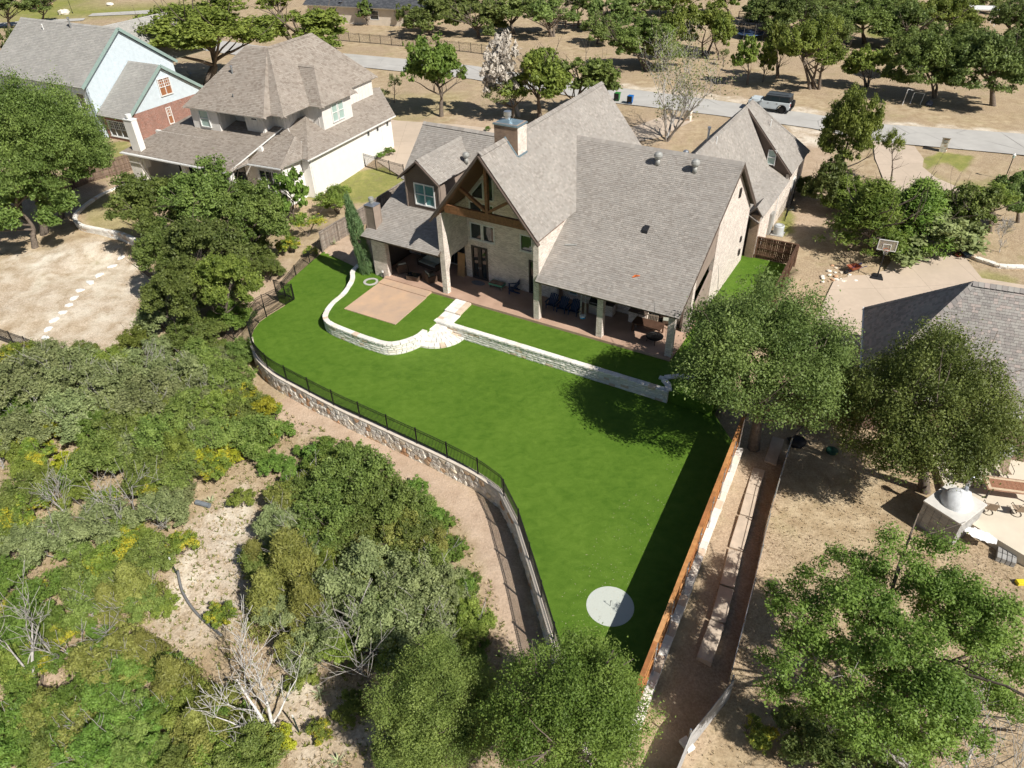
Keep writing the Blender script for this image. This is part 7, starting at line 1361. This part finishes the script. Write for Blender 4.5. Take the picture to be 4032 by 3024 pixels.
# ---- the thicket on the left: shrubs given as centre and radius
TH = 'scrub oaks and shrubs of the left thicket'
SCR = [
 ('s3', 'shrub', 'greyish scrub oak in the dense thicket between the yard fence and the bare path', [(-34.56,41.39,-2.08,2.48), (-32.28,42.67,-2.06,2.03), (-28.84,41.36,-2.19,2.32), (-24.97,39.51,-2,2.09), (-33.23,38.17,-2.53,1.9), (-30.47,38.64,-2.24,1.97), (-23.98,42.18,-1.99,2.01), (-27.95,44.41,-1.97,1.56), (-26.73,28.25,-2.93,1.61), (-23.87,28.83,-2.6,1.75), (-20.82,29.55,-2.21,1.5)]),
 ('s2', 'shrub', 'mid-green scrub oak in the dense thicket below the stepping-stone yard', [(-23.06,44.48,-1.88,1.74), (-20.06,41.62,-1.53,1.66), (-21.27,38.15,-1.74,1.88), (-22.93,35.65,-1.92,1.81), (-18.88,35.34,-1.71,1.65), (-17.77,37.99,-1.48,1.41), (-25.98,36.99,-2.1,1.7), (-26.42,34.01,-2.26,1.77), (-22.59,32.93,-2.08,1.59), (-20.25,32.84,-2.01,1.44), (-30.04,31.78,-2.54,1.43), (-29.66,29.15,-2.82,1.23), (-20.89,26.05,-2.49,1.53), (-23.32,25.47,-2.83,1.52)]),
 ('mixed', 'sumac', 'shrub turning from green to yellow among the left scrub', [(-18.77,39.4,-1.44,1.53), (-16.74,36.25,-1.65,1.37), (-18.69,33.5,-1.84,1.31), (-31.38,36.11,-2.57,1.38), (-16.29,38.16,-1.43,0.94), (-19.13,27.61,-2.21,1.05)]),
 ('bright', 'sumac', 'bright green broad-leaved shrub at the lower left corner', [(-24.9,21.6,-2.97,1.64), (-23.54,23.18,-2.87,1.45), (-23.55,17.88,-3.28,1.62), (-20.88,17.19,-3.24,1.39), (-19.34,19.44,-2.85,1.34), (-17.13,17.62,-2.97,1.29), (-13.41,17.46,-2.89,1.28), (-12.02,15.64,-2.66,1.22), (-17.13,15.95,-2.99,1.24), (-21.4,21.55,-2.81,1.17)]),
 ('olive', 'juniper', 'olive juniper with feathery sprays among the left scrub', [(-20.37,24.45,-2.73,1.37), (-11.86,24.99,-2.09,1.74), (-12.69,23.12,-2.12,1.44), (-10.64,22.48,-2.1,1.42), (-16.33,19.13,-2.89,1.33), (-14.57,16.93,-2.98,1.16), (-18.38,20.96,-2.8,1.04), (-21.39,23.74,-2.78,1.11), (-14.23,26.06,-2.14,1.02)]),
 ('oak', 'shrub', 'mid-green scrub oak between the bare path and the soil track below the wall', [(-9.39,30.69,-1.54,2.19), (-10.41,28.27,-1.84,1.85), (-7.54,28.69,-1.74,1.99), (-6.07,26.83,-1.79,1.54), (-11.9,30.27,-1.72,1.37), (-8.66,26.97,-1.83,1.55), (-5.71,28.58,-1.66,1.2)]),
 ('s3', 'shrub', 'silvery scrub oak in the clump left of the soil track, above the bottom-middle oak', [(-7.92,23.74,-1.98,2.04), (-5.68,23.02,-1.82,1.89), (-9.65,23.55,-2.09,1.45), (-6.87,21.02,-2.02,1.93), (-4.58,20.76,-1.93,1.58), (-9.59,20.62,-2.18,1.47), (-3.79,23.04,-1.61,1.3), (-10.5,20.35,-2.24,1.02)]),
 ('bright', 'sumac', 'small bright green sumac along the edge of the soil track', [(-11.33,34.27,-1.43,1.24), (-9.97,33.9,-1.34,0.88), (-13.83,35.05,-1.65,0.54), (-13.74,33.4,-1.68,0.82), (-5.88,30.69,-1.37,0.88), (-4.1,28.21,-1.49,0.79), (-3.48,26.01,-1.54,0.56), (-2.61,23.05,-1.49,0.95), (-2.11,21.69,-1.55,0.97), (-3.68,20.4,-1.89,1.01), (-2.73,19.32,-1.84,1.1), (-2.09,20.26,-1.64,0.78), (-12.14,33,-1.58,1.21), (-12.35,34.06,-1.56,1.17), (-9.78,32.75,-1.38,1.09), (-7.21,30.18,-1.52,1.15), (-4.9,28.4,-1.58,1.01), (-3.36,26.35,-1.52,0.82), (-2.76,23.93,-1.46,0.87), (-16.46,35.15,-1.69,1.38), (-15.17,33.59,-1.7,0.99), (-15.49,36.63,-1.62,0.98), (-13.83,31.32,-1.76,1.07)])]
for col, cr__, lb, L_ in SCR:
    for bp in L_: PEND.append((bush(lb, bp, cr__, col, 'scrub_juniper' if cr__ == 'juniper' else ('sumac' if cr__ == 'sumac' else 'scrub_oak'), 'shrub', lb, tall=1.0 if cr__ != 'juniper' else 1.15, twig=1 if col in ('s3', 'olive') else 0), WORD[col] + {'juniper': ' feathery juniper', 'sumac': ' broad-leaved shrub'}.get(cr__, ' scrub oak')))
for lb, bp, cr__, col in (('vivid yellow shrub on the path side of the thicket', (-18.62,36.39,-1.65,1.28), 'sumac', 'yellow'), ('large yellow-green sumac at the upper corner of the soil track', (-17.23,37.83,-1.49,1.62), 'sumac', 'yellow'), ('yellow sumac left of the upper corner of the soil track', (-18.93,34.3,-1.78,1.3), 'sumac', 'yellow'), ('yellow shrub in the middle of the upper thicket', (-24.93,39.03,-2,1.28), 'sumac', 'mixed'), ('yellow shrub right of the left-edge clearing', (-28.78,34.58,-2.42,1.26), 'sumac', 'yellow'), ('vivid yellow patch of shrub at the left edge', (-34.05,37.28,-2.58,1.19), 'sumac', 'yellow'), ('yellow shrub low in the left thicket', (-31.81,38.24,-2.42,1.11), 'sumac', 'yellow'), ('small yellow shrub beside the drain pipe', (-20.75,32.17,-2.09,0.63), 'sumac', 'yellow'),
    ('yellow-green sumac crest above the soil track', (-17.86,38.83,-1.41,1.14), 'sumac', 'mixed'), ('olive-green shrub against the white stucco house corner', (-17.17,69.2,0.14,1.95), 'shrub', 'elm'), ('scrubby shrub with grey twigs beside the grey picket fence', (-18.94,64.17,0.17,1.67), 'sparse', 'mixed'), ('yellow-green shrub below the grey picket fence', (-20.17,61.37,-0.04,1.11), 'sumac', 'mixed'),
    ('dense green shrub left of the young bright tree', (-24.03,65.85,-0.27,2.25), 'shrub', 'oak'), ('green shrub behind the iron boundary fence', (-21.23,56.78,-0.65,1.54), 'shrub', 'oak'), ('round green shrub in the thicket above the garden gate', (-23.62,59.32,-0.48,2.29), 'shrub', 'oak'), ('grey-green shrub left of the garden gate', (-24.66,52.6,-1.31,2.31), 'shrub', 'grey'),
    ('bright shrub at the boundary fence below the garden gate', (-22.54,50.26,-1.39,1.69), 'shrub', 'bright'), ('rounded shrub at the lower end of the stepping-stone yard', (-28.12,50.29,-1.41,2.06), 'shrub', 'grey'), ('green shrub where the yard fence meets the thicket', (-24.27,47.56,-1.5,1.98), 'shrub', 'oak'), ('low shrub beside the fieldstone wall end', (-20.49,45.47,-1.38,1.33), 'shrub', 'oak'),
    ('leafy shrub right of the lower yard fence', (-29.46,47.53,-1.65,1.45), 'shrub', 'elm'), ('shrub at the end of the lower yard fence', (-32.21,44.84,-1.69,1.57), 'shrub', 'grey'), ('shrub below the iron fence at the left edge', (-37.25,45.12,-1.62,1.4), 'shrub', 'grey'),
    ('dark shrub in deep shade below the bottom oaks', (-4.63,15.71,-2.01,1.21), 'shrub', 'deep'), ('dark shrub at the foot of the bottom-middle oak', (-2.03,16.67,-1.93,1.03), 'shrub', 'deep'), ('shaded green shrub at the bottom edge', (-5.8,15.08,-2.11,0.9), 'shrub', 'oak'),
    ('yellowing weed clump at the bottom by the post', (-11.03,16.49,-2.51,0.73), 'sumac', 'yellow'), ('low green weeds beside the bare path', (-15.54,23.18,-2.5,0.78), 'sumac', 'mixed'), ('low weedy shrub on the sand above the yucca', (-10.56,19.3,-2.38,0.76), 'sumac', 's1'), ('low weedy shrub on the sand right of the yucca', (-7.88,17.83,-2.39,0.77), 'sumac', 's1'), ('small weedy shrub at the lower steel stake', (-9.24,16.89,-2.49,0.59), 'sumac', 'mixed'), ('small weedy shrub left of the silt sleeve', (-18.85,24.06,-2.74,0.74), 'sumac', 's1'), ('low weedy shrub at the head of the bare path', (-16.67,31.08,-2.06,0.84), 'sumac', 's1'), ('yellow-tipped bush at the bottom of the right yard', (9.85,15.33,-1.13,0.83), 'sumac', 'mixed'), ('dark bushes under the lower right oak', (12.5,14.8,-1.14,1.73), 'shrub', 'deep'), ('green undergrowth under the lower right oak', (14.62,14.14,-1.26,1.33), 'shrub', 'oak'),
    ('small shrub between the cream wall and the white stucco porch', (-39.74,74.25,-0.28,1.09), 'shrub', 'oak'), ('clipped green shrub at the corner of the white stucco wall', (-13.49,83.49,0.9,0.7), 'oakS', 'bright'), ('second clipped shrub beside the white stucco wall', (-14.37,82.65,0.88,0.53), 'oakS', 'bright'), ('dark shrub beside the garage wall', (29.69,68.92,0.87,1.2), 'shrub', 'deep'), ('green shrub filling the foot of the tall cedar elm', (32.12,64.29,0.85,2.4), 'shrub', 'elm'), ('round green shrub between the two vivid junipers', (34.86,60.07,0.73,2.49), 'shrub', 'jun'), ('green shrub right of the vivid junipers', (39.11,61.49,0.84,2.11), 'shrub', 'jun'),
    ('small tree-like shrub behind the brick house roof', (-1.97,90.9,0.99,0.46), 'oakS', 'bright'), ('low shrub under the grey picket fence end', (-18.08,60.32,-0.05,0.68), 'sumac', 'mixed')): bush(lb, bp, cr__, col, tall=.9)
FIL = [('greyish or mid-green scrub oak filling the left thicket', [(-39.3,45.68,-1.6), (-30.19,46.85,-1.68), (-22.45,46.53,-1.52), (-16.93,39.72,-1.33), (-16.07,36.59,-1.63), (-16.72,33.21,-1.73), (-20.49,32.84,-2.02), (-20.47,26.32,-2.41), (-19.64,23.82,-2.77), (-21.34,21.96,-2.81), (-25.19,21.4,-2.98), (-27.4,22.83,-2.99), (-31.01,29.67,-2.68), (-29.55,30.67,-2.63), (-31.38,34.28,-2.57), (-34.04,35.28,-2.59)], ('s1', 's2', 's3', 's1', 'mixed', 'bright'), 62, 1.2),
  ('leafy scrub filling the lower left corner', [(-27.09,22.27,-2.98), (-25.19,21.4,-2.98), (-21.45,18.25,-3.21), (-20.68,20.4,-2.83), (-18.28,20.8,-2.8), (-12.12,17.01,-2.66), (-11.73,15.55,-2.61), (-23.92,16.23,-3.29)], ('bright', 's2', 's1', 'olive'), 34, 1.15),
  ('scrub filling the clump between the bare path and the soil track', [(-13.49,31.83,-1.71), (-10.14,32.59,-1.41), (-6.7,29.85,-1.53), (-4.59,26.75,-1.69), (-3.13,23.19,-1.52), (-2.12,20.54,-1.63), (-3.66,19.07,-1.96), (-10.59,20.21,-2.26), (-13.37,23.17,-2.17), (-14.4,26.2,-2.14), (-13.78,31.86,-1.72)], ('s3', 's2', 's2', 'olive', 's1'), 38, 1.1)]
for lb, po, cols, n_, rr in FIL:
    rng = random.Random(len(lb)); xs = [p[0] for p in po]; ys = [p[1] for p in po]; got = []; tries = 0
    while len(got) < n_ and tries < 6000:
        tries += 1; x = rng.uniform(min(xs), max(xs)); y = rng.uniform(min(ys), max(ys))
        if pt_in(x, y, po) and all((x - a) ** 2 + (y - b) ** 2 > 1.5 for a, b in got): got.append((x, y))
    for x, y in got:
        cl = rng.choice(cols); PEND.append((bush(lb, (x, y, gz(x, y), rr * rng.uniform(.75, 1.35)), 'shrub', cl, 'scrub_oak', 'shrub', lb, tall=1.0, twig=1 if rng.random() < .35 else 0), WORD[cl] + ' scrub oak'))
name_all()
# ---- ground litter and dry tufts in the scrub (nobody could count these)
def scatter(name, polys, n, size, mats, seed, label, cat, up=.5, tall=1.0):
    g = np.random.RandomState(seed); vs = []; fs = []
    xs = [p[0] for q in polys for p in q]; ys = [p[1] for q in polys for p in q]; X0, X1, Y0, Y1 = min(xs), max(xs), min(ys), max(ys); k = 0; lot = LOT
    while k < n:
        x = g.uniform(X0, X1); y = g.uniform(Y0, Y1)
        if not any(pt_in(x, y, q) for q in polys) or pt_in(x, y, lot): k += .05; continue
        z = gz(x, y) + .03; s_ = size * g.uniform(.5, 1.5); c = V((x, y, z))
        for b in range(5):
            a = g.uniform(0, 6.28); d = V((math.cos(a), math.sin(a), up + g.uniform(0, .9))).normalized() * s_ * tall; w = V((-math.sin(a), math.cos(a), 0)) * s_ * .16; i = len(vs)
            vs += [c - w, c + w, c + d + w * .3, c + d - w * .3]; fs.append((i, i + 1, i + 2, i + 3))
        k += 1
    o = ob(name, mesh(name, vs, fs, mats)); o['kind'] = 'stuff'; o['label'] = label; o['category'] = cat; return o
dry = m_leaf('dry_grass_blade', (.38, .29, .16), (.62, .52, .32), .2); wee = m_leaf('weed_blade', (.12, .15, .03), (.30, .31, .08), .25); lit = m_leaf('leaf_litter', (.20, .13, .08), (.42, .31, .20), .1)
A1 = [(-40.71,48.26,-1.6), (-22.62,47.12,-1.48), (-16.44,39.68,-1.32), (-10.6,35.55,-1.34), (-3.07,28.47,-1.38), (-0.97,23.05,-1.43), (-0.11,19.18,-1.53), (0.37,14.76,-1.69), (-23.92,16.23,-3.29)]
A2 = [(15.43,31.87,-0.61), (22.02,31.53,-0.56), (28.31,27.43,-0.49), (20.88,14.04,-1.46), (6.72,14.28,-1.07), (10.48,19.66,-0.95)]
scatter('dry_grass', [A1], 7000, .12, dry, 1, 'dry straw tufts over the scrub floor', 'grass')
scatter('weeds', [A1], 4500, .15, wee, 2, 'low green weeds over the scrub floor', 'weeds')
scatter('leaf_litter', [A1, A2], 3000, .07, lit, 3, 'brown leaf litter under the oaks', 'leaf litter', .05)
scatter('yard_grass', [A2], 4500, .07, dry, 5, 'dry grass tufts of the right yard', 'grass', .35)
